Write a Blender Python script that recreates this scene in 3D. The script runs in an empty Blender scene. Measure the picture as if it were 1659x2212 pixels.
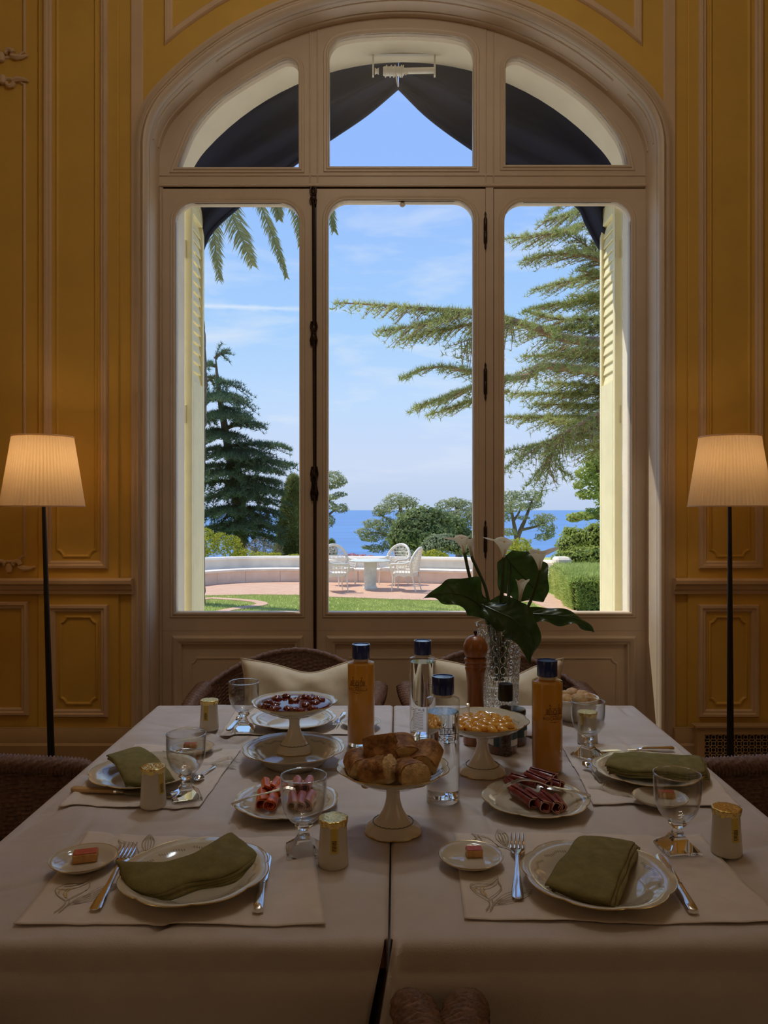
import bpy, math, random
import numpy as np
from mathutils import Vector, Matrix, Euler
from mathutils import noise as mnoise

random.seed(7); np.random.seed(7)
sc = bpy.context.scene
COL = sc.collection
PI = math.pi

# ------------------------------------------------------------------ camera
EYE = 1.38            # eye height of the photographer
FPX = 1660.0          # focal length in pixels of the 1659 x 2212 frame
CX, HY = 829.5, 1100.0
cam = bpy.data.cameras.new('camera')
cam.sensor_fit = 'AUTO'; cam.sensor_width = 36.0
cam.lens = FPX / 2212.0 * 36.0
cam.shift_y = (HY - 1106.0) / 2212.0
cam.clip_start = 0.05; cam.clip_end = 60000
camo = bpy.data.objects.new('camera', cam); COL.objects.link(camo)
camo.location = (0, 0, EYE); camo.rotation_euler = (PI/2, 0, 0)
sc.camera = camo

# ------------------------------------------------------------------ colour management, cycles
sc.view_settings.view_transform = 'Standard'
sc.view_settings.look = 'None'
sc.view_settings.gamma = 1.0
sc.view_settings.use_curve_mapping = False
sc.view_settings.exposure = 0.0
try:
    sc.cycles.use_denoising = True
    sc.cycles.max_bounces = 14
    sc.cycles.diffuse_bounces = 5
    sc.cycles.glossy_bounces = 5
    sc.cycles.transmission_bounces = 12
    sc.cycles.transparent_max_bounces = 24
    sc.cycles.sample_clamp_indirect = 4.0
    sc.cycles.blur_glossy = 0.5
except Exception:
    pass

def L(r, g, b):
    """8 bit sRGB to linear."""
    o = []
    for c in (r, g, b):
        c = c / 255.0
        o.append(c / 12.92 if c <= 0.04045 else ((c + 0.055) / 1.055) ** 2.4)
    return (o[0], o[1], o[2], 1.0)

# ------------------------------------------------------------------ sky
W = bpy.data.worlds.new('sky'); sc.world = W; W.use_nodes = True
nt = W.node_tree; nt.nodes.clear()
def N(tree, typ, **kw):
    n = tree.nodes.new(typ)
    for k, v in kw.items():
        if k in ('operation', 'blend_type', 'data_type', 'noise_dimensions', 'wave_type', 'bands_direction', 'feature',
                 'interpolation_type', 'gradient_type', 'rings_direction', 'distance', 'wave_profile', 'musgrave_type', 'noise_type', 'clamp'):
            setattr(n, k, v)
        else:
            n.inputs[k].default_value = v
    return n
def ramp(tree, stops, interp='LINEAR'):
    r = tree.nodes.new('ShaderNodeValToRGB'); r.color_ramp.interpolation = interp
    e = r.color_ramp.elements
    e[0].position, e[0].color = stops[0]
    e[1].position, e[1].color = stops[-1]
    for p, c in stops[1:-1]:
        k = e.new(p); k.color = c
    return r
def math_(tree, op, a, b=None, c=None, clamp=False):
    m = tree.nodes.new('ShaderNodeMath'); m.operation = op; m.use_clamp = clamp
    for i, v in enumerate((a, b, c)):
        if v is None: continue
        if isinstance(v, (int, float)): m.inputs[i].default_value = v
        else: tree.links.new(v, m.inputs[i])
    return m.outputs[0]
def mixc(tree, fac, a, b, bt='MIX'):
    m = tree.nodes.new('ShaderNodeMix'); m.data_type = 'RGBA'; m.blend_type = bt
    for i, v in ((0, fac), (6, a), (7, b)):
        if isinstance(v, (int, float)): m.inputs[i].default_value = v
        elif isinstance(v, tuple): m.inputs[i].default_value = v
        else: tree.links.new(v, m.inputs[i])
    return m.outputs[2]

tc = N(nt, 'ShaderNodeTexCoord'); sep = N(nt, 'ShaderNodeSeparateXYZ')
nt.links.new(tc.outputs['Generated'], sep.inputs[0])
zz = sep.outputs[2]
grad = ramp(nt, [(0.0, (.10, .12, .07, 1)), (0.49, (.16, .19, .14, 1)), (0.5, L(190, 207, 238)), (0.53, L(205, 219, 248)), (0.57, L(192, 219, 255)),
                 (0.615, L(168, 208, 255)), (0.70, L(150, 189, 255)), (0.80, L(128, 170, 250)), (1.0, L(82, 128, 222))])
nt.links.new(math_(nt, 'MULTIPLY_ADD', zz, 0.5, 0.5), grad.inputs[0])
mp = N(nt, 'ShaderNodeMapping'); mp.inputs['Scale'].default_value = (5.0, 5.0, 22.0); mp.inputs['Rotation'].default_value = (0, 0.12, 0.3)
nt.links.new(tc.outputs['Generated'], mp.inputs[0])
n1 = N(nt, 'ShaderNodeTexNoise', Scale=1.0, Detail=6.0, Roughness=0.58, Distortion=0.35)
nt.links.new(mp.outputs[0], n1.inputs['Vector'])
cm = ramp(nt, [(0.0, (0, 0, 0, 1)), (0.50, (0, 0, 0, 1)), (0.70, (1, 1, 1, 1)), (1.0, (1, 1, 1, 1))])
nt.links.new(n1.outputs[0], cm.inputs[0])
# clouds are thickest in a bank some ten degrees up and thin out overhead
bank = ramp(nt, [(0.0, (0, 0, 0, 1)), (0.50, (.15,) * 3 + (1,)), (0.555, (.9,) * 3 + (1,)), (0.60, (.62,) * 3 + (1,)), (0.68, (.42,) * 3 + (1,)), (0.80, (.10,) * 3 + (1,)), (1.0, (.05,) * 3 + (1,))])
nt.links.new(math_(nt, 'MULTIPLY_ADD', zz, 0.5, 0.5), bank.inputs[0])
cfac = math_(nt, 'MULTIPLY', cm.outputs[0], bank.outputs[0])
skyc = mixc(nt, cfac, grad.outputs[0], L(226, 234, 249))
# one vapour trail, a thin straight streak low over the sea to the left
az = math_(nt, 'DIVIDE', sep.outputs[0], math_(nt, 'MAXIMUM', sep.outputs[1], 0.05))
el = math_(nt, 'DIVIDE', zz, math_(nt, 'MAXIMUM', sep.outputs[1], 0.05))
dev = math_(nt, 'ABSOLUTE', math_(nt, 'SUBTRACT', el, math_(nt, 'MULTIPLY_ADD', az, -0.035, 0.2565)))
n2 = N(nt, 'ShaderNodeTexNoise', Scale=60.0, Detail=3.0); nt.links.new(tc.outputs['Generated'], n2.inputs['Vector'])
band = math_(nt, 'SUBTRACT', 1.0, math_(nt, 'DIVIDE', dev, math_(nt, 'MULTIPLY', n2.outputs[0], 0.0085)), clamp=True)
rng = math_(nt, 'MULTIPLY', math_(nt, 'GREATER_THAN', az, -0.6), math_(nt, 'MULTIPLY', math_(nt, 'SUBTRACT', 0.0, az), 6.0, clamp=True))
skyc = mixc(nt, math_(nt, 'MULTIPLY', math_(nt, 'MULTIPLY', band, rng), 0.7), skyc, L(226, 236, 252))
bg = N(nt, 'ShaderNodeBackground', Strength=1.13); nt.links.new(skyc, bg.inputs[0])
wo = N(nt, 'ShaderNodeOutputWorld'); nt.links.new(bg.outputs[0], wo.inputs[0])

# ------------------------------------------------------------------ sun
def lamp(name, kind, loc, energy, color=(1, 1, 1), **kw):
    d = bpy.data.lights.new(name, kind); d.energy = energy; d.color = color
    for k, v in kw.items(): setattr(d, k, v)
    o = bpy.data.objects.new(name, d); COL.objects.link(o); o.location = loc
    return o
SUN_TO = Vector((-0.80, 0.40, 1.50)).normalized()
sun = lamp('sun', 'SUN', (0, 0, 30), 4.2, (1.0, 0.93, 0.82), angle=0.0093)
sun.rotation_euler = SUN_TO.to_track_quat('Z', 'Y').to_euler()

# ------------------------------------------------------------------ fill lights added out of view to brighten the room
def area(name, loc, target, sx, sy, energy, color):
    o = lamp(name, 'AREA', loc, energy, color, shape='RECTANGLE', size=sx, size_y=sy)
    o.rotation_euler = (Vector(loc) - Vector(target)).to_track_quat('Z', 'Y').to_euler()
    return o
area('fill_light_left', (-3.4, -0.6, 2.3), (0.4, 2.0, 0.9), 2.0, 2.6, 6, (1.0, 0.80, 0.56))  # added warm fill from the side, no window in this wall
area('fill_light_right', (3.6, -0.6, 2.3), (-0.2, 2.0, 0.9), 2.0, 2.6, 6, (1.0, 0.80, 0.56))  # its added counterpart on the right, no window here either
for i in range(6):
    lamp('overhead_fill_light', 'POINT', (0.05 + 0.42 * math.cos(i * PI / 3), 2.05 + 0.10 * math.sin(i * PI / 3), 4.14), 4.0, (1.0, 0.88, 0.74), shadow_soft_size=0.09)  # added ring of fill points over the table, no chandelier hangs there
# added fill spot that brightens the table, no ceiling fitting behind it
spot = lamp('table_fill_spot', 'SPOT', (0.10, 3.65, 4.75), 175, (0.86, 0.94, 1.0), spot_size=math.radians(36), spot_blend=1.0, shadow_soft_size=0.28)
spot.rotation_euler = (Vector(spot.location) - Vector((0.04, 2.55, 0.75))).to_track_quat('Z', 'Y').to_euler()
# portal: tells the renderer where the sky comes into the room
po = lamp('window_portal', 'AREA', (0.1, 4.05, 2.1), 1, shape='RECTANGLE', size=2.7, size_y=4.1)
po.rotation_euler = (-PI/2, 0, 0)
po.data.cycles.is_portal = True

# ------------------------------------------------------------------ points from the photograph's perspective
TZ = 0.75             # table top
def P(x, y, d):
    """pixel at distance d in front of the eye -> point in the room."""
    return Vector(((x - CX) * d / FPX, d, EYE - (y - HY) * d / FPX))
def T(x, y, h=0.0):
    """pixel that lies at height h over the table top -> point."""
    return P(x, y, (EYE - TZ - h) * FPX / (y - HY))
GZ = -0.5             # garden level
def G(x, y, h=0.0):
    return P(x, y, (EYE - GZ - h) * FPX / (y - HY))

# ------------------------------------------------------------------ mesh helpers
class MB:
    def __init__(s): s.V = []; s.F = []; s.M = []
    def add(s, vf, mi=0, mat=None):
        V, F = vf; o = len(s.V)
        if mat is not None: V = [tuple(mat @ Vector(v)) for v in V]
        s.V.extend(tuple(v) for v in V)
        s.F.extend([tuple(i + o for i in f) for f in F]); s.M.extend([mi] * len(F))
        return s
    def build(s, name, mats, parent=None, smooth=True, angle=35, uv=None):
        me = bpy.data.meshes.new(name)
        me.from_pydata(s.V, [], s.F); me.validate(clean_customdata=False)
        if not isinstance(mats, (list, tuple)): mats = [mats]
        for m in mats: me.materials.append(m)
        if len(mats) > 1 and len(me.polygons) == len(s.M): me.polygons.foreach_set('material_index', s.M)
        if smooth:
            me.polygons.foreach_set('use_smooth', [True] * len(me.polygons))
            me.set_sharp_from_angle(angle=math.radians(angle))
        me.update()
        return link(name, me, parent)
def link(name, me, parent=None, loc=None, rot=None):
    o = bpy.data.objects.new(name, me); COL.objects.link(o)
    if parent is not None: o.parent = parent
    if loc is not None: o.location = loc
    if rot is not None: o.rotation_euler = rot
    return o
def mesh(name, vf, mat, parent=None, smooth=True, angle=35):
    return MB().add(vf).build(name, mat, parent, smooth, angle)
def mesh_np(name, V, F, mat, parent=None, smooth=False):
    V = np.asarray(V, np.float32); F = np.asarray(F, np.int32)
    me = bpy.data.meshes.new(name)
    k = F.shape[1]
    me.vertices.add(len(V)); me.vertices.foreach_set('co', V.ravel())
    me.loops.add(F.size); me.loops.foreach_set('vertex_index', F.ravel())
    me.polygons.add(len(F)); me.polygons.foreach_set('loop_start', np.arange(0, F.size, k, dtype=np.int32))
    if smooth: me.polygons.foreach_set('use_smooth', np.ones(len(F), bool))
    me.materials.append(mat); me.update(calc_edges=True); me.validate()
    return link(name, me, parent)
def thing(name, label, cat, loc=(0, 0, 0), rz=0.0, group=None, rot=None):
    o = bpy.data.objects.new(name, None); COL.objects.link(o)
    o.empty_display_size = 0.05
    o.location = loc; o.rotation_euler = rot if rot is not None else (0, 0, rz)
    return tag(o, label, cat, group)
def tag(o, label=None, cat=None, group=None, kind=None):
    if label: o['label'] = label
    if cat: o['category'] = cat
    if group: o['group'] = group
    if kind: o['kind'] = kind
    return o
def struct(o): o['kind'] = 'structure'; return o
def children(o): return [c for c in o.children]
def dup(o, loc=None, rz=None, label=None, group=None, parent=None):
    c = o.copy(); COL.objects.link(c)
    if parent is not None: c.parent = parent
    if loc is not None: c.location = loc
    if rz is not None: c.rotation_euler = (0, 0, rz)
    if label: c['label'] = label
    if group: c['group'] = group
    for ch in list(o.children): dup(ch, parent=c)
    return c

def box(x0, x1, y0, y1, z0, z1):
    V = [(x0, y0, z0), (x1, y0, z0), (x1, y1, z0), (x0, y1, z0), (x0, y0, z1), (x1, y0, z1), (x1, y1, z1), (x0, y1, z1)]
    return V, [(0, 3, 2, 1), (4, 5, 6, 7), (0, 1, 5, 4), (1, 2, 6, 5), (2, 3, 7, 6), (3, 0, 4, 7)]
def cbox(x0, x1, y0, y1, z0, z1, b=0.003):
    """box with chamfered edges."""
    V = []; idx = {}
    xs, ys, zs = (x0, x1), (y0, y1), (z0, z1)
    for i in (0, 1):
        for j in (0, 1):
            for k in (0, 1):
                sx, sy, sz = (b, -b)[i], (b, -b)[j], (b, -b)[k]
                for a in range(3):
                    p = [xs[i] + sx, ys[j] + sy, zs[k] + sz]
                    p[a] = (xs[i], ys[j], zs[k])[a]
                    idx[(i, j, k, a)] = len(V); V.append(tuple(p))
    g = lambda i, j, k, a: idx[(i, j, k, a)]
    F = []
    for s in (0, 1):
        q = [(s, 0, 0), (s, 1, 0), (s, 1, 1), (s, 0, 1)]; f = [g(*c, 0) for c in q]; F.append(f if s else f[::-1])
        q = [(0, s, 0), (0, s, 1), (1, s, 1), (1, s, 0)]; f = [g(*c, 1) for c in q]; F.append(f if s else f[::-1])
        q = [(0, 0, s), (1, 0, s), (1, 1, s), (0, 1, s)]; f = [g(*c, 2) for c in q]; F.append(f if s else f[::-1])
    for i in (0, 1):
        for j in (0, 1):
            F.append([g(i, j, 0, 0), g(i, j, 1, 0), g(i, j, 1, 1), g(i, j, 0, 1)])
            F.append([g(i, 0, j, 0), g(i, 1, j, 0), g(i, 1, j, 2), g(i, 0, j, 2)])
            F.append([g(0, i, j, 1), g(1, i, j, 1), g(1, i, j, 2), g(0, i, j, 2)])
            for k in (0, 1): F.append([g(i, j, k, 0), g(i, j, k, 1), g(i, j, k, 2)])
    return V, F
def lathe(prof, n=32, fn=None, squash=None):
    """prof: (r, z) from bottom to top; fn(theta, r, k) may reshape the radius."""
    V = []; F = []; rows = []
    for k, (r, z) in enumerate(prof):
        if r < 1e-6:
            rows.append([len(V)]); V.append((0, 0, z)); continue
        row = []
        for i in range(n):
            t = 2 * PI * i / n
            rr = fn(t, r, k) if fn else r
            row.append(len(V)); V.append((rr * math.cos(t), rr * math.sin(t), z))
        rows.append(row)
    for a, b in zip(rows, rows[1:]):
        for i in range(n):
            j = (i + 1) % n
            if len(a) == 1 and len(b) == 1: continue
            if len(a) == 1: F.append((a[0], b[j], b[i]))
            elif len(b) == 1: F.append((a[i], a[j], b[0]))
            else: F.append((a[i], a[j], b[j], b[i]))
    return V, F
def frames(pts, up=Vector((0, 0, 1))):
    pts = [Vector(p) for p in pts]; out = []
    n = len(pts); prev = None
    for i in range(n):
        t = (pts[min(i + 1, n - 1)] - pts[max(i - 1, 0)])
        t = t.normalized() if t.length > 1e-9 else Vector((0, 0, 1))
        if prev is None:
            a = up if abs(t.dot(up)) < 0.95 else Vector((1, 0, 0))
            u = (a - t * a.dot(t)).normalized()
        else:
            u = prev - t * prev.dot(t)
            u = u.normalized() if u.length > 1e-6 else Vector((1, 0, 0))
        prev = u
        out.append((pts[i], t, u, t.cross(u)))
    return out
def tube(pts, rad, n=8, cap=True, ry=None):
    fr = frames(pts); V = []; F = []
    m = len(fr)
    R = rad if isinstance(rad, (list, tuple)) else [rad] * m
    for k, (p, t, u, v) in enumerate(fr):
        for i in range(n):
            a = 2 * PI * i / n
            V.append(tuple(p + u * (math.cos(a) * R[k] * (ry or 1)) + v * (math.sin(a) * R[k])))
    for k in range(m - 1):
        for i in range(n):
            j = (i + 1) % n
            F.append((k * n + i, k * n + j, k * n + n + j, k * n + n + i))
    if cap:
        F.append(tuple(range(n))[::-1]); F.append(tuple((m - 1) * n + i for i in range(n)))
    return V, F
def loop_tube(pts, r, n=6):
    """closed tube."""
    P_ = [Vector(p) for p in pts]; m = len(P_); V = []; F = []
    c = sum(P_, Vector()) / m
    for k in range(m):
        t = (P_[(k + 1) % m] - P_[k - 1]).normalized()
        u = (P_[k] - c); u = (u - t * u.dot(t)).normalized(); v = t.cross(u)
        for i in range(n):
            a = 2 * PI * i / n
            V.append(tuple(P_[k] + u * math.cos(a) * r + v * math.sin(a) * r))
    for k in range(m):
        k2 = (k + 1) % m
        for i in range(n):
            j = (i + 1) % n
            F.append((k * n + i, k * n + j, k2 * n + j, k2 * n + i))
    return V, F
def cr(pts, per=8):
    """Catmull-Rom through points of any dimension."""
    p = [np.array(q, float) for q in pts]
    p = [2 * p[0] - p[1]] + p + [2 * p[-1] - p[-2]]
    out = []
    for i in range(1, len(p) - 2):
        for k in range(per):
            t = k / per
            out.append(0.5 * (2 * p[i] + (p[i + 1] - p[i - 1]) * t + (2 * p[i - 1] - 5 * p[i] + 4 * p[i + 1] - p[i + 2]) * t * t + (3 * p[i] - p[i - 1] - 3 * p[i + 1] + p[i + 2]) * t ** 3))
    out.append(p[-2])
    return out
def grid(fn, nu, nv, closed_u=False):
    V = []; F = []
    for j in range(nv + 1):
        for i in range(nu + (0 if closed_u else 1)):
            V.append(tuple(fn(i / nu, j / nv)))
    w = nu if closed_u else nu + 1
    for j in range(nv):
        for i in range(nu):
            i2 = (i + 1) % w
            F.append((j * w + i, j * w + i2, (j + 1) * w + i2, (j + 1) * w + i))
    return V, F
def sheet(fn, nu, nv, th):
    """grid with a thickness: fn gives the top, the underside lies th lower."""
    V, F = grid(fn, nu, nv); n = len(V)
    V2 = V + [(x, y, z - th) for x, y, z in V]
    F2 = list(F) + [tuple(n + i for i in f[::-1]) for f in F]
    w = nu + 1
    rim = [i for i in range(w)] + [j * w + nu for j in range(1, nv + 1)] + [nv * w + i for i in range(nu - 1, -1, -1)] + [j * w for j in range(nv - 1, 0, -1)]
    for a, b in zip(rim, rim[1:] + rim[:1]): F2.append((a, n + a, n + b, b))
    return V2, F2
def ray_poly(c, ang, poly):
    """distance from c along ang to the polygon outline."""
    dx, dz = math.cos(ang), math.sin(ang); best = None
    for (ax, az_), (bx, bz) in zip(poly, poly[1:] + poly[:1]):
        ex, ez = bx - ax, bz - az_
        den = dx * ez - dz * ex
        if abs(den) < 1e-12: continue
        t = ((ax - c[0]) * ez - (az_ - c[1]) * ex) / den
        u = ((ax - c[0]) * dz - (az_ - c[1]) * dx) / den
        if t > 0 and -1e-6 <= u <= 1 + 1e-6 and (best is None or t > best): best = t
    return best
def ring(inner, outer, y0, y1, c=None):
    """plate between y0 (towards the room) and y1 with the outline outer and the hole inner (both star-shaped about c), in xz."""
    if c is None: c = (sum(p[0] for p in inner) / len(inner), sum(p[1] for p in inner) / len(inner))
    A = sorted(set(round(math.atan2(z - c[1], x - c[0]), 5) for x, z in list(inner) + list(outer)))
    ii = []; oo = []
    for a in A:
        t = ray_poly(c, a, inner); s = ray_poly(c, a, outer)
        if t is None or s is None: continue
        ii.append((c[0] + t * math.cos(a), c[1] + t * math.sin(a))); oo.append((c[0] + s * math.cos(a), c[1] + s * math.sin(a)))
    n = len(ii); V = []
    for y in (y0, y1):
        V += [(x, y, z) for x, z in ii]; V += [(x, y, z) for x, z in oo]
    F = []
    for i in range(n):
        j = (i + 1) % n
        F.append((i, j, n + j, n + i)[::1]); F.append((2 * n + i, 3 * n + i, 3 * n + j, 2 * n + j))
        F.append((i, 2 * n + i, 2 * n + j, j)); F.append((n + i, n + j, 3 * n + j, 3 * n + i))
    return V, F
def sweep(path, prof, y, closed=False, flip=False):
    """moulding: prof (offset to the left of the path, height towards the room) carried along an xz path on the plane y, mitred."""
    p = [Vector((a[0], a[1])) for a in path]; n = len(p); V = []; F = []
    for i in range(n):
        if closed: a, b, c = p[i - 1], p[i], p[(i + 1) % n]
        else: a, b, c = p[max(i - 1, 0)], p[i], p[min(i + 1, n - 1)]
        d1 = (b - a); d2 = (c - b)
        if d1.length < 1e-9: d1 = d2
        if d2.length < 1e-9: d2 = d1
        d1.normalize(); d2.normalize()
        n1 = Vector((-d1.y, d1.x)); n2 = Vector((-d2.y, d2.x))
        m = (n1 + n2); m = m.normalized() if m.length > 1e-6 else n1
        k = 1.0 / max(0.35, m.dot(n1))
        for off, h in prof:
            o = -off if flip else off
            q = b + m * (o * k); V.append((q.x, y - h, q.y))
    w = len(prof)
    for i in range(n if closed else n - 1):
        i2 = (i + 1) % n
        for k in range(w - 1): F.append((i * w + k, i * w + k + 1, i2 * w + k + 1, i2 * w + k))
    if not closed:
        F.append(tuple(range(w))); F.append(tuple((n - 1) * w + k for k in range(w))[::-1])
    return V, F
def prism_xz(poly, y0, y1):
    n = len(poly)
    V = [(x, y0, z) for x, z in poly] + [(x, y1, z) for x, z in poly]
    F = [tuple(range(n)), tuple(range(n, 2 * n))[::-1]] + [(i, i + n, (i + 1) % n + n, (i + 1) % n) for i in range(n)]
    return V, F
def prism_xy(poly, z0, z1):
    n = len(poly)
    V = [(x, y, z0) for x, y in poly] + [(x, y, z1) for x, y in poly]
    F = [tuple(range(n))[::-1], tuple(range(n, 2 * n))] + [(i, (i + 1) % n, (i + 1) % n + n, i + n) for i in range(n)]
    return V, F
def nz(x, y, z=0.0, s=1.0):
    return mnoise.noise(Vector((x * s, y * s, z * s)))
# ------------------------------------------------------------------ materials
MATS = {}
def mat(name, col, rough=0.6, var=0.06, vscale=14.0, bump=0.0, bscale=120.0, metal=0.0, spec=0.5, trans=0.0, coat=0.0, col2=None, stretch=(1, 1, 1), emit=None, emitc=None, sub=0.0):
    """principled surface whose colour wanders between two tones by noise, with a fine relief."""
    if name in MATS: return MATS[name]
    m = bpy.data.materials.new(name); m.use_nodes = True; t = m.node_tree
    b = t.nodes['Principled BSDF']; col = tuple(col[:3]) + (1,)
    tcn = t.nodes.new('ShaderNodeTexCoord'); mpn = t.nodes.new('ShaderNodeMapping'); mpn.inputs['Scale'].default_value = stretch
    t.links.new(tcn.outputs['Object'], mpn.inputs[0])
    if var > 0 or col2:
        n = N(t, 'ShaderNodeTexNoise', Scale=vscale, Detail=4.0, Roughness=0.6); t.links.new(mpn.outputs[0], n.inputs['Vector'])
        a = tuple(c * (1 - var) for c in col[:3]) + (1,); c2 = tuple(col2[:3]) + (1,) if col2 else tuple(min(1, c * (1 + var)) for c in col[:3]) + (1,)
        r = ramp(t, [(0.35, a), (0.65, c2)]); t.links.new(n.outputs[0], r.inputs[0]); t.links.new(r.outputs[0], b.inputs['Base Color'])
    else: b.inputs['Base Color'].default_value = col
    if bump > 0:
        n = N(t, 'ShaderNodeTexNoise', Scale=bscale, Detail=3.0); t.links.new(mpn.outputs[0], n.inputs['Vector'])
        bp = N(t, 'ShaderNodeBump', Strength=bump, Distance=0.01); t.links.new(n.outputs[0], bp.inputs['Height']); t.links.new(bp.outputs[0], b.inputs['Normal'])
    b.inputs['Roughness'].default_value = rough; b.inputs['Metallic'].default_value = metal
    b.inputs['Specular IOR Level'].default_value = spec; b.inputs['Transmission Weight'].default_value = trans
    b.inputs['Coat Weight'].default_value = coat; b.inputs['Coat Roughness'].default_value = 0.06
    if sub: b.inputs['Subsurface Weight'].default_value = sub; b.inputs['Subsurface Radius'].default_value = (.02, .012, .006)
    if emit: b.inputs['Emission Strength'].default_value = emit; b.inputs['Emission Color'].default_value = tuple(emitc) + (1,)
    MATS[name] = m; return m
def leafmat(name, c1, c2, transl=0.35, rough=0.7, vs=1.2):
    """leaves: diffuse with some light let through."""
    if name in MATS: return MATS[name]
    m = bpy.data.materials.new(name); m.use_nodes = True; t = m.node_tree; t.nodes.clear()
    geo = N(t, 'ShaderNodeNewGeometry'); tcn = N(t, 'ShaderNodeTexCoord')
    n = N(t, 'ShaderNodeTexNoise', Scale=vs, Detail=3.0); t.links.new(tcn.outputs['Object'], n.inputs['Vector'])
    f = math_(t, 'ADD', math_(t, 'MULTIPLY', geo.outputs['Random Per Island'], 0.55), math_(t, 'MULTIPLY_ADD', n.outputs[0], 1.6, -0.58), clamp=True)
    c = mixc(t, f, tuple(c1[:3]) + (1,), tuple(c2[:3]) + (1,))
    d = N(t, 'ShaderNodeBsdfDiffuse'); tr = N(t, 'ShaderNodeBsdfTranslucent')
    t.links.new(c, d.inputs[0]); t.links.new(c, tr.inputs[0])
    mx = N(t, 'ShaderNodeMixShader', Fac=transl); t.links.new(d.outputs[0], mx.inputs[1]); t.links.new(tr.outputs[0], mx.inputs[2])
    o = N(t, 'ShaderNodeOutputMaterial'); t.links.new(mx.outputs[0], o.inputs[0])
    MATS[name] = m; return m
def glassmat(name, col=(1, 1, 1), ior=1.45, rough=0.0):
    if name in MATS: return MATS[name]
    m = bpy.data.materials.new(name); m.use_nodes = True; t = m.node_tree; t.nodes.clear()
    g = N(t, 'ShaderNodeBsdfGlass', Roughness=rough, IOR=ior); g.inputs['Color'].default_value = tuple(col) + (1,)
    o = N(t, 'ShaderNodeOutputMaterial'); t.links.new(g.outputs[0], o.inputs[0])
    MATS[name] = m; return m
def thinmat(name, col=(1, 1, 1), ior=1.45, rough=0.0, gain=1.0, base=0.0, power=4.5):
    """a thin glass wall: lets light straight through, mirrors at grazing angles."""
    if name in MATS: return MATS[name]
    m = bpy.data.materials.new(name); m.use_nodes = True; t = m.node_tree; t.nodes.clear()
    a = N(t, 'ShaderNodeBsdfTransparent'); a.inputs[0].default_value = tuple(col) + (1,)
    g = N(t, 'ShaderNodeBsdfGlossy', Roughness=rough)
    fr = N(t, 'ShaderNodeLayerWeight', Blend=0.5)
    r0 = ((ior - 1) / (ior + 1)) ** 2
    f = math_(t, 'MULTIPLY_ADD', math_(t, 'POWER', fr.outputs['Facing'], power), gain * .8, r0 * gain + base, clamp=True)
    mx = N(t, 'ShaderNodeMixShader'); t.links.new(f, mx.inputs[0]); t.links.new(a.outputs[0], mx.inputs[1]); t.links.new(g.outputs[0], mx.inputs[2])
    o = N(t, 'ShaderNodeOutputMaterial'); t.links.new(mx.outputs[0], o.inputs[0])
    MATS[name] = m; return m
def throughmat(name, col, mixf=0.5, rough=0.5, spec=0.3, col2=None, tint=None):
    """cloth or liquid that scatters some light through."""
    if name in MATS: return MATS[name]
    m = bpy.data.materials.new(name); m.use_nodes = True; t = m.node_tree
    b = t.nodes['Principled BSDF']; o = t.nodes['Material Output']
    b.inputs['Base Color'].default_value = tuple(col[:3]) + (1,); b.inputs['Roughness'].default_value = rough; b.inputs['Specular IOR Level'].default_value = spec
    tcn = N(t, 'ShaderNodeTexCoord'); n = N(t, 'ShaderNodeTexNoise', Scale=30.0, Detail=3.0); t.links.new(tcn.outputs['Object'], n.inputs['Vector'])
    c2 = col2 or tuple(c * 0.9 for c in col[:3])
    c = mixc(t, n.outputs[0], tuple(col[:3]) + (1,), tuple(c2[:3]) + (1,)); t.links.new(c, b.inputs['Base Color'])
    tr = N(t, 'ShaderNodeBsdfTranslucent'); tr.inputs[0].default_value = tuple((tint or col)[:3]) + (1,)
    mx = N(t, 'ShaderNodeMixShader', Fac=mixf); t.links.new(b.outputs[0], mx.inputs[1]); t.links.new(tr.outputs[0], mx.inputs[2]); t.links.new(mx.outputs[0], o.inputs[0])
    MATS[name] = m; return m

YEL = mat('ochre_wall_paint', (0.73, 0.46, 0.09), 0.62, 0.05, 3.0, 0.05, 200)
TRIM = mat('cream_wall_moulding', (0.72, 0.53, 0.34), 0.55, 0.05, 5.0, 0.04, 150)
CREAM = mat('cream_woodwork_paint', (0.70, 0.57, 0.43), 0.42, 0.04, 4.0, 0.03, 90)
STONEW = mat('outer_reveal_plaster', (0.88, 0.80, 0.64), 0.7, 0.04, 6.0, 0.05, 60)
SHUT = mat('pale_yellow_shutter_paint', (0.93, 0.85, 0.52), 0.5, 0.04, 8.0, 0.03, 60)
NAVY = mat('navy_awning_cloth', (0.009, 0.017, 0.054), 0.85, 0.15, 6.0)
WHITEP = mat('white_paint', (0.80, 0.76, 0.68), 0.45, 0.05, 12.0)
BASEM = mat('tan_baseboard_paint', (0.52, 0.36, 0.19), 0.55, 0.05, 5.0, 0.04, 150)
BFOIL = mat('copper_gold_wrapper', (0.62, 0.33, 0.13), 0.3, 0.15, 90.0, 0.2, 160, metal=0.7)
CEILM = mat('ceiling_plaster', (0.78, 0.72, 0.60), 0.8, 0.03, 2.0)
FLOORM = mat('dark_oak_floor', (0.16, 0.085, 0.04), 0.35, 0.25, 3.0, 0.05, 40, stretch=(8, 1, 1))
IRON = mat('black_iron', (0.012, 0.010, 0.009), 0.45, 0.2, 60.0)
BRONZE = mat('dark_bronze_fittings', (0.045, 0.028, 0.018), 0.35, 0.3, 80.0, metal=0.7)
PANE = thinmat('window_pane_glass', (0.97, 0.98, 0.97), 1.5, 0.0, 0.9)
LINEN = mat('taupe_table_linen', (0.60, 0.54, 0.52), 0.58, 0.05, 9.0, 0.12, 420, spec=0.5)
MATL = mat('pale_placemat_linen', (0.74, 0.66, 0.60), 0.6, 0.04, 20.0, 0.12, 600, spec=0.4)
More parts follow.
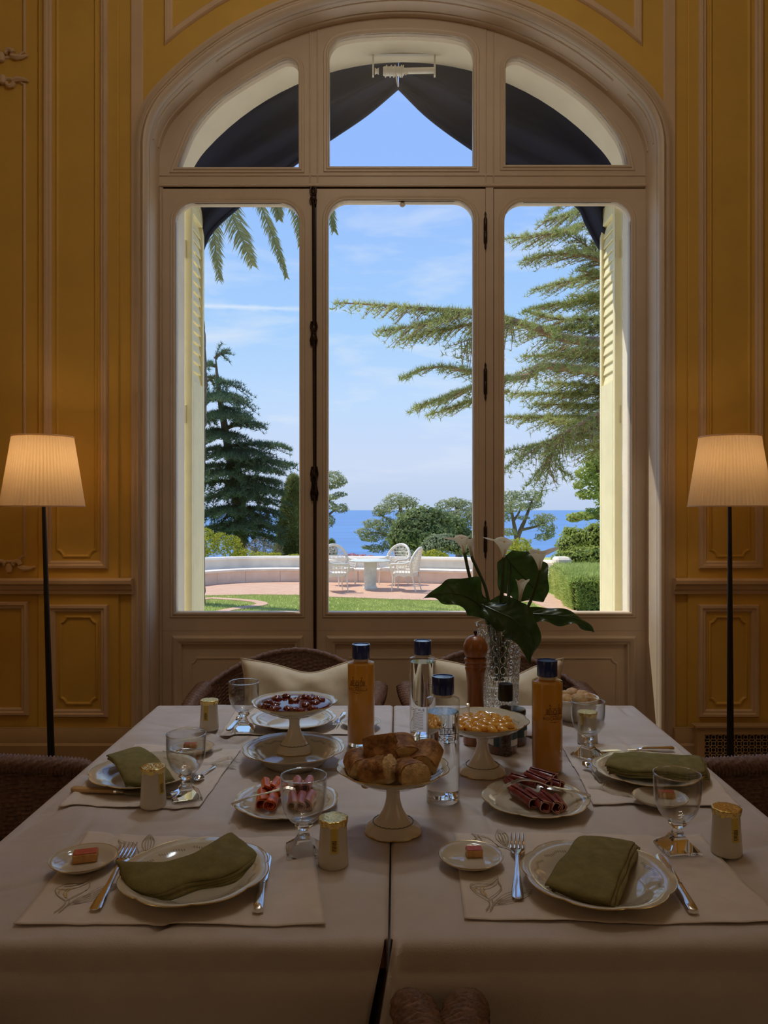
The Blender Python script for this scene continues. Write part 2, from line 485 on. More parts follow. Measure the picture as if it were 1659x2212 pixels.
EMB = mat('embroidery_thread', (0.42, 0.36, 0.25), 0.8, 0.15, 60.0)
EMBG = mat('gold_embroidery_thread', (0.62, 0.46, 0.20), 0.8, 0.15, 60.0)
OLIVE = mat('olive_napkin_linen', (0.235, 0.205, 0.085), 0.9, 0.14, 40.0, 0.3, 500, spec=0.1)
SILVER = mat('silver_cutlery', (0.78, 0.76, 0.72), 0.14, 0.04, 40.0, metal=1.0)
GOLD = mat('gilt_edge', (0.72, 0.56, 0.26), 0.25, 0.1, 80.0, metal=0.9)
FOIL = mat('gold_foil', (0.80, 0.60, 0.20), 0.22, 0.12, 70.0, 0.25, 160, metal=0.85)
GLASS = glassmat('clear_glass', (0.99, 0.995, 0.99), 1.48)
WATER = glassmat('water', (0.985, 0.992, 0.995), 1.36)
THIN = thinmat('thin_glass_wall', (0.97, 0.975, 0.975), 1.45, 0.02, 0.8, 0.01, 3.2)
BOWLG = thinmat('goblet_glass_wall', (0.965, 0.97, 0.97), 1.45, 0.0, 1.2, 0.022, 2.6)
JUICE = throughmat('orange_juice', (0.62, 0.36, 0.075), 0.5, 0.35, 0.4, (0.57, 0.32, 0.065), (0.92, 0.56, 0.11))
CAPB = mat('blue_cap_enamel', (0.007, 0.028, 0.17), 0.22, 0.1, 30.0, coat=0.4)
PRINTD = mat('dark_print', (0.03, 0.028, 0.03), 0.6, 0.1, 50.0)
PRINTB = mat('brown_print', (0.10, 0.035, 0.012), 0.6, 0.1, 50.0)
WICKER = mat('brown_wicker', (0.185, 0.092, 0.058), 0.55, 0.35, 90.0, 0.2, 300)
CUSH = mat('cream_cushion_cotton', (0.78, 0.70, 0.53), 0.9, 0.05, 25.0, 0.15, 500, spec=0.1)
PIPING = mat('cushion_piping', (0.55, 0.45, 0.32), 0.9, 0.05, 25.0)
WOODM = mat('pepper_mill_wood', (0.30, 0.105, 0.03), 0.32, 0.25, 12.0, coat=0.25, stretch=(6, 6, 1))
CRUST = mat('bread_crust', (0.30, 0.115, 0.033), 0.7, 0.4, 45.0, 0.5, 90, col2=(0.55, 0.29, 0.10))
CRUMB = mat('bread_crumb', (0.70, 0.49, 0.25), 0.9, 0.18, 60.0, 0.7, 120)
BRIO = mat('golden_roll_crust', (0.55, 0.28, 0.09), 0.6, 0.3, 40.0, 0.2, 80, col2=(0.70, 0.46, 0.20))
SALMON = mat('smoked_salmon', (0.70, 0.16, 0.05), 0.28, 0.25, 70.0, 0.15, 60, spec=0.6, sub=0.15)
PINKHAM = mat('pink_ham', (0.62, 0.22, 0.22), 0.3, 0.2, 60.0, 0.1, 60, spec=0.6, sub=0.15)
CURED = mat('cured_ham', (0.20, 0.022, 0.022), 0.30, 0.4, 50.0, 0.15, 60, col2=(0.34, 0.06, 0.055), spec=0.6)
FAT = mat('ham_fat', (0.60, 0.32, 0.26), 0.35, 0.2, 50.0)
JAM = mat('dark_berry_syrup', (0.10, 0.012, 0.008), 0.08, 0.3, 30.0, spec=0.8)
BERRY = mat('stewed_fruit', (0.26, 0.045, 0.018), 0.14, 0.4, 40.0, spec=0.8, col2=(0.16, 0.02, 0.012))
ORSEG = mat('orange_fruit', (0.74, 0.37, 0.055), 0.15, 0.2, 60.0, spec=0.7, sub=0.2)
ORSYR = mat('orange_syrup', (0.66, 0.32, 0.05), 0.08, 0.15, 40.0, spec=0.7)
DARKG = mat('black_plastic_and_shade', (0.008, 0.008, 0.010), 0.3, 0.1, 40.0)
YOG = throughmat('yoghurt_in_glass', (0.80, 0.75, 0.64), 0.25, 0.12, 0.5, (0.77, 0.72, 0.60))
YLAB = mat('yellow_paper_label', (0.66, 0.50, 0.10), 0.7, 0.06, 60.0)
WLAB = mat('white_paper_label', (0.72, 0.70, 0.66), 0.7, 0.04, 60.0)
NLAB = mat('dark_teal_label', (0.03, 0.06, 0.07), 0.6, 0.1, 60.0)
JAMJ = mat('jar_preserve', (0.10, 0.02, 0.012), 0.1, 0.3, 50.0, spec=0.7, coat=0.8)
REDL = mat('red_butter_wrapper', (0.50, 0.085, 0.04), 0.4, 0.2, 200.0)
STEM = mat('calla_stem', (0.045, 0.085, 0.022), 0.4, 0.2, 30.0)
CALLA = throughmat('calla_spathe', (0.82, 0.76, 0.64), 0.4, 0.5, 0.3, (0.78, 0.72, 0.56), (0.72, 0.66, 0.50))
SHADE = throughmat('pleated_shade_silk', (0.86, 0.74, 0.58), 0.45, 0.8, 0.1, (0.82, 0.70, 0.54), (0.95, 0.74, 0.46))
BULB = mat('lamp_bulb', (1, .9, .7), 0.5, 0, emit=6.0, emitc=(1.0, .72, .38))
GWHITE = mat('white_painted_cane', (0.84, 0.79, 0.66), 0.55, 0.08, 40.0, 0.1, 120)
GWALL = mat('garden_wall_render', (0.84, 0.65, 0.49), 0.85, 0.06, 2.2, 0.1, 30, col2=(0.90, 0.73, 0.58))
GTOP = mat('white_wall_coping', (0.88, 0.79, 0.64), 0.8, 0.12, 1.6, 0.1, 30)
GTAB = mat('garden_table_stone', (0.66, 0.70, 0.62), 0.6, 0.10, 7.0, 0.1, 30)
BARK = mat('cedar_bark', (0.33, 0.20, 0.13), 0.9, 0.35, 9.0, 0.8, 25)
PALMB = mat('palm_trunk_fibre', (0.16, 0.115, 0.075), 0.95, 0.4, 8.0, 1.0, 18)
BARKD = mat('grey_brown_bark', (0.20, 0.15, 0.11), 0.95, 0.3, 6.0, 0.8, 20)

# porcelain with a garland print round the rim
def porcelain(name, r0, r1, n):
    m = mat(name, (0.62, 0.57, 0.46), 0.10, 0.02, 20.0, spec=0.6, coat=0.3); t = m.node_tree; b = t.nodes['Principled BSDF']
    tcn = N(t, 'ShaderNodeTexCoord'); s = N(t, 'ShaderNodeSeparateXYZ'); t.links.new(tcn.outputs['Object'], s.inputs[0])
    r = math_(t, 'SQRT', math_(t, 'ADD', math_(t, 'POWER', s.outputs[0], 2.0), math_(t, 'POWER', s.outputs[1], 2.0)))
    a = math_(t, 'ARCTAN2', s.outputs[1], s.outputs[0])
    u = math_(t, 'DIVIDE', math_(t, 'SUBTRACT', r, r0), r1 - r0)
    wv = math_(t, 'MULTIPLY_ADD', math_(t, 'SINE', math_(t, 'MULTIPLY', a, float(n))), 0.10, 0.5)
    d = math_(t, 'ABSOLUTE', math_(t, 'SUBTRACT', u, wv))
    lf = math_(t, 'MULTIPLY_ADD', math_(t, 'SINE', math_(t, 'MULTIPLY', a, float(n * 7))), 0.10, 0.09)
    mask = math_(t, 'MULTIPLY', math_(t, 'LESS_THAN', d, lf), math_(t, 'GREATER_THAN', math_(t, 'SINE', math_(t, 'MULTIPLY', a, float(n) * .5)), -0.8))
    old = b.inputs['Base Color'].links[0].from_socket
    c = mixc(t, math_(t, 'MULTIPLY', mask, 0.6), old, (0.16, 0.15, 0.09, 1)); t.links.new(c, b.inputs['Base Color'])
    return m
PORC = porcelain('garland_porcelain', 0.090, 0.108, 20)
PORCS = porcelain('garland_porcelain_small', 0.080, 0.096, 20)
SAUC = mat('ivory_porcelain', (0.62, 0.57, 0.47), 0.10, 0.02, 20.0, spec=0.6, coat=0.3)
PLAIN = mat('white_porcelain', (0.80, 0.745, 0.66), 0.10, 0.02, 20.0, spec=0.6, coat=0.3)

# brick paving and lawn
def brickmat(name, c1, c2, mort, sx=1.0):
    m = mat(name, c1, 0.85, 0.0); t = m.node_tree; b = t.nodes['Principled BSDF']
    tcn = N(t, 'ShaderNodeTexCoord'); mp_ = N(t, 'ShaderNodeMapping'); t.links.new(tcn.outputs['Object'], mp_.inputs[0])
    br = t.nodes.new('ShaderNodeTexBrick'); t.links.new(mp_.outputs[0], br.inputs['Vector'])
    br.inputs['Color1'].default_value = c1 + (1,); br.inputs['Color2'].default_value = c2 + (1,); br.inputs['Mortar'].default_value = mort + (1,)
    br.inputs['Scale'].default_value = 1.0; br.inputs['Brick Width'].default_value = 0.22; br.inputs['Row Height'].default_value = 0.11; br.inputs['Mortar Size'].default_value = 0.008
    n = N(t, 'ShaderNodeTexNoise', Scale=1.4, Detail=5.0); t.links.new(tcn.outputs['Object'], n.inputs['Vector'])
    c = mixc(t, math_(t, 'MULTIPLY', n.outputs[0], 0.6), br.outputs[0], mort + (1,)); t.links.new(c, b.inputs['Base Color'])
    return m
BRICK = brickmat('terracotta_paving', (0.62, 0.33, 0.20), (0.72, 0.44, 0.28), (0.68, 0.47, 0.33))
GRASS = mat('lawn_soil_green', (0.42, 0.52, 0.13), 0.95, 0.2, 2.0, 0.3, 40, col2=(0.56, 0.60, 0.20), spec=0.1)
BLADE = leafmat('grass_blades', (0.40, 0.49, 0.14), (0.64, 0.67, 0.27), 0.5, vs=0.7)
PAVE = mat('pale_stone_paving', (0.74, 0.66, 0.53), 0.85, 0.1, 1.5, 0.1, 20)
SLOPE = mat('dry_hillside', (0.10, 0.11, 0.05), 0.95, 0.4, 0.5, 0.4, 10)
SEA = mat('sea_water', (0.075, 0.22, 0.47), 0.35, 0.14, 0.012, spec=0.25, stretch=(0.25, 1.0, 1))
# ------------------------------------------------------------------ room shell
WY = 4.10                      # inner face of the window wall
XC = 0.1025                    # axis of the window
def arch(xc, half, top, R, r, z0, n=14):
    """three-centred arch as a closed outline, counter-clockwise, from bottom right."""
    zc = top - R; dx = half - r; dz = math.sqrt((R - r) ** 2 - dx * dx); zf = zc + dz; ph = math.atan2(dz, dx)
    p = [(xc + half, z0), (xc + half, (z0 + zf) / 2)]
    for i in range(n + 1): a = ph * i / n; p.append((xc + dx + r * math.cos(a), zf + r * math.sin(a)))
    for i in range(1, 2 * n): a = ph + (PI - 2 * ph) * i / (2 * n); p.append((xc + R * math.cos(a), zc + R * math.sin(a)))
    for i in range(n + 1): a = PI - ph + ph * i / n; p.append((xc - dx + r * math.cos(a), zf + r * math.sin(a)))
    p += [(xc - half, (z0 + zf) / 2), (xc - half, z0)]
    return p
OPEN = dict(xc=XC, half=1.353, top=4.12, R=1.70, r=0.40, z0=0.0)
open_poly = arch(**OPEN)
def grown(d, **kw):
    o = dict(OPEN); o.update(kw); o['half'] += d; o['top'] += d; o['R'] += d; o['r'] += d
    return arch(**o)
XL, XR, ZC, YB = -3.6, 3.8, 5.0, -3.5
wall_back = struct(mesh('wall_back', ring(grown(0.012, z0=-0.001), [(XL, -.001), (XR, -.001), (XR, ZC), (XL, ZC)], WY, 4.60, c=(XC, 1.8)), YEL, smooth=False))
struct(mesh('wall_left', box(XL - .2, XL, YB, 4.6, 0, ZC), YEL, smooth=False))
struct(mesh('wall_right', box(XR, XR + .2, YB, 4.6, 0, ZC), YEL, smooth=False))
struct(mesh('wall_front', box(XL - .2, XR + .2, YB - .2, YB, 0, ZC), YEL, smooth=False))
struct(mesh('floor', box(XL - .2, XR + .2, YB - .2, 4.36, -.12, 0), FLOORM, smooth=False))
struct(mesh('ceiling', box(XL - .2, XR + .2, YB - .2, 4.6, ZC, ZC + .15), CEILM, smooth=False))

# lining of the opening, inside and outside
def strip(poly, y0, y1, th):
    """open arch strip, th thick towards the outside of the outline."""
    n = len(poly); V = []; F = []
    c = (sum(p[0] for p in poly) / n, sum(p[1] for p in poly) / n)
    out = []
    for i in range(n):
        a = Vector(poly[max(i - 1, 0)]); b = Vector(poly[min(i + 1, n - 1)]); t = (b - a).normalized()
        out.append((poly[i][0] + t.y * th, poly[i][1] - t.x * th))
    for (x, z), (u, w) in zip(poly, out): V += [(x, y0, z), (x, y1, z), (u, y1, w), (u, y0, w)]
    for i in range(n - 1):
        for k in range(4): F.append((4 * i + k, 4 * i + (k + 1) % 4, 4 * i + 4 + (k + 1) % 4, 4 * i + 4 + k))
    F += [(0, 1, 2, 3), tuple(4 * (n - 1) + k for k in (3, 2, 1, 0))]
    return V, F
rev = struct(mesh('trim_reveal', strip(open_poly, WY - .004, 4.345, .016), CREAM))
# shallow sunk panels along the lining, drawn by two raised fillets
dense = arch(n=26, **OPEN)
for a, b in ((6, 30), (31, 75), (77, 101)):
    seg = dense[a:b]
    for y0 in (4.135, 4.225):
        mesh('lining_fillet', strip([(x, z) for x, z in seg], y0, y0 + .012, -.006), CREAM, rev)
EXTA = dict(xc=.1175, half=1.3175, top=4.07, R=1.60, r=0.50, z0=-.5)
struct(mesh('trim_outer_reveal', strip(arch(**EXTA), 4.35, 4.625, .12), STONEW))
struct(mesh('wall_outside', ring(grown(0.02, z0=-.5, half=1.42, top=4.19), [(XL - .2, -.5), (XR + .2, -.5), (XR + .2, ZC + 3), (XL - .2, ZC + 3)], 4.60, 4.63, c=(XC, 1.8)), STONEW, smooth=False))

# architrave round the opening
cas = [(0, 0), (0, .030), (.010, .044), (.022, .048), (.036, .036), (.039, .028), (.046, .028), (.049, .038), (.058, .036), (.072, .018), (.094, .013), (.096, 0)]
trim1 = struct(mesh('trim_1', sweep(open_poly, cas, WY, flip=True), CREAM, angle=50))
for s in (-1, 1):      # the flat band goes on up to the ceiling
    x0 = XC + s * 1.451; x1 = XC + s * 1.386
    mesh('upper_band', cbox(min(x0, x1), max(x0, x1), WY - .012, WY + .01, 3.30, ZC, .004), TRIM, trim1)

def wx(px): return (px - CX) * WY / FPX
def wz(py): return EYE - (py - HY) * WY / FPX
def mir(x): return 2 * XC - x
PM = [(0, 0), (0, .010), (.006, .019), (.018, .021), (.024, .011), (.034, .013), (.042, .005), (.042, 0)]
PT = [(0, 0), (.002, .007), (.008, .010), (.014, .006), (.016, 0)]
def rect(x0, z0, x1, z1):
    a, b = min(x0, x1), max(x0, x1); c, d = min(z0, z1), max(z0, z1)
    return [(a, c), (b, c), (b, d), (a, d)]
def notched(x0, z0, x1, z1, r, which='tb'):
    """frame whose corners are scooped inwards."""
    a, b = min(x0, x1), max(x0, x1); c, d = min(z0, z1), max(z0, z1); p = []
    def sc_(cx, cz, a0, a1):
        for i in range(7):
            t = a0 + (a1 - a0) * i / 6; p.append((cx + r * math.cos(t), cz + r * math.sin(t)))
    if 'b' in which: sc_(a, c, PI / 2, 0); sc_(b, c, PI, PI / 2)
    else: p.extend([(a, c), (b, c)])
    if 't' in which: sc_(b, d, PI * 1.5, PI); sc_(a, d, 0, -PI / 2)
    else: p.extend([(b, d), (a, d)])
    return p
def mould(path, prof, y=WY, closed=True, m=TRIM, name='panel_moulding'):
    a = sum(p[0] * q[1] - q[0] * p[1] for p, q in zip(path, path[1:] + path[:1]))
    if a < 0 and closed: path = path[::-1]
    return mesh(name, sweep(path, prof, y, closed), m, wall_back, angle=40)
for s in (0, 1):
    f = (lambda x: x) if s == 0 else mir
    X = lambda px: f(wx(px))
    # shallow pilaster that carries the narrow panels
    a, b = sorted((X(85), X(258)))
    mesh('pilaster', cbox(a, b, WY - .016, WY + .01, .2, 4.9, .004), YEL, wall_back, smooth=False)
    yp = WY - .016
    mould(rect(X(98), wz(1228), X(236), wz(-500)), PM, yp)
    mould(notched(X(124), wz(1204), X(213), wz(-470), .035), PT, yp, m=YEL)
    mould(rect(X(107), wz(1547), X(237), wz(1305)), PM, yp)
    mould(notched(X(131), wz(1521), X(215), wz(1329), .032), PT, yp, m=YEL)
    # wide panels towards the corner of the room
    mould(rect(X(63), wz(1545), X(-640), wz(1299)), PM)
    far = f(wx(-640)); edge = X(56)
    mould(notched(edge, wz(1216), far, wz(168), .03), PT, m=TRIM)
    mould(notched(edge, wz(128), far, wz(-440), .03), PT, m=TRIM)
    # dado rail and baseboard
    e1, e2 = sorted((f(XL) if s == 0 else XR, X(290)))
    rail = [(0, 0), (0, .018), (.018, .020), (.026, .030), (.046, .034), (.056, .050), (.074, .052), (.084, .036), (.084, 0)]
    struct(mesh('trim_2' if s == 0 else 'trim_3', sweep([(e1, wz(1282)), (e2, wz(1282))], rail, WY - .012), TRIM, angle=40))
    bb = [(0, 0), (0, .045), (.135, .045), (.145, .034), (.196, .031), (.212, .018), (.222, .016), (.222, 0)]
    struct(mesh('baseboard_left' if s == 0 else 'baseboard_right', sweep([(e1, 0), (e2, 0)], bb, WY - .012), BASEM, angle=40))
    # carved scrolls on the wide panels
    for cx, cz, up in ((wx(22), wz(1219), 1), (wx(6), wz(118), 1), (wx(8), wz(182), -1)):
        mb = MB()
        for q in (-1, 1):
            sp = [(f(cx) + q * (.012 + (.030 - .0042 * k) * math.cos(k * .62) + .022), WY - .018 + .0005 * k, cz + up * (.028 - .0042 * k) * math.sin(k * .62)) for k in range(7)]
            mb.add(tube(sp, [.013, .013, .012, .011, .010, .009, .008], 7))
            lf = [(f(cx) + q * .05 + q * .03 * k, WY - .012, cz - up * (.012 + .010 * math.sin(k * 1.1))) for k in range(4)]
            mb.add(tube(lf, [.012, .016, .011, .004], 7))
        mb.add(lathe([(0, -.03), (.014, -.02), (.02, 0), (.014, .02), (0, .028)], 10), mat=Matrix.Translation((f(cx), WY - .012, cz - up * .02)))
        mb.build('carved_scroll', TRIM, wall_back)
# spandrel panel above the arch
zc_ = OPEN['top'] - OPEN['R']; Rs = OPEN['R'] + 0.215
xa = wx(356)
pts = [(xa, ZC - .3), (xa, zc_ + math.sqrt(Rs * Rs - (xa - XC) ** 2))]
a0 = math.atan2(pts[1][1] - zc_, xa - XC)
for i in range(1, 24):
    a = a0 + (PI - 2 * a0) * i / 24 if False else a0 - (2 * a0 - PI) * i / 24
    pts.append((XC + Rs * math.cos(a), zc_ + Rs * math.sin(a)))
xb = mir(xa); pts += [(xb, pts[1][1]), (xb, ZC - .3)]
mould(pts, PM)

# ------------------------------------------------------------------ window: arched fanlight over three tall leaves
FY = 4.280; FK = FY / FPX
def fx(px): return (px - CX) * FK
def fz(py): return EYE - (py - HY) * FK
def fpoly(l): return [(fx(a), fz(b)) for a, b in l]
def ccw(p):
    a = sum(u[0] * v[1] - v[0] * u[1] for u, v in zip(p, p[1:] + p[:1]))
    return p if a > 0 else p[::-1]
def smooth2(p, per=5): return [(float(a[0]), float(a[1])) for a in cr([np.array(q) for q in p], per)]
win = struct(thing('window_1', None, None, (0, 0, 0)))
arcL = smooth2(fpoly([(383, 362), (396, 328), (420, 275), (466, 221), (525, 179), (584, 144), (606, 132), (620, 128), (634, 131), (643, 142), (645, 158)]))
holeL = ccw([(fx(645.5), fz(362))] + [(fx(383), fz(362))] + arcL[1:])
arcM = smooth2(fpoly([(711, 150), (711, 114), (720, 94), (736, 83), (769, 76), (820, 72), (866, 70.5), (912, 72), (962, 76), (998, 83), (1014, 94), (1023, 114), (1023, 150)]))
holeM = ccw(arcM + [(fx(1023), fz(360)), (fx(711), fz(360))])
arcR = smooth2(fpoly([(1092, 155), (1093, 139), (1101, 128), (1117, 124.5), (1133, 129), (1163, 144.5), (1222, 179), (1281, 226), (1327, 281), (1347, 318), (1357, 357)]))
holeR = ccw(arcR + [(fx(1092), fz(357))])
fo = grown(0.012, z0=0.0)
zt = fz(404); m1, m2 = fx(678), fx(1057.5)
def clip(poly, x0, x1, z0):
    """part of the arch outline between two uprights and above the transom."""
    def half(pl, inside, cut):
        o = []
        for a, b in zip(pl, pl[1:] + pl[:1]):
            ia, ib = inside(a), inside(b)
            if ia: o.append(a)
            if ia != ib: o.append(cut(a, b))
        return o
    cx_ = lambda x: (lambda a, b: (x, a[1] + (b[1] - a[1]) * (x - a[0]) / (b[0] - a[0])))
    cz_ = lambda z: (lambda a, b: (a[0] + (b[0] - a[0]) * (z - a[1]) / (b[1] - a[1]), z))
    p = half(poly, lambda q: q[0] >= x0, cx_(x0)) if x0 is not None else poly
    p = half(p, lambda q: q[0] <= x1, cx_(x1)) if x1 is not None else p
    return half(p, lambda q: q[1] >= z0, cz_(z0))
BEAD = [(0, -.010), (0, .004), (.006, .010), (.013, .010), (.017, .004), (.022, .006), (.028, .006), (.032, 0), (.032, -.004)]
for hole, x0, x1 in ((holeL, None, m1), (holeM, m1, m2), (holeR, m2, None)):
    cell = clip(fo, x0, x1, zt)
    fr_ = mesh('fanlight_frame', ring(hole, cell, FY, FY + .07), CREAM, win, angle=30)
    mesh('glazing_bead', sweep(hole, BEAD, FY, True, flip=True), CREAM, fr_, angle=40)
    mesh('pane', prism_xz(hole, FY + .032, FY + .037), PANE, win, smooth=False)
for x in (m1, m2):
    for d in (-.021, .021): mesh('mullion_fillet', cbox(x + d - .004, x + d + .004, FY - .007, FY + .01, zt, fz(40), .003), CREAM, win)
mesh('transom_bar', cbox(fx(338), fx(1402), FY - .010, FY + .02, fz(404), fz(396), .004), CREAM, win)
mesh('transom_bead', cbox(fx(338), fx(1402), FY - .006, FY + .02, fz(381), fz(376), .003), CREAM, win)
mesh('jamb_post', box(fx(334), fx(352), FY + .001, FY + .07, 0, zt), CREAM, win, smooth=False)
mesh('jamb_post', box(fx(1394), fx(1409), FY + .001, FY + .07, 0, zt), CREAM, win, smooth=False)
mesh('centre_post', box(fx(1049), fx(1066), FY + .001, FY + .07, 0, zt), CREAM, win, smooth=False)
for pa, pb_ in ((344, 358), (672, 690), (1041, 1074), (1388, 1402)): mesh('rebate', box(fx(pa), fx(pb_), FY + .052, FY + .072, 0, zt), CREAM, win, smooth=False)
mesh('rebate', box(fx(344), fx(1402), FY + .052, FY + .071, fz(416), fz(398)), CREAM, win, smooth=False)
for px_ in (347, 1399): mesh('post_bead', cbox(fx(px_) - .006, fx(px_) + .006, FY - .006, FY + .02, 0, zt, .003), CREAM, win)
def rrect(x0, z0, x1, z1, r, n=8):
    p = [(x0, z0), (x1, z0)]
    for i in range(n + 1): a = PI / 2 * i / n; p.append((x1 - r + r * math.cos(a), z1 - r + r * math.sin(a)))
    for i in range(n + 1): a = PI / 2 + PI / 2 * i / n; p.append((x0 + r + r * math.cos(a), z1 - r + r * math.sin(a)))
    return p
LEAVES = [('door_1', 352, 677, 380, 647, 440), ('door_2', 684, 1048, 709, 1022, 435), ('door_3', 1067, 1394, 1089, 1361, 438)]
DOORS = []
for nm, a, b, ga, gb, gt in LEAVES:
    d = struct(thing(nm, None, None, (0, 0, 0))); DOORS.append(d)
    xa_, xb_ = fx(a), fx(b); zm = fz(1362); z0 = .006; z1 = fz(409)
    gl = rrect(fx(ga), fz(1322), fx(gb), fz(gt), .105)
    fr_ = mesh('leaf_frame', ring(gl, rect(xa_, zm, xb_, z1), FY - .006, FY + .05), CREAM, d, angle=30)
    mesh('glazing_bead', sweep(gl, BEAD, FY - .006, True, flip=True), CREAM, fr_, angle=40)
    mesh('pane', prism_xz(gl, FY + .022, FY + .027), PANE, d, smooth=False)
    pn = rect(fx(a + 38), .13, fx(b - 38), fz(1392))
    mesh('bottom_rail', ring(pn, rect(xa_, z0, xb_, zm - .001), FY - .006, FY + .05), CREAM, d, smooth=False)
    mesh('sunk_panel', box(fx(a + 30), fx(b - 30), FY + .012, FY + .03, .10, fz(1384)), CREAM, d, smooth=False)
    mesh('panel_moulding', sweep(rect(fx(a + 22), .085, fx(b - 22), fz(1373)), [(0, 0), (0, .010), (.012, .018), (.030, .012), (.036, .004), (.044, .003), (.050, -.012), (.050, -.02)], FY - .006, True), CREAM, d, angle=40)
    # small square fillets in the corners of the raised field
    ip = notched(fx(a + 58), .20, fx(b - 58), fz(1420), .03)
    mesh('inner_fillet', sweep(ccw(ip), [(0, 0), (.001, .004), (.006, .006), (.011, .004), (.012, 0)], FY + .012, True), CREAM, d, angle=40)
mesh('pane_catch', lathe([(0, 0), (.014, 0), (.016, .004), (.014, .010), (0, .011)], 14), WHITEP, DOORS[1]).matrix_local = Matrix.Translation((fx(869.5), FY + .016, fz(440))) @ Matrix.Rotation(PI / 2, 4, 'X')
# olive hinges between the middle leaf and its post
for py in (500, 825, 1165):
    h = 42 * FK
    pr = [(0, -h), (.004, -h + .008), (.006, -h * .82), (.004, -h * .72), (.010, -h * .6), (.010, -.003), (.008, 0), (.010, .003), (.010, h * .6), (.004, h * .72), (.006, h * .82), (.004, h - .008), (0, h)]
    mesh('hinge', lathe(pr, 10), BRONZE, DOORS[1]).location = (fx(1048), FY - .012, fz(py))
# cremone bolt: long rod with cast ornaments and an oval knob
bolt = mesh('cremone_bolt', tube([(fx(681), FY - .018, .02), (fx(680), FY - .018, fz(1100)), (fx(677), FY - .018, fz(410))], .0075, 8), BRONZE, DOORS[1])
def bolt_orn(py, h, w, knob=False):
    mb = MB(); z = fz(py); x = fx(677 + (py - 410) * .004)
    mb.add(lathe([(0, -h), (w * .35, -h * .96), (w * .55, -h * .80), (w * .30, -h * .68), (w * .8, -h * .5), (w, -h * .3), (w * .7, -h * .1), (w, 0), (w * .7, h * .1), (w, h * .3), (w * .8, h * .5), (w * .3, h * .68), (w * .55, h * .8), (w * .35, h * .96), (0, h)], 12), mat=Matrix.Translation((x, FY - .018, z)) @ Matrix.Scale(.8, 4, (0, 1, 0)))
    for q in (-1, 1): mb.add(tube([(x + q * w * .7, FY - .016, z - h * .9), (x + q * w * 1.05, FY - .016, z - h * .5), (x + q * w * .5, FY - .02, z), (x + q * w * 1.05, FY - .016, z + h * .5), (x + q * w * .7, FY - .016, z + h * .9)], .005, 6))
    if knob:
        for q in (-1, 1): mb.add(loop_tube([(x + .012 * math.cos(t * PI / 6) * (1 + .2 * q), FY - .042, z + q * .022 + .020 * math.sin(t * PI / 6)) for t in range(12)], .0045, 6))
    mb.build('bolt_ornament', BRONZE, bolt)
bolt_orn(425, .052, .016); bolt_orn(722, .075, .017); bolt_orn(1045, .105, .018, True)
mesh('dark_joint', box(fx(677.5), fx(683.5), FY + .004, FY + .012, 0, zt), DARKG, DOORS[1], smooth=False)

# ------------------------------------------------------------------ outside the window: shutters, awning, cord roller
def shutter(name, xin, s, label):
    t = thing(name, label, 'shutter', (xin, 4.66, 0)); D_ = .33; th = .04 * s
    a, b = sorted((0, -th)); a2, b2 = sorted((.006 * s, -th))
    zb, z1, z2, z3 = -.45, 2.17, 3.19, 3.30
    mesh('stile', cbox(a2, b2, 0, .045, zb, z3, .004), SHUT, t); mesh('stile', cbox(a2, b2, D_ - .045, D_, zb, z3, .004), SHUT, t)
    mesh('rail', cbox(a, b, .045, D_ - .045, z2, z3, .003), SHUT, t)
    mesh('panel', cbox(a, b, .045, D_ - .045, zb, z1, .003), SHUT, t)
    sl = None; n = 16
    for k in range(n):
        z = z1 + .012 + (z2 - z1 - .02) * k / n
        if sl is None:
            V, F = cbox(-.004, .004, .045, D_ - .045, -.039, .039, .002)
            sl = mesh('slat', (V, F), SHUT, t); sl.rotation_euler = (0, .20 * s, 0)
        else: sl = dup(sl, parent=t)
        sl.location = (-.018 * s, 0, z + .03)
    for z in (.35, 1.9, 2.9):
        hg = mesh('hinge', lathe([(0, 0), (.008, 0), (.008, .11), (0, .11)], 8), SHUT, t); hg.location = (0, -.004, z)
    return t
shutter('shutter', -1.206, -1, 'open pale yellow louvred shutter outside the window, beside the palm trunk')
shutter('shutter', 1.440, 1, 'open pale yellow louvred shutter outside the window, beside the cedar boughs, partly sunlit')

def drape(name, label, top, low, ph):
    t_ = cr([np.array(p) for p in top], 6); l_ = cr([np.array(p) for p in low], 6); n = len(t_) - 1
    def fn(u, v):
        k = u * n; i = min(int(k), n - 1); f = k - i
        a = t_[i] * (1 - f) + t_[i + 1] * f; b = l_[i] * (1 - f) + l_[i + 1] * f
        p = a * (1 - v) + b * v
        am = math.sin(PI * v) ** .6
        p[1] += .028 * am * math.sin(v * 17 + u * 3 + ph) + .02 * am * math.sin(v * 8 - u * 5 + ph)
        p[2] -= .03 * math.sin(PI * v) * math.sin(PI * u)
        return p
    V, F = grid(fn, n, 26); m = len(V)
    V2 = V + [(x, y + .012, z) for x, y, z in V]
    o = mesh(name, (V2, F + [tuple(m + i for i in f[::-1]) for f in F]), NAVY, angle=180)
    hem = tube([tuple(Vector(q) + Vector((0, .004, 0))) for q in l_], .014, 7)
    mesh('hem', hem, NAVY, o)
    return tag(o, label, 'awning')
topL = [(.09, 4.64, 4.13), (-.12, 4.64, 4.12), (-.36, 4.64, 4.07), (-.62, 4.64, 3.98), (-.88, 4.64, 3.86), (-1.10, 4.65, 3.70), (-1.24, 4.70, 3.52), (-1.285, 4.82, 3.30), (-1.29, 5.02, 3.05)]
lowL = [P(x, y, d) for x, y, d in ((859, 188, 4.73), (790, 246, 4.74), (712, 299, 4.78), (645, 346, 4.84), (578, 396, 4.90), (512, 447, 4.95), (468, 486, 4.98), (446, 516, 5.0), (429, 560, 5.03))]
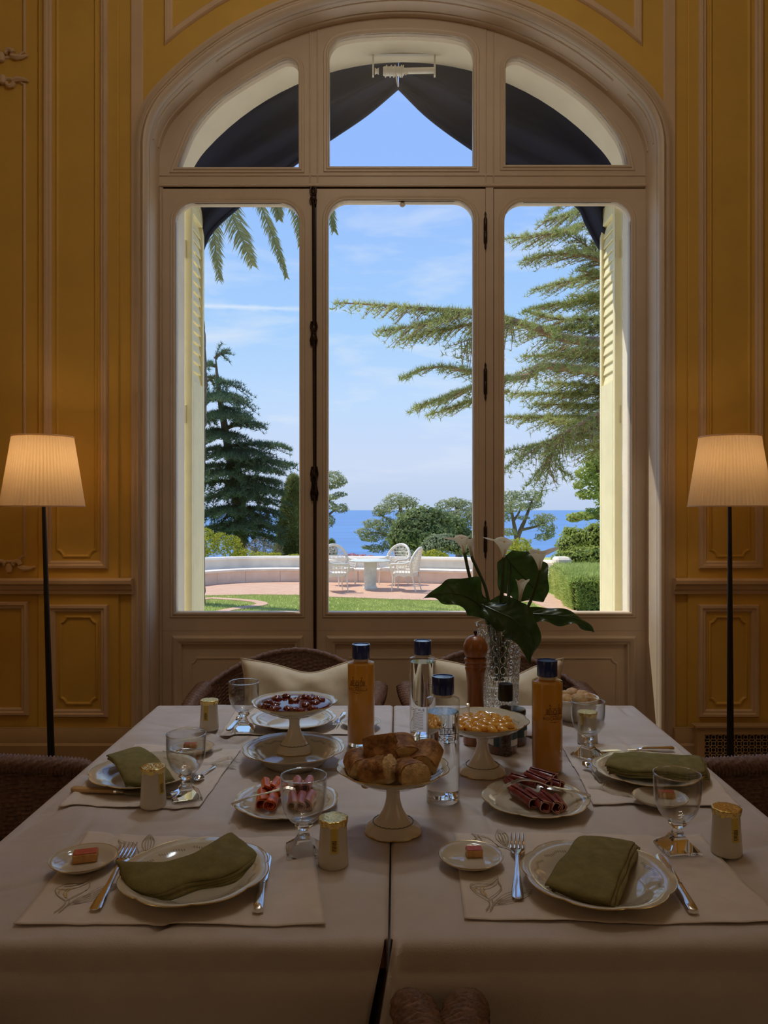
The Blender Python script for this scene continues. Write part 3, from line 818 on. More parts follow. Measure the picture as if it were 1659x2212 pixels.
topR = [(.09, 4.64, 4.13), (.35, 4.64, 4.12), (.60, 4.64, 4.07), (.86, 4.64, 3.98), (1.12, 4.64, 3.86), (1.34, 4.65, 3.70), (1.48, 4.70, 3.52), (1.525, 4.82, 3.30), (1.53, 5.02, 3.05)]
lowR = [P(x, y, d) for x, y, d in ((862, 188, 4.73), (930, 254, 4.74), (1024, 322, 4.78), (1091, 362, 4.84), (1175, 408, 4.90), (1247, 444, 4.95), (1268, 482, 4.98), (1286, 516, 5.0), (1311, 560, 5.03))]
drape('awning_cloth', 'navy blue awning cloth gathered over the left half of the arch, above the palm', topL, lowL, 0.4)
drape('awning_cloth', 'navy blue awning cloth gathered over the right half of the arch, above the cedar', topR, lowR, 1.7)
rl = thing('awning_cord_roller', 'white cord roller with wound cord hanging at the top of the arch', 'roller', P(872, 154, 4.54))
kx = 4.54 / FPX
mesh('roller_bar', tube([(-30 * kx, 0, 0), (68 * kx, 0, 2 * kx)], .017, 12), WHITEP, rl)
mesh('spool', lathe([(0, -.062), (.022, -.062), (.026, -.055), (.026, .055), (.022, .062), (0, .062)], 14), WHITEP, rl).matrix_local = Matrix.Translation((-22 * kx, 0, 0)) @ Matrix.Rotation(PI / 2, 4, 'Y')
cd = MB()
for x in (-38, -28, -20, -6, -2): cd.add(loop_tube([(x * kx + .004 * math.sin(t * PI / 8), .030 * math.cos(t * PI / 8), .030 * math.sin(t * PI / 8)) for t in range(16)], .004, 6))
cd.build('cord_turn', WHITEP, rl)
mesh('cord_end', tube([(-17 * kx, -.02, -.02), (-15 * kx, -.02, -.06), (-12 * kx, -.02, -.10)], .005, 6), WHITEP, rl)
mesh('cleat', tube([(2 * kx, -.02, -.02), (4 * kx, -.028, -.035), (8 * kx, -.02, -.02)], .006, 6), WHITEP, rl)
for x in (-66, 67): mesh('bracket', box(x * kx - .005, x * kx + .005, -.012, .012, -.03, .13), WHITEP, rl, smooth=False)
mesh('fixing_plate', box(-66 * kx, 67 * kx, -.012, .012, .095, .102), WHITEP, rl, smooth=False)
mesh('end_pulley', lathe([(0, -.012), (.02, -.012), (.012, 0), (.02, .012), (0, .012)], 12), WHITEP, rl).matrix_local = Matrix.Translation((-58 * kx, 0, 0)) @ Matrix.Rotation(PI / 2, 4, 'Y')

# ------------------------------------------------------------------ radiator grille low on the right of the wall
gr = thing('radiator_grille', 'cream radiator grille with pierced lattice low on wall behind the right lamp', 'grille', (0, WY - .092, 0))
gx0, gx1, gz0, gz1 = wx(1507), wx(1656), .06, wz(1576)
mesh('grille_frame', ring(rect(gx0, gz0, gx1, gz1), rect(wx(1491), .002, wx(1680), wz(1562)), 0, .05), BASEM, gr, smooth=False)
mesh('grille_ledge', cbox(wx(1486), wx(1684), -.012, .05, wz(1562), wz(1556), .003), BASEM, gr)
mesh('recess_shade_sheet', box(gx0 - .01, gx1 + .01, .022, .028, gz0 - .01, gz1 + .01), DARKG, gr, smooth=False)  # black sheet standing in for the shade behind the lattice
lat = MB(); pit = 13.6 * WY / FPX
nx = int((gx1 - gx0) / pit) + 1; nz_ = int((gz1 - gz0) / pit) + 1
for i in range(nx):
    for k in range(nz_):
        x = gx0 + (i + .5) * pit; z = gz1 - (k + .5) * pit
        if x > gx1 + .01 or z < gz0 - .01: continue
        r0, r1 = pit * .27, pit * .40; V = []
        for q in range(10):
            a = q * 2 * PI / 10; V += [(x + r0 * math.cos(a), .012, z + r0 * math.sin(a)), (x + r1 * math.cos(a), .012, z + r1 * math.sin(a))]
        lat.add((V, [(2 * q, 2 * q + 1, (2 * q + 3) % 20, (2 * q + 2) % 20) for q in range(10)]))
        for dx, dz in ((1, 1), (1, -1)):
            a = (x + dx * pit * .26, z + dz * pit * .26); b = (x + dx * pit * .74, z + dz * pit * .74); w = pit * .055
            lat.add(([(a[0] - dz * w, .0122, a[1] + dx * w), (a[0] + dz * w, .0122, a[1] - dx * w), (b[0] + dz * w, .0122, b[1] - dx * w), (b[0] - dz * w, .0122, b[1] + dx * w)], [(0, 1, 2, 3)]))
tag(lat.build('lattice', BASEM, gr, smooth=False), kind='stuff')
# ------------------------------------------------------------------ garden: ground, terrace, wall, sea
lawn = struct(mesh('lawn', ([(-14, 4.6, GZ), (14, 4.6, GZ), (14, 30, GZ), (-14, 30, GZ)], [(0, 1, 2, 3)]), GRASS, smooth=False))
struct(mesh('hillside', grid(lambda u, v: (-130 + 260 * u, 20.6 + 150 * v ** 1.5, -0.75 - 42 * v ** 1.1 + .5 * nz(u * 20, v * 20)), 30, 24), SLOPE))
struct(mesh('sea', ([(-30000, 60, -40), (30000, 60, -40), (30000, 30000, -40), (-30000, 30000, -40)], [(0, 1, 2, 3)]), SEA, smooth=False))
struct(mesh('step_outside', box(-1.8, 2.0, 4.64, 5.6, GZ - .05, -.03), STONEW, smooth=False))
struct(mesh('bounce_terrace', box(-9, 9, 4.64, 11.8, GZ - .05, GZ + .015), PAVE, smooth=False))  # out of view, added to bounce sunlight onto shutters, soffit and room
wallc = [(-5.3, 16.6), (-4.95, 17.8), (-4.45, 18.7), (-4.0, 19.25), (-3.2, 19.65), (-2.2, 19.72), (-1.2, 19.65), (0.4, 19.45), (2.1, 19.05), (3.2, 18.5), (4.05, 17.85)]
wc = [np.array(p) for p in cr([np.array(p) for p in wallc], 6)]
near = [G(x, y) for x, y in ((395, 1297), (440, 1288), (550, 1286), (650, 1287), (715, 1291), (850, 1296), (1000, 1300), (1090, 1302), (1150, 1302), (1187, 1318), (1222, 1350))]
right = [G(x, y) for x, y in ((1300, 1352), (1240, 1318), (1205, 1292), (1172, 1277))]
outl = [(p.x, p.y) for p in near + right] + [tuple(p + np.array((0, .05))) for p in wc[::-1]]
struct(mesh('terrace', prism_xy(outl, GZ - .02, GZ + .02), BRICK, smooth=False))
ed = [G(x, y) for x, y in ((428, 1297), (455, 1294), (478, 1295), (510, 1297), (545, 1300), (566, 1305), (560, 1309), (535, 1313), (500, 1318), (470, 1325), (430, 1334))]
ec = [Vector(p) for p in cr([np.array(p) for p in ed], 6)]
V = []; F = []
for i, p in enumerate(ec):
    t = (ec[min(i + 1, len(ec) - 1)] - ec[max(i - 1, 0)]).normalized(); n_ = Vector((-t.y, t.x, 0)) * .11
    for q in (p + n_, p - n_): V += [(q.x, q.y, GZ + .025), (q.x, q.y, GZ - .02)]
for i in range(len(ec) - 1):
    a = 4 * i; F += [(a, a + 2, a + 6, a + 4), (a, a + 4, a + 5, a + 1), (a + 2, a + 3, a + 7, a + 6)]
struct(mesh('path_edging', (V, F), BRICK, smooth=False))

def block_sweep(prof, lo, hi):
    """profile (inwards offset towards the house, z) carried along the wall line between two parameters."""
    pts = []; m = max(3, int((hi - lo) * 10) + 1)
    for k in range(m):
        f = lo + (hi - lo) * k / (m - 1); i = min(int(f), len(wc) - 2); pts.append(wc[i] * (1 - (f - i)) + wc[i + 1] * (f - i))
    V = []; F = []; w = len(prof)
    for k, p in enumerate(pts):
        t = pts[min(k + 1, m - 1)] - pts[max(k - 1, 0)]; t = t / np.linalg.norm(t); n_ = np.array((t[1], -t[0]))
        for o, z in prof: q = p + n_ * o; V.append((q[0], q[1], z))
    for k in range(m - 1):
        for j in range(w): F.append((k * w + j, k * w + (j + 1) % w, (k + 1) * w + (j + 1) % w, (k + 1) * w + j))
    F.append(tuple(range(w))[::-1]); F.append(tuple((m - 1) * w + j for j in range(w)))
    return V, F
gw = thing('garden_wall', 'curved rendered garden wall with built-in bench behind the white cane chairs', 'wall', (0, 0, 0))
nw = len(wc) - 1; nb = 11
for k in range(nb):
    a, b = nw * k / nb + .02, nw * (k + 1) / nb - .02
    mesh('bench_block', block_sweep([(0, GZ), (0, GZ + .30), (-.5, GZ + .30), (-.5, GZ)], a, b), GWALL, gw, smooth=False)
mesh('bench_seat', block_sweep([(.03, GZ + .30), (.035, GZ + .325), (.03, GZ + .35), (0, GZ + .36), (-.36, GZ + .37), (-.36, GZ + .30)], 0, nw), GTOP, gw)
mesh('parapet', block_sweep([(-.34, GZ + .36), (-.36, GZ + .56), (-.33, GZ + .60), (-.37, GZ + .645), (-.48, GZ + .66), (-.60, GZ + .645), (-.64, GZ + .60), (-.64, GZ)], 0, nw), GTOP, gw)
e = wc[-1]
mesh('end_pier', cbox(e[0] - .05, e[0] + .32, e[1] - .02, e[1] + .5, GZ, GZ + .76, .06), GTOP, gw)

# ------------------------------------------------------------------ leaves by the thousand
RS = np.random.RandomState(11); DENS = 9.0
def unit(n):
    v = RS.normal(size=(n, 3)); return v / np.linalg.norm(v, axis=1)[:, None]
def leaves(C, Nn, size, asp=0.5, jit=0.6):
    """a small kinked leaf at every point of C, roughly facing Nn."""
    n = len(C); Nn = Nn + jit * unit(n); Nn /= np.linalg.norm(Nn, axis=1)[:, None]
    a = np.cross(Nn, unit(n)); a /= np.linalg.norm(a, axis=1)[:, None] + 1e-9; b = np.cross(Nn, a)
    s = size * (0.6 + 0.8 * RS.rand(n))[:, None]
    V = np.stack([C - a * s * .5, C + b * s * asp * .5, C + a * s * .5, C - b * s * asp * .5], 1).reshape(-1, 3)
    return V, np.arange(4 * n).reshape(-1, 4)
def tufts(C, D, ln, wd, k=7, spread=0.9):
    """needle tufts: k narrow blades from every point, leaning along D."""
    n = len(C); Cc = np.repeat(C, k, 0); Dd = np.repeat(D, k, 0) * (1 - .35 * spread) + spread * unit(n * k)
    Dd /= np.linalg.norm(Dd, axis=1)[:, None]
    s = np.cross(Dd, unit(n * k)); s /= np.linalg.norm(s, axis=1)[:, None] + 1e-9
    l = ln * (0.6 + 0.7 * RS.rand(n * k))[:, None]
    V = np.stack([Cc - s * wd * .5, Cc + s * wd * .5, Cc + Dd * l], 1).reshape(-1, 3)
    return V, np.arange(3 * n * k).reshape(-1, 3)
def blob_pts(blobs, dens):
    Cs = []; Ns = []
    for (x, y, z, rx, ry, rz) in blobs:
        n = max(20, int(DENS * dens * 4 * PI * ((rx * ry) ** 1.6 / 3 + (rx * rz) ** 1.6 / 3 + (ry * rz) ** 1.6 / 3) ** (1 / 1.6)))
        u = unit(n); k = .66 + .42 * RS.rand(n)
        lump = 1 + .16 * np.sin(u[:, 0] * 5 + x) * np.cos(u[:, 2] * 6 + y)
        r = np.array((rx, ry, rz)); Cs.append(np.array((x, y, z)) + u * r * (k * lump)[:, None])
        m = u / r; Ns.append(m / np.linalg.norm(m, axis=1)[:, None])
    return np.concatenate(Cs), np.concatenate(Ns)
def pxblob(x, y, rx, ry, d, deep=0.8):
    """an ellipsoid of foliage that spans rx, ry pixels at distance d."""
    p = P(x, y, d); k = d / FPX
    return (p.x, p.y, p.z, rx * k, max(rx, ry) * k * deep, ry * k)
def local(o, V): return np.asarray(V) - np.array(o.location)
def foliage(t, blobs, m, dens, size, asp=.55, jit=.6, name='foliage', core=None):
    C, Nn = blob_pts(blobs, dens); V, F = leaves(C, Nn, size, asp, jit)
    o = tag(mesh_np(name, local(t, V), F, m, t), kind='stuff')
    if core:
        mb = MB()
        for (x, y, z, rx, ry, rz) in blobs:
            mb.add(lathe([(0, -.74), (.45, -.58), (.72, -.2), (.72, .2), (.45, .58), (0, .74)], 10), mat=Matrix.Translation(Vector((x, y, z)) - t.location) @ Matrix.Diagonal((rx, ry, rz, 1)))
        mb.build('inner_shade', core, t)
    return o
def limb(t, pts, r0, r1, m, name='branch', n=7, per=5):
    c = cr([np.array(p) for p in pts], per); k = len(c)
    return mesh(name, tube([tuple(local(t, p)) for p in c], [r0 + (r1 - r0) * i / (k - 1) for i in range(k)], n), m, t)
CEDL = leafmat('cedar_needles', (0.25, 0.31, 0.09), (0.62, 0.64, 0.26), .5, vs=.9)
CEDD = leafmat('blue_cedar_needles', (0.055, 0.11, 0.065), (0.19, 0.27, 0.14), .4, vs=.5)
CYPL = leafmat('cypress_scales', (0.13, 0.19, 0.06), (0.50, 0.54, 0.22), .35, vs=.8)
PINL = leafmat('pine_needles', (0.28, 0.32, 0.15), (0.58, 0.59, 0.32), .45, vs=.35)
BUSL = leafmat('evergreen_leaves', (0.14, 0.20, 0.07), (0.44, 0.50, 0.22), .4, vs=.5)
GRYL = leafmat('grey_green_leaves', (0.26, 0.31, 0.17), (0.54, 0.57, 0.36), .4, vs=.6)
YLWL = leafmat('yellow_green_leaves', (0.30, 0.34, 0.04), (0.62, 0.58, 0.10), .4, vs=.8)
LIML = leafmat('fresh_green_leaves', (0.22, 0.32, 0.06), (0.58, 0.64, 0.20), .4, vs=.7)
DRYL = leafmat('dry_twigs', (0.20, 0.16, 0.10), (0.40, 0.34, 0.22), .2, vs=.8)
PNKL = leafmat('pink_petals', (0.55, 0.20, 0.26), (0.75, 0.45, 0.45), .4, vs=2)
HEDL = leafmat('clipped_hedge_leaves', (0.34, 0.46, 0.11), (0.72, 0.78, 0.28), .6, vs=1.2)
PALL = leafmat('palm_leaflets', (0.26, 0.27, 0.085), (0.58, 0.53, 0.25), .35, vs=.8)
CORE = mat('inner_foliage_shade', (0.045, 0.055, 0.025), 1.0, .3, 3.0, spec=0)  # dark colour standing in for the shade deep inside foliage

def bough(t, px, r0, r1, spread, ln=.10, wd=.012, step=.062, tw=.06, droop=.25, m=None, wood=BARK, k=8, hang=0.0, up=0.35, acc=None):
    """cedar bough: a limb along px (x, y, d), flat sprays of twigs to both sides, needle tufts all along them."""
    P3 = [np.array(P(*p)) for p in px]; c = cr(P3, 7)
    L_ = [0.0]
    for a, b in zip(c, c[1:]): L_.append(L_[-1] + np.linalg.norm(b - a))
    tot = L_[-1]; n = max(4, int(tot / step)); w = MB()
    w.add(tube([tuple(local(t, p)) for p in c], [r0 + (r1 - r0) * (l / tot) ** .8 for l in L_], 7))
    C = []; D = []
    for i in range(n):
        s = (i + RS.rand()) / n * tot; j = min(int(np.searchsorted(L_, s)), len(c) - 1); j = max(j, 1)
        f = (s - L_[j - 1]) / max(1e-6, L_[j] - L_[j - 1]); p = c[j - 1] * (1 - f) + c[j] * f
        d = c[j] - c[j - 1]; d = d / np.linalg.norm(d); side = np.cross(d, (0, 0, 1)); side /= np.linalg.norm(side) + 1e-6
        rem = 1 - s / tot
        for sg in (-1, 1):
            if RS.rand() < .06: continue
            l = (spread * min(1, rem * 1.8) ** .8 + .12) * (.45 + .75 * RS.rand())
            dirv = d * (.55 + .5 * RS.rand()) + side * sg * (.7 + .4 * RS.rand()) + np.array((0, 0, up * (RS.rand() - .35)))
            if RS.rand() < hang: dirv = np.array((.3 * RS.normal(), .3 * RS.normal(), -1.0))
            dirv /= np.linalg.norm(dirv); m_ = max(2, int(l / tw)); pts = []
            for q in range(m_ + 1):
                u = q / m_; pp = p + dirv * l * u + np.array((0, 0, -droop * l * u * u)) + RS.normal(size=3) * .012
                pts.append(pp)
                if q: C.append(pp); D.append(dirv * .5 + np.array((0, 0, .6)))
            if l > .22: w.add(tube([tuple(local(t, q)) for q in (pts[0], pts[len(pts) // 2], pts[-1])], [.012, .008, .004], 3, cap=False))
        C.append(p + np.array((0, 0, r1))); D.append(np.array((0, 0, 1.0)))
    w.build('branch', wood, t)
    acc.append(tufts(np.array(C), np.array(D), ln, wd, k))
def flush(t, acc, m):
    Vs = []; Fs = []; o = 0
    for V, F in acc: Vs.append(V); Fs.append(F + o); o += len(V)
    tag(mesh_np('needles', local(t, np.concatenate(Vs)), np.concatenate(Fs), m, t), kind='stuff')

# great cedar on the right, its trunk beyond the shutter
ct = thing('cedar_tree', 'great cedar with long sunlit boughs reaching across the right window panes', 'tree', (5.6, 15.2, GZ))
limb(ct, [(5.6, 15.2, GZ), (5.65, 15.2, 3), (5.5, 15.2, 7), (5.6, 15.2, 11)], .55, .25, BARK, 'trunk', 12)
A = []
B = lambda px, r0, r1, sp, **k: bough(ct, px, r0, r1, sp, m=CEDL, acc=A, **k)
B([(1400, 800, 15.2), (1330, 745, 14.6), (1250, 735, 14.2), (1200, 725, 14), (1160, 708, 13.8), (1090, 688, 13.5), (1020, 674, 13.2), (930, 668, 13), (840, 661, 12.8), (770, 656, 12.6), (726, 655, 12.5)], .13, .008, .55, droop=.5)
B([(1010, 676, 13.1), (950, 690, 13.0), (890, 705, 12.9), (845, 713, 12.8), (812, 716, 12.8)], .03, .006, .42, droop=.4)
B([(1050, 690, 13.4), (985, 708, 13.4), (920, 718, 13.4), (868, 736, 13.3)], .03, .006, .35, droop=.5)
B([(1120, 700, 13.6), (1060, 712, 13.2), (1010, 735, 13.0), (970, 748, 12.9)], .03, .006, .35, droop=.8, hang=.4)
B([(1400, 830, 15.2), (1320, 808, 14.6), (1250, 797, 14.2), (1170, 791, 13.8), (1145, 811, 13.7), (1090, 817, 13.5), (1020, 804, 13.2), (960, 793, 13), (905, 800, 12.9), (868, 818, 12.8)], .13, .008, .5, droop=.3)
B([(1090, 815, 13.5), (1030, 835, 13.3), (960, 858, 13.2), (888, 884, 13.1)], .03, .006, .42)
B([(1100, 845, 13.9), (1030, 862, 13.7), (975, 880, 13.6), (928, 897, 13.6)], .03, .006, .32)
B([(1400, 520, 15.6), (1300, 478, 15), (1220, 500, 14.6), (1150, 510, 14.3), (1094, 516, 14.1)], .08, .008, .62)
B([(1400, 430, 15.6), (1300, 430, 15.4), (1230, 462, 15.2), (1170, 480, 15.1)], .07, .008, .7)
B([(1400, 470, 15.8), (1300, 440, 15.9), (1240, 430, 15.9), (1190, 455, 15.8)], .06, .008, .65)
B([(1330, 575, 15.2), (1260, 552, 15), (1190, 550, 14.8), (1128, 563, 14.7)], .05, .008, .55)
B([(1400, 620, 15.6), (1310, 560, 15.4), (1250, 520, 15.2), (1215, 500, 15.1)], .05, .008, .6)
B([(1400, 640, 17), (1300, 600, 17), (1220, 610, 16.8), (1148, 628, 16.6)], .06, .008, .7, k=6)
B([(1400, 690, 16.5), (1300, 650, 16.3), (1220, 655, 16), (1140, 668, 15.8)], .06, .008, .7)
B([(1400, 720, 16), (1300, 690, 15.6), (1210, 690, 15.2), (1130, 672, 15)], .06, .008, .6)
for y0, y1, xt, d in ((700, 712, 1150, 15.5), (770, 752, 1185, 15.2), (760, 770, 1130, 15.8), (840, 826, 1180, 15), (850, 850, 1105, 15.4), (880, 872, 1150, 15.2), (900, 900, 1095, 15.0), (930, 905, 1180, 14.6), (945, 940, 1215, 14.4), (960, 965, 1240, 14.6), (640, 640, 1230, 15.8), (600, 585, 1250, 15.4)):
    B([(1390, y0, d + .5), (1320, (y0 * 2 + y1) / 3, d + .2), ((1320 + xt) / 2, (y0 + 2 * y1) / 3, d), (xt, y1, d - .2)], .06, .008, .62, droop=.35)
B([(1400, 860, 14.6), (1310, 885, 14.2), (1250, 917, 13.9), (1190, 950, 13.6), (1130, 985, 13.3), (1092, 1012, 13.1)], .045, .006, .28, droop=.7, hang=.3)
B([(1310, 905, 14.4), (1240, 940, 14.1), (1160, 960, 13.8), (1092, 975, 13.6)], .03, .006, .36, droop=.6)
B([(1230, 925, 14), (1200, 965, 13.8), (1182, 1000, 13.7), (1160, 1022, 13.6), (1142, 1048, 13.5)], .02, .005, .13, droop=.5, step=.06)
B([(1200, 965, 13.8), (1188, 1000, 13.7), (1180, 1035, 13.6), (1168, 1066, 13.6)], .018, .005, .15, droop=.5, step=.06)
B([(1215, 960, 13.9), (1200, 1000, 13.8), (1215, 1018, 13.7), (1238, 1030, 13.6)], .015, .005, .12, droop=.5, step=.06)
flush(ct, A, CEDL)

# dark blue cedar on the left
dt = thing('blue_cedar_tree', 'dark blue-green cedar with layered level boughs behind the palm trunk', 'tree', G(520, 1252))
dt.location = Vector((P(520, 1205, 25).x, 25, -1.6))
limb(dt, [P(520, 1240, 25), P(515, 1100, 25), P(490, 950, 25), P(472, 840, 25), P(466, 775, 25)], .24, .02, BARKD, 'trunk', 10)
A = []
D_ = lambda px, sp, r0=.07, **k: bough(dt, px, r0, .01, sp, m=CEDD, acc=A, wood=BARKD, ln=.15, wd=.022, step=.085, tw=.10, k=9, **k)
for (xs, ys, xt, yt, d) in ((465, 775, 482, 768, 25), (465, 790, 430, 800, 24.5), (470, 830, 500, 835, 24.6), (470, 815, 440, 835, 25.5), (475, 850, 520, 872, 24.8), (475, 860, 430, 880, 25), (480, 880, 522, 905, 24.4), (478, 890, 425, 915, 24.2), (490, 925, 560, 918, 24.6), (485, 930, 425, 945, 24.4),
                            (490, 965, 618, 966, 24.2), (490, 975, 560, 985, 23.6), (490, 970, 420, 985, 23.8), (495, 1000, 632, 1004, 23.9), (495, 1010, 590, 1018, 23.4), (495, 1005, 415, 1020, 23.6), (500, 1035, 600, 1045, 24.2), (500, 1045, 570, 1062, 23.4), (500, 1040, 420, 1055, 23.8), (505, 1068, 608, 1062, 24.6), (505, 1075, 592, 1090, 23.8), (505, 1070, 420, 1090, 24),
                            (508, 1100, 598, 1112, 24.2), (508, 1110, 560, 1130, 23.4), (508, 1100, 425, 1120, 23.8), (512, 1130, 590, 1148, 24), (512, 1135, 440, 1150, 24), (515, 1150, 596, 1172, 24.2), (515, 1150, 470, 1165, 23.6)):
    D_([(xs, ys, 25), ((xs * 2 + xt) / 3, (ys * 2 + yt) / 3 - 6, (50 + d) / 3), ((xs + 2 * xt) / 3, (ys + 2 * yt) / 3 - 6, (25 + 2 * d) / 3), (xt, yt, d)], .95)
for (x, y, xt) in ((474, 850, 470), (480, 890, 490), (486, 935, 470), (492, 975, 500), (498, 1015, 480), (502, 1055, 515), (508, 1095, 490), (512, 1130, 520)):
    D_([(x, y, 25), ((x + xt) / 2, y + 4, 24), (xt, y + 14, 23)], .9)
flush(dt, A, CEDD)

# cypress, a tall dark flame
def cypress(x0, ytop, ybot, halfw, d, label, dens=70, size=.20):
    base = P(x0, ybot, d); t = thing('cypress_tree', label, 'tree', (base.x, d, base.z - 1.2))
    n = int(dens * 90 * (halfw / 30)); k = d / FPX; v = RS.rand(n) ** .8; a = RS.rand(n) * 2 * PI
    H = (ybot - ytop + 60) * k; prof = np.clip(1.08 * (1 - v) ** .62, 0, 1) * (.55 + .45 * np.clip((v + .05) * 4, 0, 1))
    R = halfw * k * prof * (.82 + .22 * RS.rand(n) + .10 * np.sin(a * 5 + v * 14))
    R = R * (1 + .16 * np.sin(a * 9 + v * 31) * np.sin(v * 47 + a * 3))
    C = np.stack([R * np.cos(a), R * np.sin(a), v * H], 1)
    D = np.stack([np.cos(a) * .45, np.sin(a) * .45, np.ones(n)], 1)
    V, F = tufts(C, D, size, size * .20, 5, .8)
    tag(mesh_np('foliage', V, F, CYPL, t), kind='stuff')
    mesh('trunk', tube([(0, 0, -.4), (0, 0, H * .9)], [halfw * k * .45, .05], 8), BARKD, t)
    return t
cypress(634, 1016, 1215, 43, 25.5, 'tall dark pointed cypress behind the garden wall, left of the bolt', 90)
cypress(716, 1164, 1208, 14, 30, 'small dark cypress tip low behind the first cane chair', 70, .16)

# pines, bushes
def tree(name, label, base, blobs, m, dens, size, limbs=(), asp=.5, jit=.6, core=None, cat='tree', bark=BARKD):
    t = thing(name, label, cat, base)
    for pts, r0, r1 in limbs: limb(t, [P(*p) for p in pts], r0, r1, bark)
    foliage(t, blobs, m, dens, size, asp, jit, core=core)
    return t
pb = pxblob
tree('pine_tree', 'sparse pine with separate tufts standing against the sea beside the bolt', (P(700, 1200, 32).x, 32, -4),
     [pb(718, 1030, 26, 14, 32), pb(738, 1040, 13, 10, 32), pb(722, 1048, 20, 8, 32.3), pb(735, 1068, 16, 6, 32), pb(718, 1074, 16, 7, 31.6), pb(735, 1098, 20, 11, 31.5), pb(712, 1092, 16, 10, 32), pb(714, 1125, 11, 14, 31.8), pb(690, 1050, 26, 22, 32.4), pb(690, 1110, 20, 18, 32.2)],
     PINL, 34, .125, [([(700, 1230, 32), (702, 1130, 32), (700, 1060, 32), (705, 1025, 32)], .16, .04), ([(702, 1120, 32), (720, 1104, 31.8), (738, 1098, 31.5)], .06, .02), ([(700, 1090, 32), (722, 1074, 32), (742, 1066, 32)], .05, .02)], .30)
tree('pine_tree', 'round-topped pine with open branches rising from the sea behind the garden table', (P(850, 1200, 31).x, 31, -4),
     [pb(858, 1082, 30, 17, 31), pb(832, 1098, 22, 12, 30.6), pb(884, 1086, 21, 13, 31.2), pb(818, 1108, 16, 9, 30.6), pb(806, 1132, 24, 12, 30.2), pb(786, 1150, 20, 10, 30), pb(800, 1162, 24, 9, 30), pb(838, 1128, 22, 12, 30.5), pb(830, 1150, 24, 14, 30.3), pb(814, 1185, 22, 10, 30), pb(790, 1182, 10, 5, 30), pb(845, 1175, 22, 16, 30), pb(870, 1110, 18, 10, 31)],
     PINL, 34, .125, [([(862, 1220, 31), (858, 1160, 31), (866, 1118, 31), (862, 1080, 31)], .18, .05), ([(858, 1165, 31), (825, 1152, 30.5), (790, 1152, 30)], .09, .02), ([(864, 1125, 31), (885, 1105, 31.2), (895, 1090, 31.2)], .07, .02), ([(860, 1140, 31), (835, 1120, 30.7), (815, 1108, 30.6)], .07, .02)], .30)
tree('pine_tree', 'pale pine behind the dark evergreen bush, left of the hinged post', (P(985, 1190, 33).x, 33, -4),
     [pb(960, 1092, 20, 12, 33), pb(985, 1086, 24, 12, 33), pb(1010, 1094, 24, 14, 33), pb(1000, 1112, 30, 12, 32.6), pb(968, 1112, 22, 12, 32.8), pb(1030, 1110, 24, 18, 33), pb(1012, 1130, 18, 12, 32.6)],
     PINL, 32, .125, [([(990, 1220, 33), (992, 1150, 33), (985, 1090, 33)], .16, .05), ([(992, 1140, 33), (1010, 1120, 33), (1020, 1100, 33)], .06, .02)], .30)
tree('pine_tree', 'spreading pine with forked trunk seen through the right pane above the sea', (P(1125, 1200, 28).x, 28, -3.5),
     [pb(1098, 1074, 24, 16, 28), pb(1124, 1072, 20, 12, 28), pb(1152, 1070, 18, 13, 28), pb(1160, 1088, 14, 10, 28), pb(1110, 1094, 26, 13, 27.6), pb(1140, 1094, 18, 9, 28), pb(1100, 1150, 18, 9, 27.6), pb(1176, 1120, 24, 11, 27.4), pb(1182, 1140, 20, 12, 27.2), pb(1160, 1130, 18, 9, 27.4), pb(1188, 1152, 13, 10, 27.2), pb(1172, 1160, 18, 8, 27.2), pb(1130, 1118, 14, 5, 27.6), pb(1090, 1110, 16, 18, 28)],
     PINL, 38, .115, [([(1110, 1240, 28), (1116, 1170, 28), (1136, 1118, 28), (1150, 1080, 28)], .13, .03), ([(1116, 1165, 28), (1108, 1120, 28), (1100, 1080, 28)], .09, .03), ([(1124, 1145, 28), (1155, 1138, 27.5), (1180, 1128, 27.3)], .06, .02), ([(1110, 1125, 28), (1122, 1105, 28), (1126, 1085, 28)], .05, .02)], .30)
tree('evergreen_bush', 'large rounded dark evergreen bush behind the garden chairs', (P(915, 1205, 25).x, 25, -2.2),
     [pb(915, 1120, 44, 26, 25), pb(890, 1140, 42, 34, 24.6), pb(940, 1135, 40, 34, 25), pb(870, 1165, 34, 30, 24.4), pb(915, 1165, 50, 34, 24.4), pb(960, 1165, 30, 26, 24.6), pb(985, 1140, 26, 24, 25.6), pb(1005, 1165, 30, 24, 25.6)],
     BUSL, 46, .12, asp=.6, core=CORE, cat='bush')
tree('grey_bush', 'grey-green rounded bush under the dark evergreen, beside the calla lilies', (P(955, 1205, 22.5).x, 22.5, -1.6),
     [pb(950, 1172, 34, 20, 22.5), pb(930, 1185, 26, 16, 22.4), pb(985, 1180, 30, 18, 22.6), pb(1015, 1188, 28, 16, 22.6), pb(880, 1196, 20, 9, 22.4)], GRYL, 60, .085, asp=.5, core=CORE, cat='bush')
tree('yellow_shrub', 'low yellow-green flowering shrub over the wall right of the cane chairs', (P(935, 1206, 21).x, 20.7, -1.2),
     [pb(915, 1200, 12, 8, 20.7, 1), pb(938, 1196, 16, 10, 20.7, 1), pb(958, 1200, 12, 8, 20.7, 1)], YLWL, 60, .065, asp=.7, cat='bush')
tree('yellow_shrub', 'low yellow-green shrub seen between the calla flowers', (P(1130, 1200, 20.4).x, 20.4, -1.2),
     [pb(1108, 1192, 16, 12, 20.4, 1), pb(1132, 1190, 18, 12, 20.4, 1), pb(1156, 1196, 14, 12, 20.4, 1), pb(1120, 1205, 26, 12, 20.2, 1), pb(1122, 1176, 26, 14, 22, 1)], YLWL, 60, .065, asp=.7, cat='bush')
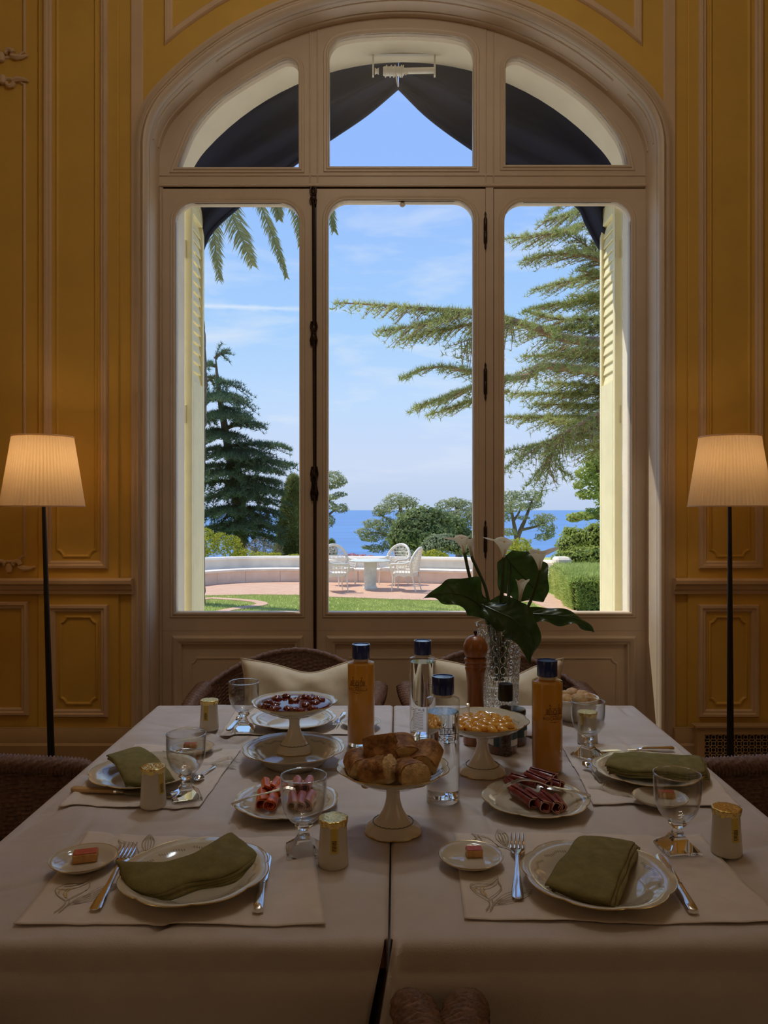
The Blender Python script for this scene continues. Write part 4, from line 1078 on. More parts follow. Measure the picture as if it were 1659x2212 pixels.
tree('yellow_shrub', 'bright yellow-green feathery shrub over the wall beside the palm trunk', (P(470, 1205, 21).x, 20.9, -1.6),
     [pb(450, 1172, 22, 30, 20.9), pb(478, 1176, 24, 26, 20.9), pb(505, 1186, 22, 20, 20.9), pb(435, 1190, 20, 18, 20.8), pb(500, 1168, 20, 12, 21), pb(530, 1196, 22, 10, 20.8), pb(565, 1199, 20, 7, 20.8), pb(595, 1199, 16, 6, 20.8), pb(640, 1202, 20, 5, 20.8)], YLWL, 60, .08, asp=.35, jit=.9, cat='bush')
tree('dry_shrub', 'bare grey-brown twiggy shrub between the blue cedar and the tall cypress', (P(560, 1205, 22).x, 22, -1.4),
     [pb(560, 1180, 26, 18, 22), pb(590, 1190, 22, 14, 22), pb(540, 1190, 20, 12, 22)], DRYL, 40, .14, asp=.10, jit=1.2, cat='bush')
tree('pink_flower_shrub', 'low pink flowering shrub along the wall behind the garden table', (P(775, 1206, 20.6).x, 20.6, -1.1),
     [pb(770, 1225, 26, 14, 20.6, .5), pb(760, 1201, 10, 6, 20.6, 1), pb(780, 1202, 12, 5, 20.6, 1), pb(800, 1203, 10, 4, 20.6, 1), pb(745, 1203, 8, 5, 20.6, 1)], PNKL, 60, .06, asp=.9, cat='bush')
tree('broadleaf_tree', 'fresh green broadleaf tree at the edge of the right shutter, under the cedar', (P(1330, 1200, 19).x, 19, GZ),
     [pb(1285, 995, 26, 24, 19), pb(1262, 1022, 20, 16, 19), pb(1290, 1040, 30, 22, 19), pb(1250, 1048, 14, 10, 18.8), pb(1300, 1010, 30, 40, 19.4), pb(1270, 1068, 26, 12, 18.8), pb(1255, 1115, 30, 9, 18.6), pb(1285, 1110, 30, 14, 18.8), pb(1240, 1122, 16, 6, 18.6), pb(1320, 1070, 30, 60, 19.4)],
     LIML, 60, .085, [([(1345, 1260, 19), (1335, 1120, 19), (1310, 1060, 19), (1285, 1000, 19)], .14, .03), ([(1330, 1110, 19), (1280, 1118, 18.8), (1240, 1122, 18.6)], .05, .015)], .6)
tree('mixed_bush', 'mixed green bushes above the clipped hedge on the right', (P(1260, 1235, 18).x, 18.2, GZ),
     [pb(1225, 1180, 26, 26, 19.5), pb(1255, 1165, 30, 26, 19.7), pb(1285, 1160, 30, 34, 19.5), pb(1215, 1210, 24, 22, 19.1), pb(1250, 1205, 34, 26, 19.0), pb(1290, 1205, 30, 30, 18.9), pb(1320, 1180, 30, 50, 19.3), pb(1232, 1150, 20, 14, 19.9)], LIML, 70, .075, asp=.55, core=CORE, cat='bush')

# clipped hedge
hb = thing('clipped_hedge', 'box-clipped green hedge on the right of the lawn, half in shade', 'hedge', (3.9, 15.6, GZ))
c1, c2 = G(1240, 1320), G(1192, 1277)
hx = [(c1.x, c1.y), (c1.x + 2.2, c1.y + .35), (c2.x + 2.6, c2.y), (c2.x, c2.y)]; hz = .56
Cs = []; Ns = []
for (a, b) in zip(hx, hx[1:] + hx[:1]):
    a = np.array(a); b = np.array(b); l = np.linalg.norm(b - a); n = int(l * hz * 2600); u = RS.rand(n); v = RS.rand(n) ** .9
    q = a + (b - a) * u[:, None]; nn = np.array(((b - a)[1], -(b - a)[0])) / l
    Cs.append(np.stack([q[:, 0], q[:, 1], GZ + v * hz], 1) + np.array((nn[0], nn[1], 0)) * (RS.rand(n) * .09 - .03 + .03 * np.sin(u * 17 + v * 4))[:, None]); Ns.append(np.tile((nn[0], nn[1], .3), (n, 1)))
n = 9000; u = RS.rand(n); v = RS.rand(n); A0, A1, A2, A3 = [np.array(p) for p in hx]
q = (A0 * (1 - u)[:, None] + A1 * u[:, None]) * (1 - v)[:, None] + (A3 * (1 - u)[:, None] + A2 * u[:, None]) * v[:, None]
Cs.append(np.stack([q[:, 0], q[:, 1], GZ + hz + RS.rand(n) * .07], 1)); Ns.append(np.tile((0, 0, 1.0), (n, 1)))
C = np.concatenate(Cs); Nn = np.concatenate(Ns)
V1, F1 = tufts(C, Nn * .6 + np.array((0, 0, .55)), .075, .016, 3, .6)
tag(mesh_np('foliage', local(hb, V1), F1, HEDL, hb), kind='stuff')
mesh('inner_shade_core', prism_xy([(x - 3.9, y - 15.6) for x, y in hx], 0, hz - .02), CORE, hb, smooth=False)  # solid dark block in place of the shade inside the hedge

# palm: trunk by the left shutter, fronds hanging into the top of the panes
pt = thing('palm_tree', 'tall palm with rough brown trunk beside the left shutter and drooping fronds', 'palm', (P(421, 1305, 15.2).x, 15.2, GZ))
tr = [P(417, 1345, 15.2), P(419, 1240, 15.2), P(418, 1050, 15.2), P(422, 860, 15.2), P(421, 760, 15.2), P(414, 620, 15.2), P(411, 450, 15.2), P(412, 180, 15.2)]
trr = [.24, .21, .205, .215, .215, .20, .19, .2]
cc = cr([np.array(tuple(p) + (r,)) for p, r in zip(tr, trr)], 10)
V = []; F = []
for k, q in enumerate(cc):
    for i in range(20):
        a = 2 * PI * i / 20; r = q[3] * (1 + .05 * math.sin(i * 3 + k * 1.9) + .06 * ((k * 7 + i * 3) % 5 - 2) / 2)
        V.append((q[0] + r * math.cos(a), q[1] + r * math.sin(a), q[2]))
for k in range(len(cc) - 1):
    for i in range(20): F.append((k * 20 + i, k * 20 + (i + 1) % 20, (k + 1) * 20 + (i + 1) % 20, (k + 1) * 20 + i))
mesh('trunk', ([tuple(local(pt, v)) for v in V], F), PALMB, pt)
def frond(px, d0, d1, ll, m=PALL):
    c = cr([np.array(P(x, y, d0 + (d1 - d0) * i / (len(px) - 1))) for i, (x, y) in enumerate(px)], 14); n = len(c)
    o = mesh('frond_stem', tube([tuple(local(pt, p)) for p in c], [.022 - .019 * i / (n - 1) for i in range(n)], 5), m, pt)
    V = []; F = []
    for i in range(3, n):
        for sub in (0, .33, .66):
            p = c[i - 1] * (1 - sub) + c[i] * sub; t = c[i] - c[i - 1]; t = t / np.linalg.norm(t)
            s = np.cross(t, (0, 1, 0)); s /= np.linalg.norm(s) + 1e-9
            l = ll * (.35 + .65 * math.sin(PI * min(1, .12 + .95 * i / n))) * (.8 + .4 * RS.rand())
            for sg in (-1, 1):
                dv = t * .75 + s * sg * .62 + np.array((0, sg * .25, -.12)) + .10 * RS.normal(size=3); dv /= np.linalg.norm(dv)
                w = np.cross(dv, (RS.normal(), 1, RS.normal() * .5)); w /= np.linalg.norm(w) + 1e-9
                tip = p + dv * l + np.array((0, 0, -.22 * l)); mid = p + dv * l * .5
                k = len(V); V += [p - w * .008, p + w * .008, mid + w * .012, mid - w * .012, tip]; F += [(k, k + 1, k + 2, k + 3), (k + 3, k + 2, k + 4)]
    mesh('leaflets', ([tuple(local(pt, v)) for v in V], F), m, o, smooth=False)
    o.children[0]['kind'] = 'stuff'
for px, d0, d1, ll in (([(412, 160), (438, 330), (452, 430), (463, 520), (474, 606)], 15, 13.8, .34), ([(412, 160), (462, 330), (497, 450), (524, 520), (546, 574)], 15, 13.4, .40), ([(412, 160), (505, 300), (562, 440), (598, 535), (619, 600)], 15, 13.6, .22),
                       ([(412, 160), (530, 260), (583, 380), (597, 440), (603, 474)], 15, 14.4, .30), ([(412, 160), (560, 240), (618, 370), (640, 455), (650, 528)], 15, 13.8, .34), ([(412, 160), (600, 230), (680, 370), (708, 440), (722, 500)], 15, 14, .30),
                       ([(412, 160), (380, 330), (360, 460), (350, 580)], 15, 14, .4), ([(412, 160), (300, 200), (220, 330), (180, 470)], 15, 14, .4), ([(412, 160), (330, 60), (220, 60), (120, 180)], 15, 15, .4), ([(412, 160), (500, 40), (620, 40), (720, 160)], 15, 15, .4), ([(412, 160), (430, 0), (470, -80), (560, -60)], 15, 17, .4), ([(412, 160), (400, 100), (360, 140), (330, 300)], 15, 18, .4)):
    frond(px, d0, d1, ll)

# grass blades over the part of the lawn in view
n = 42000; x = RS.rand(n) * 9.6 - 4.8; y = 13.2 + 4.2 * RS.rand(n)
keep = np.ones(n, bool)
nb_ = np.array([(p.x, p.y) for p in near]); keep &= y < np.interp(x, nb_[:, 0], nb_[:, 1]) - .02
ecp = np.array([(p.x, p.y) for p in ec])
for q in ecp[::2]: keep &= (x - q[0]) ** 2 + (y - q[1]) ** 2 > .018
C = np.stack([x, y, np.full(n, GZ)], 1)[keep]
V1, F1 = tufts(C, np.tile((0, 0, 1.0), (len(C), 1)), .045, .012, 2, .5)
gs = tag(mesh_np('grass', V1, F1, BLADE), 'short sunlit grass of the lawn in front of the brick terrace', 'grass', kind='stuff')

# ------------------------------------------------------------------ garden furniture
gt = thing('garden_table', 'round pale stone pedestal table among white cane chairs on the terrace', 'table', (P(800, 1275, 17.9).x, 17.9, GZ + .02))
mesh('table_top', lathe([(0, .645), (.44, .645), (.47, .655), (.475, .668), (.46, .678), (0, .682)], 40), GTAB, gt)
mesh('pedestal', lathe([(0, 0), (.165, 0), (.168, .035), (.145, .06), (.135, .12), (.15, .24), (.158, .36), (.145, .46), (.155, .56), (.15, .63), (.13, .646), (0, .646)], 28, fn=lambda t, r, k: r * (1 + .015 * math.sin(5 * t + k))), GTAB, gt)
def cane_chair(label):
    t = thing('cane_garden_chair', label, 'chair', (0, 0, 0), 0, 'white cane chairs round the garden table')
    sp = [(.27 * math.cos(a) * (1.0), .02 + .26 * math.sin(a), 0) for a in [2 * PI * i / 28 for i in range(28)]]
    sq = [(max(-.26, min(.26, x * 1.18)), max(-.25, min(.27, y * 1.15)), 0) for x, y, _ in sp]
    mesh('seat', prism_xy([(x, y) for x, y, _ in sq], .395, .43), GWHITE, t)
    ap = MB()
    for i in range(28):
        a, b = sq[i], sq[(i + 1) % 28]; h = .33 + .03 * math.sin(i * PI / 3.5) ** 2
        ap.add(([(a[0] * .97, a[1] * .97, .40), (b[0] * .97, b[1] * .97, .40), (b[0] * .97, b[1] * .97, h), (a[0] * .97, a[1] * .97, h)], [(0, 1, 2, 3)]))
    ap.build('apron', GWHITE, t, smooth=False)
    for sx in (-1, 1):
        mesh('leg', tube([(sx * .225, -.20, .40), (sx * .245, -.235, 0)], [.019, .014], 7), GWHITE, t)
        mesh('leg', tube([(sx * .215, .23, .40), (sx * .235, .33, 0)], [.019, .014], 7), GWHITE, t)
        mesh('armrest', tube(cr([np.array(p) for p in ((sx * .31, .27, .70), (sx * .345, .10, .635), (sx * .335, -.14, .625), (sx * .285, -.245, .60), (sx * .24, -.225, .42))], 5), .024, 7), GWHITE, t)
        aw = MB()
        for k in range(7):
            u = k / 6; a = (sx * (.335 - .01 * u), .22 - .40 * u, .635); b = (sx * .255, .22 - .42 * u, .42)
            aw.add(tube([a, b], .006, 4, cap=False))
        for h in (.48, .53, .58): aw.add(tube([(sx * (.255 + (h - .42) * .36), .23, h), (sx * (.255 + (h - .42) * .36), -.20, h)], .005, 4, cap=False))
        aw.build('arm_weave', GWHITE, t)
    def bp(a, k=1.0):
        """fan back: a runs 0..pi over the arch; k scales towards its middle."""
        x = .345 * math.cos(a) * k; z = .62 + .36 * math.sin(a) * k
        return Vector((x, .27 + .20 * (z - .45) - .55 * x * x, z))
    rim = [bp(PI * i / 18) for i in range(19)]
    rim = [Vector((.27, .245, .42))] + rim + [Vector((-.27, .245, .42))]
    mesh('back_rim', tube(rim, .034, 8), GWHITE, t)
    bw = MB()
    for k in range(15):
        u = -1 + 2 * k / 14; a = math.acos(max(-1, min(1, u * .92))); q = bp(a); bw.add(tube([(u * .24, .245, .43), q], .007, 4, cap=False))
    for h in (.50, .57, .64, .72, .80, .88):
        w = .26 + .08 * min(1, (h - .42) / .2) if h < .63 else .345 * math.sqrt(max(0, 1 - ((h - .62) / .36) ** 2))
        bw.add(tube([(x, .27 + .20 * (h - .45) - .55 * x * x, h) for x in (-w, -w * .5, 0, w * .5, w)], .006, 4, cap=False))
    for k in range(9):
        a0 = PI * (k + .5) / 9; bw.add(tube([bp(a0, .62), bp(a0 + .25, .8), bp(a0, .97)], .006, 4, cap=False)); bw.add(tube([bp(a0, .62), bp(a0 - .25, .8), bp(a0, .97)], .006, 4, cap=False))
    tag(bw.build('back_weave', GWHITE, t), kind='stuff')
    return t
g0 = cane_chair('white cane garden chair left of the stone table, nearest the window, seen from behind')
spots = [((724, 1279), 108, None), ((738, 1266), 38, 'white cane garden chair behind left of the stone table, facing the house'),
         ((848, 1265), -38, 'white cane garden chair behind right of the stone table, facing the house'),
         ((874, 1278), -108, 'white cane garden chair right of the stone table, seen from its side')]
for (p, a, lb) in spots:
    q = G(*p); q.z = GZ + .02
    if lb is None: g0.location = q; g0.rotation_euler = (0, 0, math.radians(a))
    else: dup(g0, q, math.radians(a), lb)
# ------------------------------------------------------------------ floor lamps
def floor_lamp(label, foot, head, warm, power):
    """foot and head: (x, y) of the base and of the shade axis; head height fixed."""
    t = thing('floor_lamp', label, 'lamp', (foot[0], foot[1], 0))
    dx, dy = head[0] - foot[0], head[1] - foot[1]
    mesh('base', lathe([(0, 0), (.145, 0), (.15, .006), (.15, .016), (.14, .022), (.03, .026), (.018, .04), (0, .04)], 40), IRON, t)
    mesh('pole', tube([(0, 0, .02), (dx * .45, dy * .45, .7), (dx, dy, 1.52)], [.0175, .0135, .0085], 14), IRON, t)
    # pleated shade: fine vertical pleats, open above and below
    npl = 66; n = npl * 4; V = []; F = []
    z0, z1, r0, r1 = 1.395, 1.728, .186, .136
    rows = 6
    for k in range(rows + 1):
        u = k / rows; z = z0 + (z1 - z0) * u; r = r0 + (r1 - r0) * u
        for i in range(n):
            a = 2 * PI * i / n; q = (i % 4) / 4.0
            rr = r + (.0040, .0, -.0018, .0)[i % 4] * (1.25 - .4 * u)
            V.append((dx + rr * math.cos(a), dy + rr * math.sin(a), z))
    for k in range(rows):
        for i in range(n): F.append((k * n + i, k * n + (i + 1) % n, k * n + n + (i + 1) % n, k * n + n + i))
    sh = mesh('lamp_shade', (V, F), SHADE, t, angle=60)
    for z, r in ((z0, r0 + .003), (z1, r1 + .003)):
        mesh('trim_ring', loop_tube([(dx + r * math.cos(i * PI / 24), dy + r * math.sin(i * PI / 24), z) for i in range(48)], .004, 6), SHADE, sh)
    mesh('bulb_holder', tube([(dx, dy, 1.50), (dx, dy, 1.545)], .014, 10), BRONZE, t)
    mesh('bulb', lathe([(0, -.05), (.014, -.045), (.028, -.01), (.026, .015), (.012, .032), (0, .036)], 16), BULB, t).location = (dx, dy, 1.59)
    for i in range(3):
        a = i * 2 * PI / 3 + .4
        mesh('shade_spoke', tube([(dx, dy, 1.50), (dx + .176 * math.cos(a), dy + .176 * math.sin(a), 1.45)], .002, 5), BRONZE, t)
    l = lamp('lamp_bulb_light', 'POINT', (dx, dy, 1.60), power, warm, shadow_soft_size=.035); l.parent = t
    return t
floor_lamp('lit floor lamp with pleated cream shade and leaning black pole, before the carved scroll panel', (-1.597, 3.70), (-1.642, 3.70), (1.0, .66, .36), 3.4)
floor_lamp('lit floor lamp with pleated cream shade and upright black pole, before the radiator grille', (1.668, 3.70), (1.664, 3.70), (1.0, .66, .36), 2.0)

# ------------------------------------------------------------------ the two tables and their cloths
def dining_table(label, x0, x1, y0, y1):
    t = thing('dining_table', label, 'table', ((x0 + x1) / 2, (y0 + y1) / 2, 0)); hx_, hy_ = (x1 - x0) / 2, (y1 - y0) / 2
    mesh('table_top', cbox(-hx_, hx_, -hy_, hy_, .690, .722, .004), WOODM, t)
    mesh('apron', ring(rect(-hx_ + .07, -hy_ + .07, hx_ - .07, hy_ - .07), rect(-hx_ + .05, -hy_ + .05, hx_ - .05, hy_ - .05), 0, .08), WOODM, t, smooth=False).matrix_local = Matrix.Translation((0, 0, .61)) @ Matrix.Rotation(PI / 2, 4, 'X')
    for a in (-1, 1):
        for b in (-1, 1): mesh('leg', cbox(a * (hx_ - .08) - .028, a * (hx_ - .08) + .028, b * (hy_ - .08) - .028, b * (hy_ - .08) + .028, 0, .692, .004), WOODM, t)
YN, YF = 1.135, 2.465
SEAM_N, SEAM_F = .0075, .030
dining_table('dark wooden dining table under the left half of the taupe cloths', -.722, .004, 1.15, 2.45)
dining_table('dark wooden dining table under the right half of the taupe cloths', .028, .778, 1.15, 2.45)
RW = np.random.RandomState(5)
CREASE = []
for _ in range(70):
    a = RW.rand() * PI; CREASE.append((RW.rand() * 1.7 - .85, 1.1 + RW.rand() * 1.4, math.cos(a), math.sin(a), .05 + .16 * RW.rand(), -(.0035 + .0055 * RW.rand()), .006 + .012 * RW.rand()))
def wrinkle(x, y):
    h = .0045 * nz(x, y, 3.1, 4.5) + .0020 * nz(x, y, 1.7, 13) + .0008 * nz(x, y, 5.0, 34)
    for (cx, cy, ca, sa, l, a, w) in CREASE:
        u = (x - cx) * ca + (y - cy) * sa; v = -(x - cx) * sa + (y - cy) * ca + .03 * math.sin(u * 13 + cx * 9)
        if abs(u) < l * 2 and abs(v) < w * 3: h += a * math.exp(-(u / l) ** 2 - (v / w) ** 2)
    # ironed fold lines across the cloth
    for fy in (1.475, 1.80, 2.13): h += .0016 * math.exp(-((y - fy) / .0035) ** 2)
    # soft hollows on the outer thirds
    if abs(x) > .35: h += .0050 * (min(.3, abs(x) - .35) / .3) * math.sin(x * 21 + y * 13 + 2 * nz(x, y, 0, 3))
    return h
def tablecloth(label, side):
    """top with rounded edges, hanging on all four sides with soft folds at the corners."""
    if side < 0: xs = lambda v: (-.722 + .004 * v, SEAM_N - .0062 + (SEAM_F - SEAM_N) * v)
    else: xs = lambda v: (SEAM_N + .0062 + (SEAM_F - SEAM_N) * v, .772 + .020 * v)
    drop = .60; R_ = .018
    def edge(s, lo, hi, R_=.018):
        """arc-length along the cloth -> (position, height below the top, overshoot)."""
        if lo <= s <= hi: return s, 0.0, 0.0
        e = lo - s if s < lo else s - hi; sg = -1 if s < lo else 1; q = R_ * PI / 2
        if e < q: a = e / R_; return (lo if sg < 0 else hi) + sg * R_ * math.sin(a), R_ * (1 - math.cos(a)), e
        return (lo if sg < 0 else hi) + sg * R_, R_ + e - q, e
    nx_, ny_ = 74, 116
    V = []; F = []
    def lin(a, b, n): return [a + (b - a) * i / n for i in range(n + 1)]
    su = sorted(set(lin(-drop, -.06, 9) + lin(-.06, .012, 8) + lin(.012, .988, 112) + lin(.988, 1.06, 8) + lin(1.06, 1 + drop, 9)))
    sv = sorted(set(lin(-drop, -.06, 16) + lin(-.06, .03, 9) + lin(.03, 1.30, 190) + lin(1.30, 1.39, 9) + lin(1.39, 1.33 + drop, 6)))
    for v in sv:
        vy, dzv, ev = edge(v, 0, YF - YN)
        for u in su:
            a, b = xs(max(0, min(1, vy / (YF - YN)))); wdt = b - a
            s = u * wdt if 0 <= u <= 1 else (u if u < 0 else wdt + (u - 1))
            ux, dzu, eu = edge(s, 0, wdt, .0045 if ((side < 0 and u > .5) or (side > 0 and u < .5)) else .018)
            x = a + ux; y = YN + vy; hu, hv = dzu, dzv
            z = TZ - max(hu, hv)
            if hu == 0 and hv == 0: z += wrinkle(x, y)
            elif hu > 0 and hv > 0 and ((side < 0 and u > 1) or (side > 0 and u < 0)):
                # seam side: the hanging front turns back into the gap between the tables
                x = b if u > 1 else a; y += hu if v < 0 else -hu; z = TZ - hv
            elif hu > 0 and hv > 0:
                # corner: the surplus falls in a fold
                f = min(hu, hv); z = TZ - max(hu, hv) ; x += (-1 if u < 0 else 1) * f * .16 * (1 if hu < hv else .4); y += (-1 if v < 0 else 1) * f * .16 * (.4 if hu < hv else 1)
            if hv > 0.02: y += (-1 if v < 0 else 1) * (.012 * hv / .5 * math.sin(x * 9 + side) + .010 * hv * math.sin(x * 23))
            if hu > 0.02:
                inner = (side < 0 and u > 1) or (side > 0 and u < 0)
                if inner: x = (b - .001 if u > 1 else a + .001) if hv > 0 else x
                x += (0 if inner else (-1 if u < 0 else 1)) * (.010 * hu * math.sin(y * 11) + .02 * hu)
            if v < 0 and hv > 0:
                q = abs(x - (SEAM_N)); x -= .20 * hv * max(0, 1 - q / .30) * (1 if side < 0 else .85)
            V.append((x, y, z))
    w = len(su)
    for j in range(len(sv) - 1):
        for i in range(w - 1): F.append((j * w + i, j * w + i + 1, (j + 1) * w + i + 1, (j + 1) * w + i))
    o = mesh('tablecloth', (V, F), LINEN, angle=180)
    return tag(o, label, 'tablecloth')
tablecloth('taupe linen tablecloth on the left table, under the smoked salmon and the jam stand', -1)
tablecloth('taupe linen tablecloth on the right table, under the vase and the cured ham', 1)

# ------------------------------------------------------------------ wicker tub chairs
def wicker_shell():
    """tub back with arms: dense weave, every strand passing over and under the stakes; opens towards -y."""
    ns, nr = 62, 74          # stakes round the tub, rows of weave
    per = 4
    def plan(s):
        """s 0..1 from the left arm tip round the back to the right arm tip -> x, y, height of the rim."""
        hw, dp = .290, .30
        a = (s - .5) * 2
        A_ = .40      # part of the half-length that is the round back
        if abs(a) < 1 - A_ + .16:
            th = a / (1 - A_ + .16) * (PI / 2); x = hw * math.sin(th) ; y = .02 + dp * math.cos(th)
        else:
            e = (abs(a) - (1 - A_ + .16)) / (A_ - .16); x = math.copysign(hw - .012 * e, a); y = .02 - .33 * e
        k = abs(a)
        z = .79 - .115 * (3 * min(1, k / .80) ** 2 - 2 * min(1, k / .80) ** 3) if k < .80 else .675
        if k > .95: z -= .10 * ((k - .95) / .05) ** 2
        return x, y, z
    V = []; F = []
    nu = ns * per
    for j in range(nr * 2 + 1):
        v = j / (nr * 2)
        for i in range(nu + 1):
            s = i / nu; x, y, zt_ = plan(s)
            z = .20 + (zt_ - .20) * v
            x2, y2, _ = plan(min(1, s + .004)); x1, y1, _ = plan(max(0, s - .004))
            tx, ty = x2 - x1, y2 - y1; l = math.hypot(tx, ty) + 1e-9; nx_, ny_ = ty / l, -tx / l
            if nx_ * x + ny_ * (y - .02) < 0: nx_, ny_ = -nx_, -ny_
            flare = .05 * v * v; bulge = .012 * math.sin(PI * v)
            ph = math.sin(PI * i / per + (PI if (j // 2) % 2 else 0))
            row = (.55 if j % 2 else -.35)
            d = flare + bulge + .0045 * ph * (1 if j % 2 else .35) + .0028 * row
            V.append((x + nx_ * d, y + ny_ * d, z + .0015 * math.sin(PI * i / per)))
    w = nu + 1
    for j in range(nr * 2):
        for i in range(nu): F.append((j * w + i, j * w + i + 1, (j + 1) * w + i + 1, (j + 1) * w + i))
    n = len(V)
    rim = [Vector(V[nr * 2 * w + i]) for i in range(0, w, 3)]
    return (V, F), rim
WSH, WRIM = wicker_shell()
def wicker_chair(label):
    t = thing('wicker_armchair', label, 'chair')
    me = mesh('woven_back', WSH, WICKER, t, angle=180)
    sm = me.modifiers.new('wall', 'SOLIDIFY'); sm.thickness = .012; sm.offset = -1
    dn = []
    for a, b in zip(WRIM, WRIM[1:]): dn += [a, (a + b) / 2]
    m = len(dn)
    mesh('rolled_rim', tube([p + Vector((0, 0, .004)) for p in dn], [.0105 + .0016 * math.sin(i * 2.1) for i in range(m)], 8), WICKER, t, angle=180)
    # rolled, plaited arms with rounded tips
    for sx in (-1, 1):
        V = []; F = []; m = 230; k = 36
        for i in range(m + 1):
            u = i / m; y = .18 - .505 * u; c = Vector((sx * (.338 - .044 * u * u), y, .682 - .004 * u)); e = 1.0
            if u > .90: e = math.sqrt(max(.0, 1 - ((u - .90) / .10) ** 2)); e = max(e, .06)
            hw_ = .036 - .011 * u
            for q in range(k):
                a = 2 * PI * q / k; w_ = abs(((q - k / 4) % k + k / 2) % k - k / 2)      # distance from the crest
                ph = i * 1.25 + w_ * .95
                lift = (.0036 * max(-.6, math.sin(ph)) + .0010 * math.sin(q * PI / 2 + i * .4)) * e
                V.append((c.x + (hw_ * e + lift) * math.cos(a), y + .010 * math.sin(a) * (u - .5), c.z + (.024 * e + lift) * math.sin(a)))
        for i in range(m):
            for q in range(k): F.append((i * k + q, i * k + (q + 1) % k, (i + 1) * k + (q + 1) % k, (i + 1) * k + q))
        F.append(tuple(range(k))[::-1]); F.append(tuple(m * k + q for q in range(k)))
        mesh('armrest', (V, F), WICKER, t, angle=180)
    mesh('seat', cbox(-.29, .29, -.28, .27, .375, .415, .012), WICKER, t)
    mesh('seat_apron', ring(rect(-.28, .22, .28, .37), rect(-.295, .20, .295, .376), -.295, -.275), WICKER, t, smooth=False)
    mesh('seat_pad', cbox(-.265, .265, -.27, .25, .415, .465, .018), CUSH, t)
    for sx in (-1, 1):
        mesh('leg', tube([(sx * .26, -.26, .38), (sx * .275, -.28, 0)], [.024, .019], 10), WICKER, t)
        mesh('leg', tube([(sx * .24, .22, .38), (sx * .26, .27, 0)], [.024, .019], 10), WICKER, t)
    return t
w0 = wicker_chair('brown wicker tub armchair beyond the left table, holding a wide cream cushion')
w0.location = (-.362, 2.83, 0)
for loc, a, lb in (((.425, 2.83, 0), 0, 'brown wicker tub armchair beyond the right table, behind the vase and bread rolls'),
                   ((-1.13, 1.86, 0), 90, 'brown wicker tub armchair at the left end of the table, below the leaning lamp'),
                   ((1.17, 1.86, 0), -90, 'brown wicker tub armchair at the right end of the table, below the upright lamp'),
                   ((-.316, .792, 0), 180, 'brown wicker armchair at the near side of left table, plaited arm tip showing'),
                   ((.472, .792, 0), 180, 'brown wicker armchair at the near side of right table, plaited arm tip showing')):
    c = dup(w0, loc, math.radians(a), lb, None)
    if a == 180: c.scale = (1.19, 1, 1)
    if abs(a) == 90: c.scale = (1, 1, .965)
def cushion(label, loc, w, h, rot, sag):
    t = thing('cushion', label, 'cushion', loc, rot=rot)
    def half(sg):
        def fn(u, v):
            a, b = 2 * u - 1, 2 * v - 1
            prof = max(0.0, (1 - a ** 4) * (1 - b ** 4)) ** .55
            ear = 1 + .05 * (abs(a) * abs(b)) ** 3
            x = a * w / 2 * (1 - .05 * (1 - b * b)) * ear
            z = b * h / 2 * (1 - .10 * (1 - a * a)) * ear
            z -= sag * (math.exp(-(a * 2.2 - .25) ** 2) if b > 0 else 0) * max(0, b)
            cr_ = .006 * math.sin(a * 9 + b * 4) * prof + .004 * nz(a * 3, b * 3, sg) * prof + .010 * math.exp(-((a - .05 - .1 * b) / .03) ** 2) * prof * .5
            return (x, sg * (.075 * prof + cr_ * sg), z)
        return fn
    V, F = grid(half(1), 40, 26); V2, F2 = grid(half(-1), 40, 26)
    mb = MB(); mb.add((V, F[:])); mb.add((V2, [f[::-1] for f in F2])); mb.build('cover', CUSH, t, angle=180)
    f = half(1); pth = [f(i / 30, 0) for i in range(31)] + [f(1, i / 20) for i in range(1, 21)] + [f(1 - i / 30, 1) for i in range(1, 31)] + [f(0, 1 - i / 20) for i in range(1, 20)]
    mesh('piping', loop_tube([(x, 0, z) for x, y, z in pth], .0045, 6), PIPING, t)
    return t
cushion('wide cream cushion with piped edge leaning in the far left wicker chair', (-.310, 2.94, .650), .46, .30, (math.radians(-14), 0, math.radians(2)), .035)
cushion('cream cushion with piped edge in the far right wicker chair, behind the vase', (.435, 2.95, .648), .50, .30, (math.radians(-14), 0, 0), .055)
# ------------------------------------------------------------------ place settings: mats, plates, napkins, cutlery
def ribbon(pts, w, z=None):
    """flat stroke lying on its points."""
    P_ = [Vector(p) for p in pts]; V = []; F = []; n = len(P_)
    for i, p in enumerate(P_):
        t = P_[min(i + 1, n - 1)] - P_[max(i - 1, 0)]; t.z = 0
        t = t.normalized() if t.length > 1e-9 else Vector((1, 0, 0)); s = Vector((-t.y, t.x, 0)) * w * .5
        V += [tuple(p + s), tuple(p - s)]
    return V, [(2 * i, 2 * i + 1, 2 * i + 3, 2 * i + 2) for i in range(n - 1)]
def arcp(cx, cy, rx, ry, a0, a1, n=10, rot=0):
    o = []
    for i in range(n + 1):
        a = math.radians(a0 + (a1 - a0) * i / n); x, y = rx * math.cos(a), ry * math.sin(a); r = math.radians(rot)
        o.append((cx + x * math.cos(r) - y * math.sin(r), cy + x * math.sin(r) + y * math.cos(r)))
    return o
def leafp(x0, y0, x1, y1, w):
    """outline and veins of a pointed leaf."""
    d = Vector((x1 - x0, y1 - y0)); s = Vector((-d.y, d.x)).normalized() * w; o = []
    for sg in (1, -1): o.append([(x0 + d.x * t + s.x * sg * math.sin(PI * t), y0 + d.y * t + s.y * sg * math.sin(PI * t)) for t in [i / 8 for i in range(9)]])
    for f in (-.5, 0, .5): o.append([(x0 + d.x * t + s.x * f * math.sin(PI * t), y0 + d.y * t + s.y * f * math.sin(PI * t)) for t in [.1 + .8 * i / 6 for i in range(7)]])
    return o
